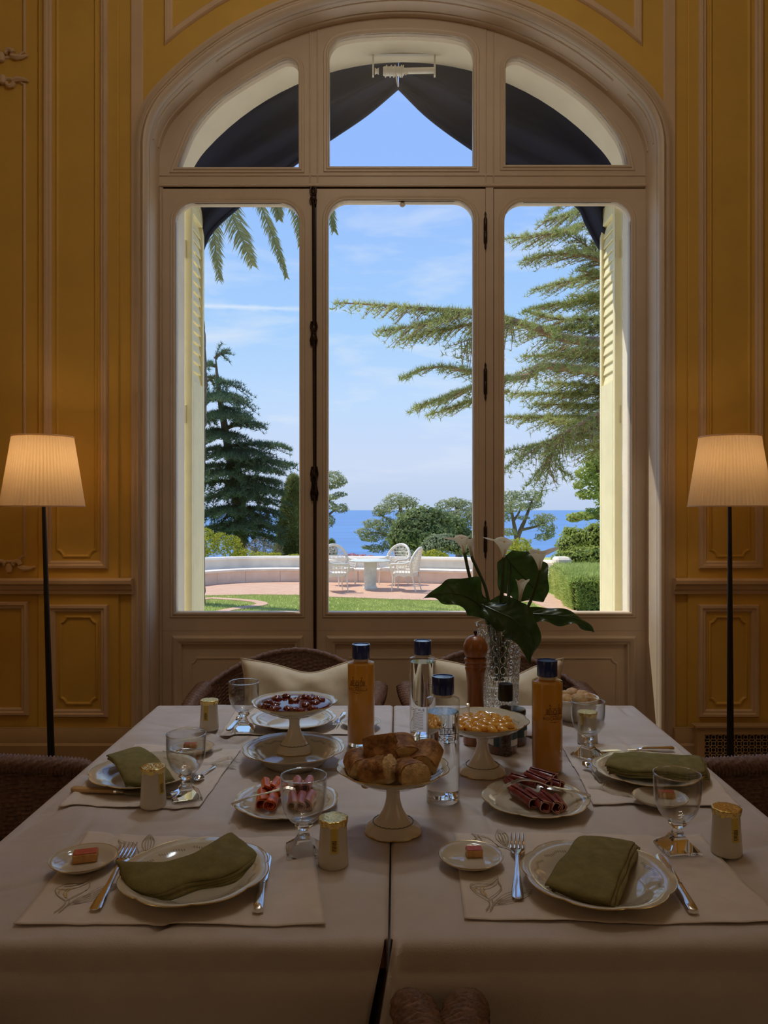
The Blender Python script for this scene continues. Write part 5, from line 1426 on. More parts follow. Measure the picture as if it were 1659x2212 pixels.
def qb(*p, n=10): return [tuple(float(c) for c in q) for q in cr([np.array(a) for a in p], 4)]
# a calla flower with its pointed hood, a bent stem and one long veined leaf
MOTIF = [qb((-.004, -.004), (-.020, .016), (-.026, .036), (-.012, .048), (.006, .046), (.020, .062)), qb((-.004, -.004), (.010, .012), (.020, .030), (.018, .048), (.020, .062)), qb((-.026, .036), (-.012, .030), (.004, .034), (.018, .048)), qb((-.016, .040), (-.004, .040), (.010, .046)), qb((-.004, -.004), (-.004, -.018), (-.012, -.036)), qb((.001, -.004), (.001, -.018), (-.006, -.036))] + leafp(.002, -.016, .066, .026, .011)
MOTIFG = [qb((-.006, .006), (-.012, .020), (-.010, .032)), qb((-.004, .004), (-.008, .020), (-.005, .032)), qb((-.018, .018), (-.020, .028), (-.016, .036))]
def placemat(label, cor, motifs):
    """cor: pixel corners near-left, near-right, far-right, far-left."""
    c = [T(x, y) for x, y in cor]; o = sum(c, Vector()) / 4; o.z = TZ
    t = thing('placemat', label, 'placemat', o)
    q = [p - o for p in c]; rr = np.random.RandomState(int(abs(o.x) * 1e4) % 9999); ph = rr.rand(4) * 6
    def at(u, v):
        p = (q[0] * (1 - u) + q[1] * u) * (1 - v) + (q[3] * (1 - u) + q[2] * u) * v
        w = wrinkle(p.x + o.x, p.y + o.y)
        eu, ev = min(u, 1 - u), min(v, 1 - v); e = min(eu * 1.4, ev)
        hem = .0011 if e < .085 else 0.0
        lift = .0022 * max(0, 1 - ev / .10) * (math.sin(u * 11 + ph[0]) * .5 + .5) + .0016 * max(0, 1 - eu / .08) * (math.sin(v * 9 + ph[1]) * .5 + .5)
        g = .0006 * nz(p.x, p.y, ph[2], 22) + .0010 * math.exp(-((u - .5) / .012) ** 2)
        wav = .003 * math.sin(u * 14 + ph[2]) * max(0, 1 - ev / .05); sg = 1 if v < .5 else -1
        return Vector((p.x, p.y + wav * sg * .5, max(.0012, w + .0022 + hem + lift + g)))
    mesh('cloth', sheet(lambda u, v: tuple(at(u, v)), 64, 48, .0010), MATL, t, angle=180)
    a, b = MB(), MB()
    for (px_, py_, ang, sc_) in motifs:
        m = T(px_, py_) - o; r = math.radians(ang)
        for src, mb in ((MOTIF, a), (MOTIFG, b)):
            for st in src:
                pp = []
                for x, y in st:
                    X_, Y_ = m.x + sc_ * (x * math.cos(r) - y * math.sin(r)), m.y + sc_ * (x * math.sin(r) + y * math.cos(r))
                    pp.append((X_, Y_, max(.0012, wrinkle(X_ + o.x, Y_ + o.y) + .0022 + .0035)))
                mb.add(ribbon(pp, .0019))
    if motifs:
        tag(a.build('embroidery', EMB, t, smooth=False), kind='stuff'); tag(b.build('gold_embroidery', EMBG, t, smooth=False), kind='stuff')
    return t
placemat('pale linen placemat with flower embroidery before the left near seat, under the rolled olive napkin', [(28, 1999), (704, 2003), (672, 1812), (188, 1808)], [(150, 1945, 10, 1.15), (300, 1842, 70, 1.0)])
placemat('pale linen placemat with flower embroidery before the right near seat, under the squared olive napkin', [(1003, 1988), (1700, 2003), (1515, 1809), (981, 1802)], [(1060, 1945, 0, 1.1), (1075, 1828, 60, 1.0)])
placemat('pale linen placemat at the left end of the table, beneath plate and ivory-handled knife', [(126, 1745), (430, 1748), (521, 1621), (290, 1612)], [(470, 1650, -60, 1.0), (440, 1628, 20, .8)])
placemat('pale linen placemat at the right end of the table, beneath the gilt-edged plate', [(1281, 1738), (1600, 1742), (1462, 1614), (1214, 1612)], [(1305, 1705, -70, 1.0), (1420, 1728, 30, .9)])
placemat('pale linen placemat beyond the jam stand, before the far left wicker chair', [(474, 1590), (756, 1590), (745, 1534), (510, 1534)], [(600, 1584, 0, .8)])
placemat('pale linen placemat beyond the vase, before the far right wicker chair', [(985, 1590), (1205, 1590), (1185, 1534), (985, 1534)], [])

MZ = .0042           # height of a mat surface over the table
def scal(n, amt):
    """scalloped outline with pointed notches, growing towards the rim."""
    def f(r0):
        def g(t, r, k):
            e = max(0, min(1, (r - r0 * .70) / (r0 * .30)))
            return r * (1 - amt * e * (1 - abs(math.sin(n * t / 2)) ** .7) * .9)
        return g
    return f
SC = scal(8, .050)
def plate(label, px, h=MZ, R=.125, deep=0.0, m=None, lift=.0, name='dinner_plate'):
    k = R / .125; p = T(*px, h + (.022 + deep) * k); t = thing(name, label, 'plate', (p.x, p.y, TZ + h), random.random() * .6)
    prof = [(0, .0015), (.060, .0015), (.066, 0), (.070, .0015), (.084, .008 + deep * .6), (.105, .0155 + deep), (.1235, .0215 + deep * 1.15), (.125, .0228 + deep * 1.15), (.1238, .0238 + deep * 1.15), (.105, .0180 + deep), (.087, .0120 + deep * .75), (.080, .0075 + deep * .2), (.070, .0042), (0, .0036)]
    prof = [(a * k, b * k) for a, b in prof]
    mesh('dish', lathe(prof, 128, fn=SC(R)), m or PORC, t, angle=180)
    g = SC(R)
    mesh('gold_rim', loop_tube([(g(a, R * .999, 0) * math.cos(a), g(a, R * .999, 0) * math.sin(a), (.0230 + deep * 1.15) * k) for a in [2 * PI * i / 128 for i in range(128)]], .0010, 5), GOLD, t)
    return t
plate('scalloped gilt-edged dinner plate under the rolled napkin at the left near seat', (421, 1878))
plate('scalloped gilt-edged dinner plate under the squared napkin at the right near seat', (1290, 1884))
plate('scalloped gilt-edged dinner plate under the draped napkin at the left end', (312, 1662))
plate('scalloped gilt-edged dinner plate under the flat napkin at the right end', (1398, 1659))
plate('scalloped gilt-edged dinner plate behind the jam stand, mostly hidden by it', (634, 1549))
plate('deep scalloped gilt-edged soup plate carrying the tall jam stand', (635, 1616), h=.001, R=.128, deep=.016, name='soup_plate')
plate('scalloped gilt-edged plate holding smoked salmon and pink ham rolls', (619, 1726), h=.001, R=.110, m=PORCS, name='serving_plate')
plate('scalloped gilt-edged plate holding dark red cured ham rolls', (1156, 1722), h=.001, R=.113, m=PORCS, name='serving_plate')
def saucer(label, px, h=MZ, R=.0565):
    p = T(*px, h + .0155); t = thing('saucer', label, 'saucer', (p.x, p.y, TZ + h))
    mesh('dish', lathe([(0, .001), (.028, .001), (.031, 0), (.033, .001), (.048, .0085), (R - .0005, .0145), (R, .0155), (R - .001, .0160), (.048, .0105), (.034, .0040), (0, .0030)], 56), SAUC, t, angle=180)
    mesh('gold_rim', loop_tube([(R * math.cos(a), R * math.sin(a), .0158) for a in [2 * PI * i / 56 for i in range(56)]], .0007, 5), GOLD, t)
    return t
saucer('small gilt-edged butter saucer left of the rolled napkin plate', (181, 1852))
saucer('small gilt-edged butter saucer left of the fork at the right near seat', (1017, 1846))
saucer('small gilt-edged butter saucer behind the near right goblet', (1426, 1720))
saucer('small gilt-edged butter saucer behind the goblet at the left end', (414, 1613))
saucer('small gilt-edged saucer behind the left orange juice bottle', (779, 1558), h=.002)
def butter(label, px, rz, z=.0035, l=.034, w=.023, hh=.013):
    p = T(*px, MZ + z); t = thing('butter_pat', label, 'butter', (p.x, p.y, TZ + MZ + z), math.radians(rz))
    mesh('foil_wrapper', cbox(-l / 2, l / 2, -w / 2, w / 2, 0, hh, .0016), BFOIL, t)
    mesh('red_label', sheet(lambda u, v: (-l * .47 + l * .94 * u, -w * .40 + w * .80 * v, hh + .0006), 2, 2, .0004), REDL, t, smooth=False)
    a = MB()
    for s in (-1, 1): a.add(([(s * l / 2 + s * .0002, -w * .42, hh - .001), (s * l / 2 + s * .0012, 0, hh * .35), (s * l / 2 + s * .0002, w * .42, hh - .001)], [(0, 1, 2)]))
    a.build('folded_end', BFOIL, t, smooth=False)
butter('red and gold wrapped butter pat on the saucer left of the rolled napkin', (185, 1858), 16, l=.041, w=.028, hh=.0155)
butter('red and gold wrapped butter pat on the saucer by the upright fork', (1024, 1848), 2, l=.029)
butter('red and gold wrapped butter pat on the saucer seen through the near right goblet', (1439, 1722), -8)
butter('red and gold wrapped butter pat on the saucer seen through the left end goblet', (412, 1616), 5)

def napkin(label, near_, far_, layers=3, h0=.030, h1=.034, ridge=.014, gap=.0055, shift=(.0, .0), wob=.0015):
    """folded linen: near_ and far_ are pixel edges; layers of cloth lie under each other."""
    m = len(near_)
    A_ = [T(x, y, h0) for x, y in near_]; B_ = [T(x, y, h1) for x, y in far_]
    o = (sum(A_, Vector()) + sum(B_, Vector())) / (2 * m); o.z = TZ
    t = thing('napkin', label, 'napkin', o)
    ca = cr([np.array(p - o) for p in A_], 8); cb = cr([np.array(p - o) for p in B_], 8); n = len(ca) - 1
    for L0 in range(layers):
        dz = -gap * L0; sx, sy = shift[0] * L0, shift[1] * L0
        def fn(u, v):
            k = u * n; i = min(int(k), n - 1); f = k - i
            a = ca[i] * (1 - f) + ca[i + 1] * f; b = cb[i] * (1 - f) + cb[i + 1] * f
            e = .0035 * math.exp(-v / .06) + .0035 * math.exp(-(1 - v) / .06)
            p = a * (1 - v) + b * v
            ed_ = max(0, 1 - min(u, 1 - u) / .05)
            z = p[2] + ridge * (1 - abs(2 * v - 1) ** 1.25) - e * .8 + dz + wob * nz(p[0], p[1], L0 * 3.0 + 1, 24) - .002 * ed_ + .0015 * math.sin(v * 9 + L0 * 2) * ed_
            return (p[0] + sx + .0012 * math.sin(v * 13 + L0 * 2), p[1] + sy, max(.006, z))
        mesh('fold', sheet(fn, n, 22, .0034), OLIVE, t, angle=180)
    return t
napkin('olive green linen napkin loosely rolled across the plate at the left near seat', [(272, 1908), (310, 1924), (356, 1921), (418, 1898), (480, 1888), (528, 1866), (557, 1844)], [(249, 1855), (306, 1859), (366, 1854), (420, 1838), (458, 1816), (480, 1803), (498, 1795)], 4, .027, .044, .0025, .0044, (.0034, .0004), .0040)
napkin('olive green linen napkin folded square on the plate at the right near seat', [(1177, 1903), (1225, 1921), (1272, 1935), (1317, 1944)], [(1254, 1801), (1292, 1803), (1332, 1808), (1371, 1815)], 3, .034, .036, .004, .0042, (.0055, -.0005))
napkin('olive green linen napkin draped over the plate at the left end', [(268, 1684), (318, 1690), (350, 1684), (375, 1678)], [(229, 1628), (262, 1618), (284, 1612), (302, 1610)], 3, .034, .054, .012, .0040, (.002, .001))
napkin('olive green linen napkin laid flat along the plate at the right end', [(1306, 1650), (1370, 1662), (1440, 1664), (1492, 1668), (1524, 1664)], [(1332, 1622), (1380, 1623), (1440, 1626), (1482, 1628), (1512, 1630)], 4, .040, .040, .008, .0045, (.0030, -.001), .004)

def bar(st):
    """flat bar through stations (y, half width, half thickness, z)."""
    V = []; F = []
    for y, w, th, z in st:
        for i in range(10):
            a = 2 * PI * i / 10; c, s = math.cos(a), math.sin(a)
            V.append((w * math.copysign(abs(c) ** .7, c), y, z + th * math.copysign(abs(s) ** .7, s)))
    n = len(st)
    for k in range(n - 1):
        for i in range(10): F.append((k * 10 + i, k * 10 + (i + 1) % 10, k * 10 + 10 + (i + 1) % 10, k * 10 + 10 + i))
    F.append(tuple(range(10))[::-1]); F.append(tuple((n - 1) * 10 + i for i in range(10)))
    return V, F
def lay(name, label, a, b, ha=MZ, hb=MZ, roll=0.0):
    """a thing whose y axis runs from pixel a (handle end) to pixel b (tip); returns it and its length."""
    p = T(*a, ha); q = T(*b, hb); d = q - p; l = d.length
    t = thing(name, label, {'table_fork': 'fork', 'table_knife': 'knife', 'tea_spoon': 'spoon', 'serving_fork': 'fork', 'serving_spoon': 'spoon', 'serving_tongs': 'tongs'}[name], p)
    y = d.normalized(); x = Vector((y.y, -y.x, 0)).normalized(); z = x.cross(y)
    M = Matrix((x, y, z)).transposed()
    t.rotation_euler = (M @ Matrix.Rotation(math.radians(roll), 3, 'Y')).to_euler()
    return t, l
def fork(label, a, b, tines=4, **k):
    t, L_ = lay('table_fork', label, a, b, **k); s = L_ / .205
    mesh('handle', bar([(0, .004 * s, .0010, .0022), (.004 * s, .0085 * s, .0014, .0022), (.03 * s, .0082 * s, .0016, .0024), (.07 * s, .0046 * s, .0018, .0040), (.105 * s, .0030 * s, .0020, .0075), (.130 * s, .0034 * s, .0018, .0090)]), SILVER, t)
    mb = MB(); mb.add(bar([(.126 * s, .0032 * s, .0018, .0090), (.138 * s, .0085 * s, .0013, .0075), (.148 * s, .0118 * s, .0011, .0062), (.156 * s, .0120 * s, .0010, .0055)]))
    mb.build('head', SILVER, t)
    for i in range(tines):
        x = (i - (tines - 1) / 2) * .0240 * s / tines * 1.05
        tn = [(x, .154 * s, .0056), (x * 1.02, .172 * s, .0044), (x * 1.03, .190 * s, .0060), (x * 1.02, .205 * s, .0105)]
        mesh('tine', tube(cr([np.array(p) for p in tn], 3), [.0021 * s] * 7 + [.0018 * s, .0014 * s, .0009 * s], 7), SILVER, t)
    return t
def knife(label, a, b, ivory=False, **k):
    t, L_ = lay('table_knife', label, a, b, **k); s = L_ / .215
    hm = mat('aged_ivory_handle', (.52, .33, .15), .4, .15, 40) if ivory else SILVER
    mesh('handle', bar([(0, .004 * s, .003, .0055), (.003 * s, .0085 * s, .0048, .0055), (.02 * s, .0088 * s, .0052, .0055), (.06 * s, .0072 * s, .0050, .0055), (.088 * s, .0064 * s, .0046, .0055)]), hm, t)
    mesh('bolster', bar([(.086 * s, .0070 * s, .0050, .0055), (.091 * s, .0072 * s, .0050, .0055), (.094 * s, .0046 * s, .0036, .0052), (.104 * s, .0046 * s, .0022, .0046)]), SILVER, t)
    mesh('blade', bar([(.102 * s, .0052 * s, .0012, .0040), (.112 * s, .0088 * s, .0008, .0034), (.16 * s, .0098 * s, .0007, .0028), (.195 * s, .0102 * s, .0006, .0026), (.208 * s, .0080 * s, .0005, .0026), (.215 * s, .0028 * s, .0004, .0026)]), SILVER, t)
    return t
def spoon(label, a, b, name='tea_spoon', bw=.0165, m=None, **k):
    t, L_ = lay(name, label, a, b, **k); s = L_ / .16; m = m or SILVER
    mesh('handle', bar([(0, .003 * s, .0008, .0025), (.004 * s, .0065 * s, .0013, .0025), (.03 * s, .0055 * s, .0014, .0030), (.07 * s, .0030 * s, .0016, .0065), (.100 * s, .0026 * s, .0017, .0100), (.116 * s, .0030 * s, .0015, .0085)]), m, t)
    def fn(u, v):
        a_ = u * 2 * PI; r = v
        y = .138 * s + r * .026 * s * math.cos(a_); w = bw * s * (1 - .18 * math.cos(a_))
        return (r * w * math.sin(a_), y, .0085 - .0075 * (1 - r * r))
    V, F = grid(fn, 24, 6, True); n = len(V)
    mesh('bowl', (V + [(x, y, z - .0012) for x, y, z in V], F + [tuple(n + i for i in f[::-1]) for f in F] + [(6 * 24 + i, 6 * 24 + (i + 1) % 24, n + 6 * 24 + (i + 1) % 24, n + 6 * 24 + i) for i in range(24)]), m, t, angle=180)
    return t
fork('silver fork left of the rolled napkin plate, its tines hidden behind the napkin', (204, 1968), (284, 1832))
fork('silver fork lying upright left of the squared napkin plate', (1118, 1944), (1117, 1812))
fork('silver fork turned over, tines by the soup plate at the far left setting', (744, 1540), (722, 1573), 3, ha=.008, hb=.004)
fork('dark silver fork beyond the goblet at the left end', (462, 1616), (352, 1632))
knife('silver knife right of the rolled napkin plate, blade pale with sky', (557, 1976), (576, 1846))
knife('silver knife right of the squared napkin plate, tip under its rim', (1499, 1978), (1424, 1847))
knife('ivory-handled knife near the yoghurt jar at the left end', (155, 1709), (392, 1722), True)
knife('silver knife beyond the plate at the right end', (1456, 1621), (1290, 1624))
knife('silver knife with pale blade left of the far left goblet', (528, 1541), (492, 1578))
spoon('small silver teaspoon beside the goblet at the left end', (464, 1657), (424, 1692))
spoon('small silver teaspoon on the mat below the plate at the right end', (1298, 1692), (1262, 1652), ha=MZ, hb=.010)

# ------------------------------------------------------------------ goblets and yoghurt jars
def goblet(label, px, rz, h=MZ):
    p = T(*px, h); t = thing('goblet', label, 'glass', (p.x, p.y, TZ + h), math.radians(rz))
    out = [(.0, .050), (.010, .0505), (.022, .056), (.032, .067), (.0385, .082), (.0415, .098), (.0425, .118), (.0424, .1385)]
    inn = [(.0412, .1388), (.0412, .118), (.0402, .098), (.0370, .083), (.0300, .069), (.0200, .060), (.008, .0575), (0, .0570)]
    so = [(float(a[0]), float(a[1])) for a in cr([np.array(q) for q in out], 4)]; si = [(float(a[0]), float(a[1])) for a in cr([np.array(q) for q in inn], 4)]
    so[0] = (0, so[0][1]); si[-1] = (0, si[-1][1])
    mesh('bowl', lathe(so + si, 48), BOWLG, t, angle=180)
    mesh('rim', loop_tube([(.0418 * math.cos(a), .0418 * math.sin(a), .1386) for a in [2 * PI * i / 48 for i in range(48)]], .0010, 8), GLASS, t)
    # knop and cut stem
    mesh('stem', lathe([(0, .026), (.0095, .026), (.0115, .030), (.0085, .036), (.0075, .039), (.013, .043), (.0165, .047), (.015, .051), (.011, .0535), (0, .0545)], 8 * 4), GLASS, t, angle=180)
    # square foot, a blunt pyramid on a plate
    s0, s1, s2 = .031, .0295, .0105; V = []; F = []
    for (s, z) in ((s0, 0), (s0, .0042), (s1, .0052), (.0150, .0185), (s2, .0268)):
        for a, b in ((-1, -1), (1, -1), (1, 1), (-1, 1)): V.append((a * s, b * s, z))
    for k in range(4):
        for i in range(4): F.append((k * 4 + i, k * 4 + (i + 1) % 4, k * 4 + 4 + (i + 1) % 4, k * 4 + 4 + i))
    F += [(3, 2, 1, 0), (16, 17, 18, 19)]
    mesh('foot', (V, F), GLASS, t, smooth=False)
    return t
goblet('clear stemmed goblet with square foot between the salmon plate and the nearest yoghurt jar', (656, 1838), 10)
goblet('clear stemmed goblet with square foot at the right near seat, before the butter saucer', (1463, 1833), 8)
goblet('clear stemmed goblet with square foot at the left end, beside the teaspoon', (402, 1722), 22)
goblet('clear stemmed goblet with square foot right of the right orange juice bottle', (1270, 1632), 40)
goblet('clear stemmed goblet with square foot left of the jam stand', (527, 1578), 6)
def yoghurt(label, px, rz, lid=0, h=.001):
    p = T(*px, h); t = thing('yoghurt_jar', label, 'jar', (p.x, p.y, TZ + h), math.radians(rz))
    pr = [(0, 0), (.0245, 0), (.0268, .0025), (.0272, .006), (.0262, .025), (.0245, .050), (.0236, .068), (.0238, .076), (.0246, .079), (.0246, .082), (0, .082)]
    mesh('glass_pot', lathe(pr, 40), YOG, t, angle=50)
    R = lambda a: .0262 + .0008 * math.sin(a * 9) + .0005 * math.sin(a * 23)
    def fn(u, v):
        a = 2 * PI * u
        if v < .6: r = R(a) * v / .6; z = .0838 + (.0007 * math.sin(a * 5 + lid) * v * lid) + .0006 * (v / .6) ** 3
        else:
            w = (v - .6) / .4; skirt = .0085 + .0045 * abs(math.sin(a * 3.5 + .8)); r = R(a) * (1 - .07 * w); z = .0844 - skirt * w
        return (r * math.cos(a), r * math.sin(a), z)
    V, F = grid(fn, 72, 14, True); mesh('foil_lid', (V, F), FOIL, t, angle=60)
    # paper tongue down the front, with fine print
    r_ = lambda z: np.interp(z, [.0, .006, .025, .050, .068, .076], [.0268, .0272, .0262, .0245, .0236, .0238]) + .0004
    def tg(u, v): z = .030 + .049 * v; a = -PI / 2 + (u - .5) * .56; return (r_(z) * math.cos(a), r_(z) * math.sin(a), z)
    mesh('paper_tongue', grid(tg, 6, 10), YLAB, t, smooth=False)
    pm = MB(); rr = np.random.RandomState(int(px[0]))
    for k in range(8):
        z = .034 + .0024 * k; a0 = -PI / 2 - .19 + .05 * rr.rand(); a1 = -PI / 2 + .19 - .08 * rr.rand(); n = 6
        V = []
        for i in range(n + 1):
            a = a0 + (a1 - a0) * i / n
            for zz_ in (z, z + .0012): V.append(((r_(zz_) + .0003) * math.cos(a), (r_(zz_) + .0003) * math.sin(a), zz_))
        pm.add((V, [(2 * i, 2 * i + 2, 2 * i + 3, 2 * i + 1) for i in range(n)]))
    pm.build('fine_print', PRINTD, t, smooth=False)
    return t
yoghurt('white yoghurt jar with crinkled foil lid right of the near left goblet', (720, 1868), 8, 1)
yoghurt('white yoghurt jar with smooth gold lid at the right near corner of the table', (1569, 1843), 14, 0)
yoghurt('white yoghurt jar with gold lid at the left end, before the olive napkin', (331, 1741), 60, 1)
yoghurt('white yoghurt jar seen through the goblet right of the juice bottle', (1269, 1605), -50, 0)
yoghurt('white yoghurt jar with gold lid at the far left corner of the table', (452, 1575), -10, 0)
# ------------------------------------------------------------------ bottles with printed emblems
def on_cyl(pts, R, phi, z0): return [(R * math.sin(phi + x / R), -R * math.cos(phi + x / R), z0 + z) for x, z in pts]
def strokes(name, lines, w, R, phi, z0, m, parent):
    mb = MB()
    for ln in lines:
        d = []
        for (a, b) in zip(ln, ln[1:]):
            k = max(1, int(math.hypot(b[0] - a[0], b[1] - a[1]) / .003))
            d += [(a[0] + (b[0] - a[0]) * i / k, a[1] + (b[1] - a[1]) * i / k) for i in range(k)]
        d.append(ln[-1]); V2 = []; n = len(d)
        for i, p in enumerate(d):
            q0, q1 = d[max(i - 1, 0)], d[min(i + 1, n - 1)]; t = Vector((q1[0] - q0[0], q1[1] - q0[1]))
            t = t.normalized() if t.length > 1e-9 else Vector((1, 0)); V2 += [(p[0] - t.y * w / 2, p[1] + t.x * w / 2), (p[0] + t.y * w / 2, p[1] - t.x * w / 2)]
        mb.add((on_cyl(V2, R, phi, z0), [(2 * i, 2 * i + 1, 2 * i + 3, 2 * i + 2) for i in range(n - 1)]))
    return mb.build(name, m, parent, smooth=False)
def lettering(name, body, size, R, phi, z0, m, parent, space=1.0, sx=1.0):
    c = bpy.data.curves.new(name, 'FONT'); c.body = body; c.size = size; c.align_x = 'CENTER'; c.space_character = space; c.resolution_u = 2
    o = bpy.data.objects.new(name, c); COL.objects.link(o)
    bpy.context.view_layer.update()
    me = bpy.data.meshes.new_from_object(o.evaluated_get(bpy.context.evaluated_depsgraph_get()))
    bpy.data.objects.remove(o, do_unlink=True); bpy.data.curves.remove(c)
    for v in me.vertices:
        p = on_cyl([(v.co.x * sx, v.co.y)], R, phi, z0)[0]; v.co = p
    me.materials.clear(); me.materials.append(m); me.name = name
    return link(name, me, parent)
def emblem():
    l = []
    l.append([(-.0265, -.0012), (-.021, .0010), (.021, .0010), (.0265, -.0012)]); l.append([(-.021, .0022), (.021, .0022)])
    l.append([(-.012, -.001), (-.008, -.0030), (.008, -.0030), (.012, -.001)]); l.append([(-.005, -.0022), (.005, -.0022)])
    for s in (-1, 1):
        for x in (.0105, .0135): l.append([(s * x, .002), (s * x, .0155)])
        l.append([(s * .0098, .0155), (s * .0142, .0155)]); l.append([(s * .012, .0155), (s * .012, .0235)]); l.append(arcp(s * .012, .0225, .0011, .0011, 0, 360, 8))
        l.append([(s * .0105, .0135), (s * .012, .0175), (s * .0135, .0135)])
        l.append([(s * .0135, .0115), (s * .0205, .0115), (s * .0205, .002)]); l.append([(s * .0135, .0085), (s * .0205, .0085)]); l.append([(s * .0135, .0055), (s * .0205, .0055)])
        for x in (.0158, .0182): l.append([(s * x, .002), (s * x, .0115)])
        l.append([(s * .0205, .0115), (s * .0205, .0150)]); l.append([(s * .017, .0115), (s * .017, .0145)])
        l.append([(s * .0105, .012), (s * .007, .0105), (s * .0045, .0085), (s * .0055, .006), (s * .0045, .0035)])
        l.append([(s * .0105, .0095), (s * .0075, .0080), (s * .0105, .0055)])
    l.append(arcp(0, .0072, .0024, .0044, 0, 360, 16)); l.append(arcp(0, .0072, .0042, .0060, 0, 360, 16)); l.append([(-.0105, .0135), (-.005, .0148), (.005, .0148), (.0105, .0135)])
    return l
EMBL = emblem()
FLOUR = [[(-.0125, .0018), (-.010, .0002), (-.006, .0010), (-.003, -.0002), (0, .0002), (.003, -.0002), (.006, .0010), (.010, .0002), (.0125, .0018)], [(-.0014, 0), (0, .0016), (.0014, 0), (0, -.0016), (-.0014, 0)], [(-.0008, 0), (.0008, 0)]]
def bottle(label, px, kind, phi, ez, rz=0.0):
    p = T(*px, .001); t = thing('bottle', label, 'bottle', (p.x, p.y, TZ + .001)); R = .0362
    neck = .222
    shell = [(0, .0), (.0335, 0), (R, .003), (R, neck - .006), (R - .0012, neck - .002), (R - .006, neck), (.0235, neck + .002), (.0205, neck + .005), (.0205, neck + .010)]
    mesh('glass_body', lathe(shell, 48), THIN, t, angle=50)
    mesh('thick_base', lathe([(0, .0012), (R - .0016, .0012), (R - .0010, .004), (R - .0016, .0105), (.018, .0085), (0, .0080)], 48), GLASS, t, angle=50)
    mesh('neck', lathe([(0, neck + .002), (.0200, neck + .002), (.0200, neck + .012), (0, neck + .012)], 32), PLAIN, t, angle=50)
    cp = [(0, neck + .009), (.0236, neck + .009), (.0240, neck + .0095), (.0240, neck + .0452), (.0236, neck + .0462), (.0218, neck + .0462), (.0212, neck + .0448), (0, neck + .0446)]
    mesh('cap', lathe(cp, 48, fn=lambda a, r, k: r + (.00022 * math.sin(a * 60) if k in (2, 3) else 0)), CAPB, t, angle=40)
    if kind == 'juice':
        mesh('orange_juice', lathe([(0, .0108), (R - .0012, .0108), (R - .0012, neck - .008), (R - .006, neck - .002), (0, neck - .001)], 48), JUICE, t, angle=50)
    else:
        lv = neck - .030 if kind == 'front' else neck - .012
        mesh('water', lathe([(0, .0095), (.018, .0095), (R - .0022, .0120), (R - .0022, lv), (0, lv)], 48), WATER, t, angle=50)
    m = PRINTB if kind == 'juice' else PRINTD; Rp = R + .0004
    if kind == 'back':
        z = ez
        strokes('ring_mark', [arcp(0, 0, .0042, .0050, 25, 335, 18)], .0013, Rp, phi, z, m, t)
        lettering('lettering', 'CASTALIE', .0098, Rp, phi + .02, z - .0215, m, t, 1.05, .95)
        rr = np.random.RandomState(3); fine = []
        for k in range(15):
            x = -.016
            while x < .0155:
                w = .0012 + .0028 * rr.rand(); fine.append([(x, -.004 - .0030 * k), (min(.016, x + w), -.004 - .0030 * k)]); x += w + .0008
        strokes('fine_print', [[(-.016, 0), (.016, 0)]] + fine + [[(-.016, -.051), (-.002, -.0515)]], .0010, Rp, phi + .06, z - .0245, m, t)
        strokes('emblem', [[(.003, .010), (.008, .010)], [(.003, .010), (.004, -.002)], [(.003, .004), (.0075, .004)], [(-.006, -.003), (.009, -.002)], [(-.002, -.010), (.003, -.006), (.010, -.010)]], .0010, Rp, phi + .92, z + .052, m, t)
    else:
        strokes('emblem', EMBL, .0009, Rp, phi, ez, m, t)
        lettering('lettering', 'ROCABELLA', .0105, Rp, phi, ez - .0125, m, t, 1.0, .98)
        strokes('flourish', FLOUR, .0008, Rp, phi, ez - .0175, m, t)
    return t
bottle('tall bottle of orange juice with blue cap and dark emblem, behind the bread stand', (780, 1608), 'juice', -.26, .163)
bottle('tall bottle of orange juice with blue cap behind the cured ham plate', (1182, 1668), 'juice', .30, .146)
bottle('tall clear water bottle with blue cap and ring mark, behind the other water bottle', (913, 1594), 'back', -.50, .104)
bottle('clear water bottle with blue cap and dark castle emblem, right of the bread stand', (957, 1728), 'front', .28, .150)

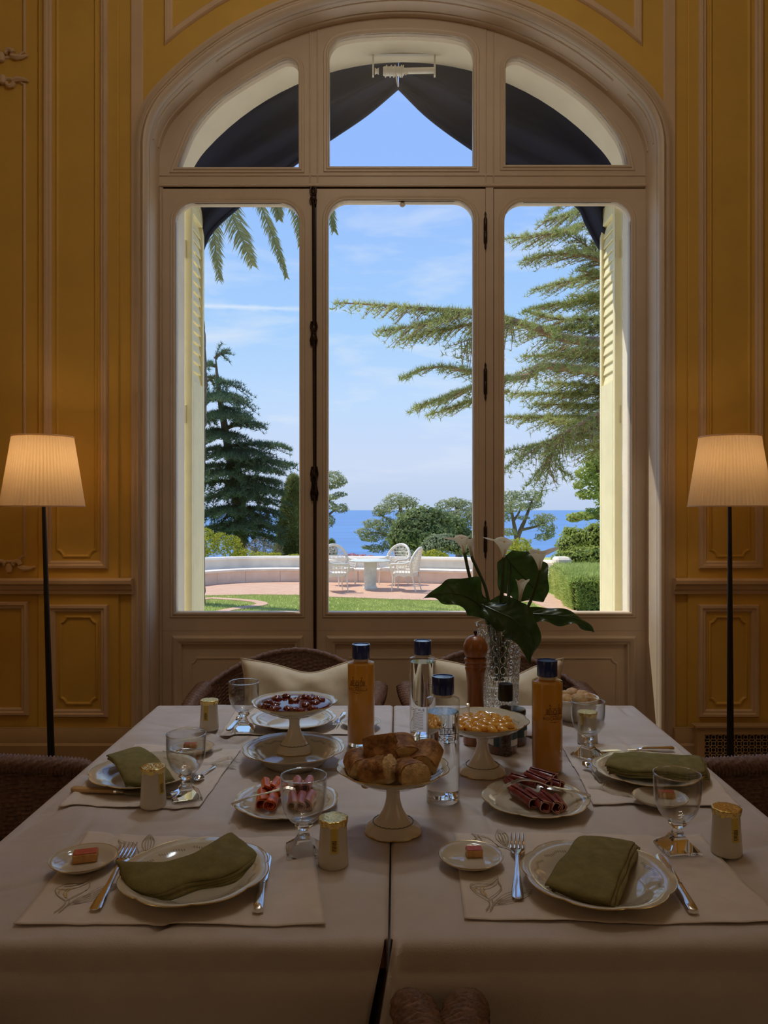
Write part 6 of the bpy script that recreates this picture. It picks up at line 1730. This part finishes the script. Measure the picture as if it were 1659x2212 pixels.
# ------------------------------------------------------------------ footed dishes
def compote(label, px, h, Rd=.111, H=.125, rz=0.0):
    p = T(*px, h); t = thing('footed_dish', label, 'cake stand', (p.x, p.y, TZ + h), rz)
    g = scal(10, .055)
    dish = [(0, H - .036), (.022, H - .036), (.060, H - .028), (.092, H - .012), (Rd - .001, H), (Rd, H + .0015), (Rd - .002, H + .002), (.092, H - .0085), (.060, H - .0235), (.030, H - .030), (0, H - .031)]
    mesh('dish', lathe(dish, 120, fn=g(Rd)), PORCS, t, angle=180)
    gf = g(Rd); mesh('gold_rim', loop_tube([(gf(a, Rd, 0) * math.cos(a), gf(a, Rd, 0) * math.sin(a), H + .0017) for a in [2 * PI * i / 120 for i in range(120)]], .0011, 5), GOLD, t)
    sf = scal(8, .075)
    st = [(.056, .0), (.0565, .004), (.050, .012), (.041, .018), (.038, .0195), (.030, .026), (.020, .042), (.0145, .060), (.0135, .074), (.0165, .083), (.025, H - .034), (0, H - .033)]
    so = [(float(a[0]), float(a[1])) for a in cr([np.array(q) for q in st], 3)]; so[-1] = (0, so[-1][1])
    mesh('pedestal', lathe([(0, .003)] + so, 96, fn=lambda a, r, k: sf(.056)(a, r, k) if r > .036 else r), PLAIN, t, angle=180)
    ff = sf(.056); mesh('gold_foot_edge', loop_tube([(ff(a, .0562, 0) * math.cos(a), ff(a, .0562, 0) * math.sin(a), .0015) for a in [2 * PI * i / 96 for i in range(96)]], .0013, 5), GOLD, t)
    mesh('garland_band', loop_tube([(.0392 * math.cos(a), .0392 * math.sin(a), .0192 + .0006 * math.sin(a * 24)) for a in [2 * PI * i / 96 for i in range(96)]], .0011, 5), mat('sage_print', (.20, .19, .12), .4, .3, 300), t)
    return t
def at_dish(t, x, y, z): return Vector((t.location.x + x, t.location.y + y, t.location.z + z))
ST1 = compote('white footed dish heaped with baguette pieces at the table centre', (849, 1794), .001)
ST2 = compote('white footed dish of dark red jam standing in the soup plate', (636, 1620), .0055, rz=.3)
ST3 = compote('white footed dish of orange fruit in syrup left of the right juice bottle', (1042, 1668), .001, rz=.7)

def bread(label, c, l, r, rot, hgt=1.0, seed=0):
    """a cut length of baguette: crumb inside, browned crust round the curved side."""
    t = thing('bread_piece', label, 'bread', c, rot=rot)
    def sec(a, k=1.0): c_, s_ = math.cos(a), math.sin(a); return r * k * math.copysign(abs(c_) ** .75, c_), r * k * hgt * math.copysign(abs(s_) ** .75, s_) * (1 if s_ > 0 else .8)
    def body(k, lk, s):
        V = []; F = []; n = 28; m = 10
        for j in range(m + 1):
            y = (j / m - .5) * l * lk
            for i in range(n):
                a = 2 * PI * i / n; x, z = sec(a, k)
                q = 1 + .07 * nz(x * 25 + s, y * 25, z * 25) + .05 * nz(x * 140 + s, y * 140, z * 140)
                e = (.0022 * nz(x * 90, z * 90, s + j)) if j in (0, m) else 0
                V.append((x * q, y + e, z * q))
        for j in range(m):
            for i in range(n): F.append((j * n + i, j * n + (i + 1) % n, j * n + n + (i + 1) % n, j * n + n + i))
        for j, rev in ((0, True), (m, False)):
            c0 = len(V); V.append((0, (j / m - .5) * l * lk + (-1 if rev else 1) * .001, 0))
            for i in range(n): F.append((j * n + i, c0, j * n + (i + 1) % n) if rev else (j * n + i, j * n + (i + 1) % n, c0))
        return V, F
    mesh('crumb', body(.96, 1.0, seed), CRUMB, t, angle=180)
    V = []; F = []; n = 22; m = 10
    for th in (1.0, .93):
        for j in range(m + 1):
            y = (j / m - .5) * l * .985
            for i in range(n + 1):
                a = -.25 + (PI + .5) * i / n; x, z = sec(a, th)
                q = 1 + .07 * nz(x * 25 + seed, y * 25, z * 25) + .03 * nz(x * 90 + seed, y * 90, z * 90) + .05 * max(0, math.sin(y * 190 + x * 60 + seed)) ** 6
                V.append((x * q, y, z * q))
    N_ = (m + 1) * (n + 1)
    for s in (0, N_):
        for j in range(m):
            for i in range(n):
                f = (s + j * (n + 1) + i, s + j * (n + 1) + i + 1, s + (j + 1) * (n + 1) + i + 1, s + (j + 1) * (n + 1) + i); F.append(f if s == 0 else f[::-1])
    for i in range(n):
        for j in (0, m): a, b = j * (n + 1) + i, j * (n + 1) + i + 1; F.append((a, b, N_ + b, N_ + a))
    for j in range(m):
        for i in (0, n): a, b = j * (n + 1) + i, (j + 1) * (n + 1) + i; F.append((a, b, N_ + b, N_ + a))
    mesh('crust', (V, F), CRUST, t, angle=60)
    return t
R_ = math.radians
bz = ST1.location.z
def bp_(x, y, d): return P(x, y, d)
bread('baguette piece at the front left of the bread dish, crust outward', bp_(818, 1668, 1.445), .056, .029, (R_(-20), 0, R_(62)), 1.0, 1)
bread('baguette piece at the front right of the bread dish, cut side forward', bp_(886, 1672, 1.450), .058, .030, (R_(-8), 0, R_(18)), .85, 2)
bread('dark crusted baguette piece at the left of the bread dish', bp_(777, 1656, 1.500), .050, .027, (R_(10), R_(15), R_(20)), 1.0, 3)
bread('tall baguette piece on top left of the heap, crust up', bp_(822, 1622, 1.500), .056, .032, (R_(66), R_(0), R_(24)), 1.0, 4)
bread('pale cut baguette piece on top in the middle of the heap', bp_(868, 1626, 1.515), .052, .030, (R_(16), R_(4), R_(14)), 1.0, 5)
bread('torn baguette piece leaning at the right of the heap', bp_(920, 1640, 1.500), .054, .029, (R_(24), R_(-22), R_(-28)), .95, 6)
bread('baguette piece at the back of the bread dish between the upper pieces', bp_(850, 1652, 1.555), .052, .027, (0, 0, R_(80)), .9, 7)

# jam with stewed fruit
jl = ST2.location
jt = thing('jam_filling', 'glossy dark red jam filling the footed dish on the soup plate', 'jam', at_dish(ST2, 0, 0, .125 - .012))
tag(jt, kind='stuff')
mesh('syrup', lathe([(0, -.012), (.060, -.010), (.088, -.002), (.0975, .0082), (.088, .0108), (.05, .0115), (0, .0118)], 48, fn=lambda a, r, k: r * (1 + .012 * math.sin(5 * a + k)) if k > 3 else r), JAM, jt, angle=180)
rr = np.random.RandomState(9)
def lump(r, sx, sy, sz, s, n=14, rough=.16):
    V, F = lathe([(0, -1)] + [(math.cos(a), math.sin(a)) for a in [-PI / 2 + PI * i / 9 for i in range(1, 9)]] + [(0, 1)], n)
    o = []
    for x, y, z in V:
        q = 1 + rough * nz(x * 1.6 + s, y * 1.6, z * 1.6) + rough * .4 * nz(x * 4 + s, y * 4, z * 4); o.append((x * r * sx * q, y * r * sy * q, z * r * sz * q))
    return o, F
for i in range(26):
    a = rr.rand() * 2 * PI; q = .080 * math.sqrt(rr.rand()); y_ = q * math.sin(a) - .014
    o = mesh('stewed_fruit', lump(.0085 + .0065 * rr.rand(), 1, .9, .6, i, 14, .5), BERRY, angle=180)
    o.location = at_dish(ST2, q * math.cos(a), y_, .125 - .002 + .003 * rr.rand()); o.rotation_euler = (0, 0, rr.rand() * 6)
    tag(o, 'glossy dark stewed fruit lump in the red jam', 'fruit', 'stewed fruit in the jam dish')
# orange fruit in syrup
ot = thing('fruit_syrup', 'orange syrup pooled in the footed dish left of the juice bottle', 'syrup', at_dish(ST3, 0, 0, .125 - .020)); tag(ot, kind='stuff')
mesh('syrup', lathe([(0, -.008), (.050, -.005), (.078, .003), (.084, .0075), (.07, .0085), (0, .009)], 40, fn=lambda a, r, k: r * (1 + .02 * math.sin(4 * a + k)) if k > 2 else r), ORSYR, ot, angle=180)
seg = None
for i in range(34):
    a = i * 2.39996; q = .074 * math.sqrt((i + .5) / 34)
    if seg is None:
        V = []; F = []; n, m = 12, 10
        for j in range(m + 1):
            u = j / m * 2 - 1; w = math.sqrt(max(0, 1 - u * u)) * .011 + .0008
            for k in range(n):
                b = 2 * PI * k / n; V.append((.019 * u, w * math.cos(b) + .006 * u * u, w * .8 * math.sin(b) + .002))
        for j in range(m):
            for k in range(n): F.append((j * n + k, j * n + (k + 1) % n, j * n + n + (k + 1) % n, j * n + n + k))
        F += [tuple(range(n))[::-1], tuple(m * n + k for k in range(n))]
        o = seg = mesh('fruit_segment', (V, F), ORSEG, angle=180)
        tag(o, 'plump orange fruit segment in the syrup of the footed dish', 'fruit', 'orange fruit segments in syrup')
    else: o = seg.copy(); COL.objects.link(o)
    o.location = at_dish(ST3, q * math.cos(a), q * math.sin(a), .125 - .0105 + .006 * math.cos(q / .075 * 1.5)); o.rotation_euler = (rr.rand() * .6 - .3, rr.rand() * .6 - .3, a + rr.rand())
def leaning(name, label, tip, end, bw=.0165):
    """spoon standing in a dish: tip in the food, end in the air."""
    d = Vector(tip) - Vector(end); L_ = d.length; s = L_ / .16
    t = thing(name, label, 'spoon', end); y = d.normalized(); x = Vector((1, 0, 0)); x = (x - y * x.dot(y)).normalized(); z = x.cross(y)
    t.rotation_euler = Matrix((x, y, z)).transposed().to_euler()
    mesh('handle', bar([(0, .004 * s, .0008, .0), (.005 * s, .0095 * s, .0012, .0), (.022 * s, .0085 * s, .0013, .0), (.04 * s, .0036 * s, .0014, .0), (.10 * s, .0030 * s, .0016, .0), (.118 * s, .0034 * s, .0014, -.001)]), SILVER, t)
    V, F = grid(lambda u, v: (v * bw * s * math.sin(u * 2 * PI), .138 * s + v * .024 * s * math.cos(u * 2 * PI), -.006 * (1 - v * v)), 20, 5, True); n = len(V)
    mesh('bowl', (V + [(a, b, c - .001) for a, b, c in V], F + [tuple(n + i for i in f[::-1]) for f in F]), SILVER, t, angle=180)
    return t
leaning('serving_spoon', 'silver spoon standing in the orange fruit, its handle end up beside the water bottle', P(1018, 1580, 1.83), P(1011, 1519, 1.885), .012)
leaning('serving_spoon', 'small pale spoon showing behind the bread dish, by the left juice bottle foot', P(812, 1655, 1.555), P(784, 1612, 1.60), .014)

# ------------------------------------------------------------------ salmon, pink ham, cured ham: each slice rolled
def rolled(name, label, cat, group, c, l, r, rz, m, fat=None, pitch=0.0, seed=0, taper=.8):
    t = thing(name, label, cat, c, group=group, rot=(pitch, 0, rz))
    turns = 1.65; nu, nv = 46, 12
    def fn(u, v):
        a = u * turns * 2 * PI - PI / 2 - .6; k = 1 - (1 - taper) * v; rad = r * (1.0 - .42 * (1 - u)) * k * (1 + .06 * math.sin(a * 2 + v * 5 + seed))
        y = (v - .5) * l * (1 + .05 * math.sin(a + seed))
        return (rad * math.cos(a), y + .0018 * math.sin(a * 3 + seed), rad * .85 * math.sin(a) + r * .85)
    V, F = grid(fn, nu, nv); n = len(V)
    me = mesh('slice', (V, F), m, t, angle=180)
    sm = me.modifiers.new('wall', 'SOLIDIFY'); sm.thickness = .0014; sm.offset = 0
    if fat: mesh('fat_edge', tube([fn(i / 40, 0) for i in range(41)], .0011, 5), fat, t)
    return t
sx_, sy_ = T(619, 1726).x, T(619, 1726).y
for i, (px_, py_, rz, l, r) in enumerate(((566, 1732, 10, .060, .0150), (588, 1736, -4, .058, .0150), (574, 1716, 12, .052, .0130), (594, 1714, -6, .052, .0130), (606, 1722, -14, .050, .0120))):
    p = T(px_, py_, .012); rolled('salmon_roll', 'orange-red rolled smoked salmon slice, ' + ('front left of its plate', 'front and nearest the pink ham', 'upper layer leftmost under the fork', 'upper layer in the middle under the fork', 'upper layer touching the pink ham')[i], 'salmon', 'smoked salmon rolls', (p.x, p.y, TZ + (.0085 if i < 2 else .020)), l, r, R_(rz), SALMON, None, R_(4), i)
for i, (px_, py_, rz, l, r) in enumerate(((632, 1734, 8, .058, .0125), (650, 1736, 2, .058, .0125), (668, 1734, -6, .056, .0135), (642, 1712, 6, .05, .0125), (664, 1712, -8, .05, .0125))):
    p = T(px_, py_, .012); rolled('ham_roll', 'pale pink rolled ham slice behind the near goblet, ' + ('front row beside the salmon', 'front row middle', 'front row at the right', 'upper layer beside the salmon', 'upper layer at the right')[i], 'ham', 'pink ham rolls', (p.x, p.y, TZ + (.0085 if i < 3 else .021)), l, r, R_(rz), PINKHAM, FAT, R_(4), i + 7)
for i, (px_, py_, rz, l, r, z) in enumerate(((1128, 1728, 28, .078, .0155, .0085), (1157, 1736, 22, .072, .0150, .0085), (1186, 1738, 16, .066, .0145, .0085), (1207, 1738, 4, .050, .0110, .0085), (1130, 1702, 60, .060, .0140, .018), (1160, 1708, 40, .060, .0140, .026), (1172, 1692, 55, .060, .0140, .020), (1104, 1704, 15, .050, .0130, .012), (1188, 1708, 50, .055, .0130, .020))):
    p = T(px_, py_, .012); rolled('cured_ham_roll', 'dark red rolled cured ham slice, ' + ('first of the front row from the left', 'second of the front row from the left', 'third of the front row from the left', 'smallest, last of the front row at the right', 'back layer under the head of the fork', 'topmost in the middle under the fork', 'highest at the back of the plate', 'at the far left edge of the heap', 'back layer nearest the fork handle')[i], 'ham', 'cured ham rolls', (p.x, p.y, TZ + z), l, r, R_(rz), CURED, FAT, R_(5), i + 20, .75)
def server(label, pts, w0, w1, name='serving_fork'):
    """long handled server bent over the food; pts from the handle end to the head."""
    p0 = Vector(pts[0]); t = thing(name, label, 'fork', p0)
    c = [Vector(p) - p0 for p in cr([np.array(p) for p in pts], 6)]; n = len(c)
    V = []; F = []
    for i, p in enumerate(c):
        tt = (c[min(i + 1, n - 1)] - c[max(i - 1, 0)]).normalized(); s = Vector((-tt.y, tt.x, 0)).normalized(); up = s.cross(tt) * -1
        u = i / (n - 1); w = w0 * (1.1 - .75 * min(1, u * 2)) if u < .5 else w0 * .35 + (w1 - w0 * .35) * ((u - .5) / .5) ** 1.5
        for a, b in ((-1, -1), (1, -1), (1, 1), (-1, 1)): V.append(tuple(p + s * (a * w) + up * (b * .0011)))
    for i in range(n - 1):
        for k in range(4): F.append((4 * i + k, 4 * i + (k + 1) % 4, 4 * i + 4 + (k + 1) % 4, 4 * i + 4 + k))
    F += [(3, 2, 1, 0), tuple(4 * (n - 1) + k for k in range(4))]
    mesh('handle', (V, F), SILVER, t, angle=50)
    tt = (c[-1] - c[-3]).normalized(); s = Vector((-tt.y, tt.x, 0)).normalized()
    for k in (-1, 0, 1): mesh('tine', tube([c[-1] + s * k * w1 * .75, c[-1] + tt * .018 + s * k * w1 * .85 - Vector((0, 0, .002)), c[-1] + tt * .034 + s * k * w1 * .8 - Vector((0, 0, .010))], [.0014, .0013, .0008], 6), SILVER, t)
    return t
server('thin silver serving fork resting on the salmon, handle over the plate rim', [T(500, 1738, .026), T(540, 1722, .034), T(580, 1712, .040), T(604, 1705, .046)], .0042, .0060)
server('broad silver serving fork arched over the cured ham, handle over the plate rim', [T(1276, 1719, .026), T(1235, 1708, .034), T(1190, 1699, .046), T(1160, 1688, .062), T(1128, 1684, .064), T(1104, 1692, .056)], .0055, .0085)

# ------------------------------------------------------------------ pepper mill, grinder, jars, bowl of rolls
p = T(1027, 1606); pm_ = thing('pepper_mill', 'tall turned wooden pepper mill left of the crystal vase', 'pepper mill', (p.x, p.y, TZ))
mesh('body', lathe([(0, 0), (.031, 0), (.033, .004), (.032, .034), (.029, .050), (.024, .085), (.0215, .125), (.022, .160), (.0255, .192), (.0285, .204), (.0265, .207), (.0285, .210), (.029, .214), (.0265, .218), (.030, .223), (.030, .228), (.0262, .232), (0, .232)], 40), WOODM, pm_, angle=50)
mesh('turning_head', lathe([(0, .233), (.0262, .233), (.0300, .240), (.0328, .252), (.0320, .266), (.026, .280), (.016, .288), (.007, .291), (0, .291)], 40), WOODM, pm_, angle=180)
mesh('top_nut', lathe([(0, .290), (.003, .290), (.003, .294), (.0052, .298), (.0048, .302), (0, .304)], 20), BRONZE, pm_)
p = T(1092, 1632); sg = thing('salt_grinder', 'slim glass grinder with black cap in front of the vase', 'grinder', (p.x, p.y, TZ))
mesh('glass_body', lathe([(0, 0), (.018, 0), (.0185, .004), (.0170, .12), (.016, .144), (0, .144)], 32), THIN, sg, angle=50)
mesh('dark_filling', lathe([(0, .003), (.0145, .003), (.0135, .118), (.0125, .126), (0, .128)], 24), mat('peppercorns', (.10, .06, .035), .8, .6, 260, .8, 260), sg)
mesh('cap', lathe([(0, .142), (.0188, .142), (.0190, .146), (.0186, .178), (.0170, .184), (0, .185)], 32), DARKG, sg, angle=50)
def preserve(label, px, sc_=1.0, ph=0.0):
    p = T(*px); t = thing('preserve_jar', label, 'jar', (p.x, p.y, TZ), ph)
    mesh('glass_body', lathe([(0, 0), (.034, 0), (.0372, .004), (.0372, .060), (.033, .070), (.0315, .078), (0, .078)], 40), JAMJ, t, angle=50)
    def lb(a0, a1, z0, z1, m, nm, rr_=.0376): mesh(nm, grid(lambda u, v: (rr_ * math.cos(a0 + (a1 - a0) * u), rr_ * math.sin(a0 + (a1 - a0) * u), z0 + (z1 - z0) * v), 16, 1), m, t)
    lb(-PI * 1.02, -PI * .02, .022, .056, NLAB, 'dark_label'); lb(-PI * .42, -PI * .10, .024, .040, WLAB, 'white_label', .0379); lb(-PI * 1.0, -PI * .76, .024, .052, WLAB, 'white_label', .0379)
    mesh('lid', lathe([(0, .077), (.034, .077), (.0345, .080), (.0345, .090), (.033, .0915), (0, .0915)], 40), DARKG, t, angle=50)
preserve('dark preserve jar with teal and white label behind the stem of the fruit dish', (1086, 1624))
preserve('second dark preserve jar half hidden behind the labelled jar', (1108, 1604), ph=.5)
p = T(1238, 1553); rb = thing('bread_bowl', 'white bowl of golden rolls behind the right juice bottle', 'bowl', (p.x, p.y, TZ)); RBR = .076
mesh('bowl', lathe([(0, .002), (.036, .002), (.038, 0), (.040, .003), (.058, .020), (.071, .046), (RBR, .068), (RBR - .002, .0685), (.069, .047), (.056, .0225), (.036, .007), (0, .006)], 48), PLAIN, rb, angle=180)
for i, (x, y, z, r, l) in enumerate(((-.034, .022, .058, .026, 'left rear'), (.006, .030, .064, .026, 'rear'), (.030, .016, .062, .026, 'right'), (-.030, -.024, .060, .025, 'left front'), (.010, -.028, .062, .026, 'front'), (.042, -.012, .060, .025, 'far right'), (0, 0, .045, .03, 'bottom'))):
    V, F = lump(r, 1.15, .95, .82, i * 3.1, 20, .12)
    o = mesh('bread_roll', (V, F), BRIO, angle=180); o.location = (p.x + x, p.y + y, TZ + z); o.rotation_euler = (0, .2 * math.sin(i * 3), i * 1.3)
    tag(o, 'small golden bread roll in the white bowl, ' + ('at the left behind the juice bottle', 'at the rear middle', 'topmost at the right', 'at the left front', 'at the front middle', 'against the right rim', 'at the bottom under the others')[i], 'bread roll', 'rolls in the white bowl')

# ------------------------------------------------------------------ crystal vase with calla lilies
VD = 2.22; vp = P(1081, 1571, VD); VT = Vector((vp.x, VD, TZ))
vt = thing('crystal_vase', 'tall cut crystal vase patterned with rings and beads, holding calla lilies', 'vase', VT)
VH = .302
vr = lambda z: float(np.interp(z, [0, .01, .08, .16, .22, .26, .29, .302], [.044, .047, .049, .0515, .056, .062, .069, .0715]))
prf = [(0, 0), (.044, 0)] + [(vr(z), z) for z in np.linspace(.006, VH, 22)]
prf += [(vr(VH) - .003, VH)] + [(vr(z) - .0045, z) for z in np.linspace(VH - .004, .016, 20)] + [(0, .014)]
mesh('glass_wall', lathe(prf, 56), BOWLG, vt, angle=180)
rg = MB(); bd = MB(); nc = 16
for k in range(9):
    z = .022 + .0305 * k
    for i in range(nc):
        a = 2 * PI * (i + .5 * 0) / nc; r = vr(z) + .001; w = 2 * PI * r / nc * .36; h = .0112
        pts = []
        for q in range(12):
            b = 2 * PI * q / 12; aa = a + w * math.cos(b) / r; zz_ = z + h * math.sin(b); r2 = vr(zz_) + .0012
            pts.append((r2 * math.cos(aa), r2 * math.sin(aa), zz_))
        rg.add(loop_tube(pts, .0018, 5))
    zz_ = z + .0152
    for i in range(64):
        a = 2 * PI * i / 64; r = vr(zz_) + .0008
        bd.add(lathe([(0, -.0016), (.0018, 0), (0, .0016)], 5), mat=Matrix.Translation((r * math.cos(a), r * math.sin(a), zz_)))
for i in range(nc):
    a = 2 * PI * (i + .5) / nc
    for k in range(56):
        z = .012 + .0050 * k; r = vr(z) + .0008
        bd.add(lathe([(0, -.0015), (.0016, 0), (0, .0015)], 4), mat=Matrix.Translation((r * math.cos(a), r * math.sin(a), z)))
tag(rg.build('cut_rings', GLASS, vt), kind='stuff'); tag(bd.build('beading', GLASS, vt), kind='stuff')
mesh('rim', loop_tube([(.0705 * math.cos(a), .0705 * math.sin(a), VH) for a in [2 * PI * i / 64 for i in range(64)]], .0022, 6), GLASS, vt)
CLEAF = throughmat('calla_leaf_green', (0.022, 0.050, 0.016), 0.22, 0.30, 0.5, (0.034, 0.070, 0.022), (0.10, 0.20, 0.03))
def px3(l): return [P(x, y, d) for x, y, d in l]
def stemcurve(l, t): return [p - t.location for p in [Vector(q) for q in cr([np.array(p) for p in px3(l)], 6)]]
def blade(label, mid, widths, side, fold=.15, wave=.006, nw=5.0, stalk=None, seed=0):
    m3 = px3(mid); t = thing('calla_leaf', label, 'leaf', VT)
    c = [Vector(q) - VT for q in cr([np.array(p) for p in m3], 8)]; n = len(c) - 1
    wd = [float(w[0]) for w in cr([np.array([w]) for w in widths], 8)]
    S = Vector(side).normalized(); m = 16
    V = []; F = []
    for i, p in enumerate(c):
        tt = (c[min(i + 1, n)] - c[max(i - 1, 0)]).normalized(); s = (S - tt * S.dot(tt)).normalized(); up = s.cross(tt)
        for j in range(m + 1):
            e = 2 * j / m - 1; w = max(.0004, wd[min(i, len(wd) - 1)]) * (1 + .10 * math.sin(i * .55 + (2.2 if e > 0 else 0) + seed) * abs(e))
            o = fold * w * abs(e) ** 1.5 + wave * abs(e) ** 3 * math.sin(i / n * nw * PI + (2 if e > 0 else 0) + seed) + .0013 * math.sin(i * 1.5 - abs(e) * 9) * (1 - abs(e) ** 3)
            V.append(tuple(p + s * (e * w) + up * o))
    for i in range(n):
        for j in range(m): F.append((i * (m + 1) + j, i * (m + 1) + j + 1, (i + 1) * (m + 1) + j + 1, (i + 1) * (m + 1) + j))
    mesh('leaf_blade', (V, F), CLEAF, t, angle=180)
    mesh('midrib', tube(c, [.0026 * (1 - .8 * i / n) for i in range(n + 1)], 6), STEM, t)
    if stalk: mesh('stalk', tube(stemcurve(stalk, t), .0052, 8), STEM, t)
    return t
blade('broad wavy calla leaf reaching left over the garden view', [(1052, 1322, 2.20), (1020, 1296, 2.17), (985, 1283, 2.14), (950, 1283, 2.12), (917, 1292, 2.10)], [.034, .054, .046, .022, .001], (.10, .45, 1), .30, .016, 4.5, [(1052, 1322, 2.20), (1066, 1370, 2.21), (1072, 1470, 2.22)], 1)
blade('large round calla leaf standing behind the flower stems', [(1092, 1200, 2.30), (1112, 1226, 2.29), (1136, 1252, 2.28), (1158, 1276, 2.27), (1174, 1300, 2.26)], [.030, .068, .074, .050, .002], (1, -.15, .80), .18, .012, 6, [(1100, 1215, 2.30), (1098, 1300, 2.26), (1088, 1380, 2.23), (1082, 1470, 2.22)], 2)
blade('long calla leaf drooping in front of the vase neck', [(1040, 1306, 2.16), (1075, 1322, 2.12), (1112, 1340, 2.09), (1138, 1375, 2.08), (1146, 1436, 2.09)], [.016, .036, .052, .040, .001], (.9, .1, .75), .16, .014, 5, [(1050, 1310, 2.16), (1074, 1360, 2.20), (1080, 1470, 2.22)], 3)
blade('narrow calla leaf curling down to the right over the sill', [(1098, 1322, 2.20), (1150, 1326, 2.17), (1200, 1329, 2.15), (1248, 1338, 2.14), (1282, 1366, 2.14)], [.012, .022, .024, .018, .0005], (0, .6, 1), .25, .010, 6, [(1100, 1322, 2.20), (1092, 1370, 2.21), (1086, 1470, 2.22)], 4)
blade('small dark calla leaf in the middle of the bunch', [(1050, 1318, 2.24), (1078, 1304, 2.26), (1108, 1304, 2.28), (1136, 1318, 2.28)], [.010, .024, .022, .001], (0, .5, 1), .2, .006, 4, [(1055, 1318, 2.24), (1078, 1380, 2.23), (1082, 1470, 2.22)], 5)
def calla(label, base, axis, tip, h, R, stem, closed=0.0, d=2.2, tl=.9):
    t = thing('calla_lily', label, 'flower', VT); B_ = P(base[0], base[1], d) - VT
    a = Vector(axis).normalized(); b = Vector(tip); b = (b - a * b.dot(a)).normalized(); c = a.cross(b)
    nu, nv = 48, 20
    def fn(u, v):
        th = (u - .5) * 2 * PI * (.97 + .10 * closed); k = abs(th) / PI
        r = .0042 + (R - .0042) * (v ** (1.7 + .8 * closed)) * (1 - .25 * k * k * v) * (1 + .10 * v ** 3 * math.sin(3 * th + 1) * (1 - closed))
        tipx = math.exp(-(th / .40) ** 2) * v ** 4
        ax = h * v * (1 - .10 * k * v) - .20 * h * (v ** 7) * (1 - closed) * (1 - .4 * k) + .07 * h * v ** 4 * math.sin(3 * th + .6) * (1 - closed) + tipx * h * .10
        r *= 1 + tl * tipx
        return B_ + a * ax + b * (r * math.cos(th)) + c * (r * math.sin(th) * (1.0 if not closed else .9))
    V, F = grid(lambda u, v: tuple(fn(u, v)), nu, nv)
    mesh('spathe', (V, F), CALLA, t, angle=180)
    mesh('spadix', tube([B_ + a * .008, B_ + a * h * .75], [.0030, .0022], 8), mat('yellow_spadix', (.70, .45, .05), .8, .2, 200), t)
    mesh('stem', tube([B_ + a * .006] + stemcurve(stem, t), .0046, 8), STEM, t)
    return t
calla('open calla lily at the top left of the bunch, rim spread wide', (1004, 1196), (-.20, -.05, 1), (-.9, -.3, .25), .062, .034, [(1004, 1196, 2.2), (1012, 1235, 2.2), (1026, 1285, 2.2), (1052, 1340, 2.21), (1068, 1440, 2.22)], 0, 2.2, .5)
calla('half closed calla bud right beside the top left flower', (1020, 1206), (-.16, 0, 1), (.5, -.3, .5), .062, .015, [(1020, 1206, 2.23), (1036, 1240, 2.23), (1050, 1275, 2.23), (1062, 1340, 2.22), (1072, 1440, 2.22)], .8, 2.23, .3)
calla('calla lily in the middle seen from the side, rim level', (1088, 1206), (.02, -.1, 1), (-1, -.25, .12), .066, .040, [(1088, 1206, 2.2), (1086, 1250, 2.2), (1082, 1300, 2.2), (1078, 1350, 2.21), (1078, 1450, 2.22)], 0, 2.2, .55)
calla('calla lily at the right of the bunch, tilted with pointed rim', (1166, 1232), (-.10, -.15, 1), (.9, -.2, -.45), .068, .036, [(1166, 1232, 2.2), (1156, 1270, 2.2), (1138, 1315, 2.2), (1106, 1350, 2.21), (1090, 1450, 2.22)], 0, 2.2, .5)
calla('narrow young calla lily low in front of the round leaf', (1122, 1302), (.10, -.1, 1), (.3, -.6, .5), .074, .021, [(1122, 1302, 2.17), (1120, 1320, 2.17), (1106, 1345, 2.2), (1088, 1450, 2.22)], .45, 2.17, .4)
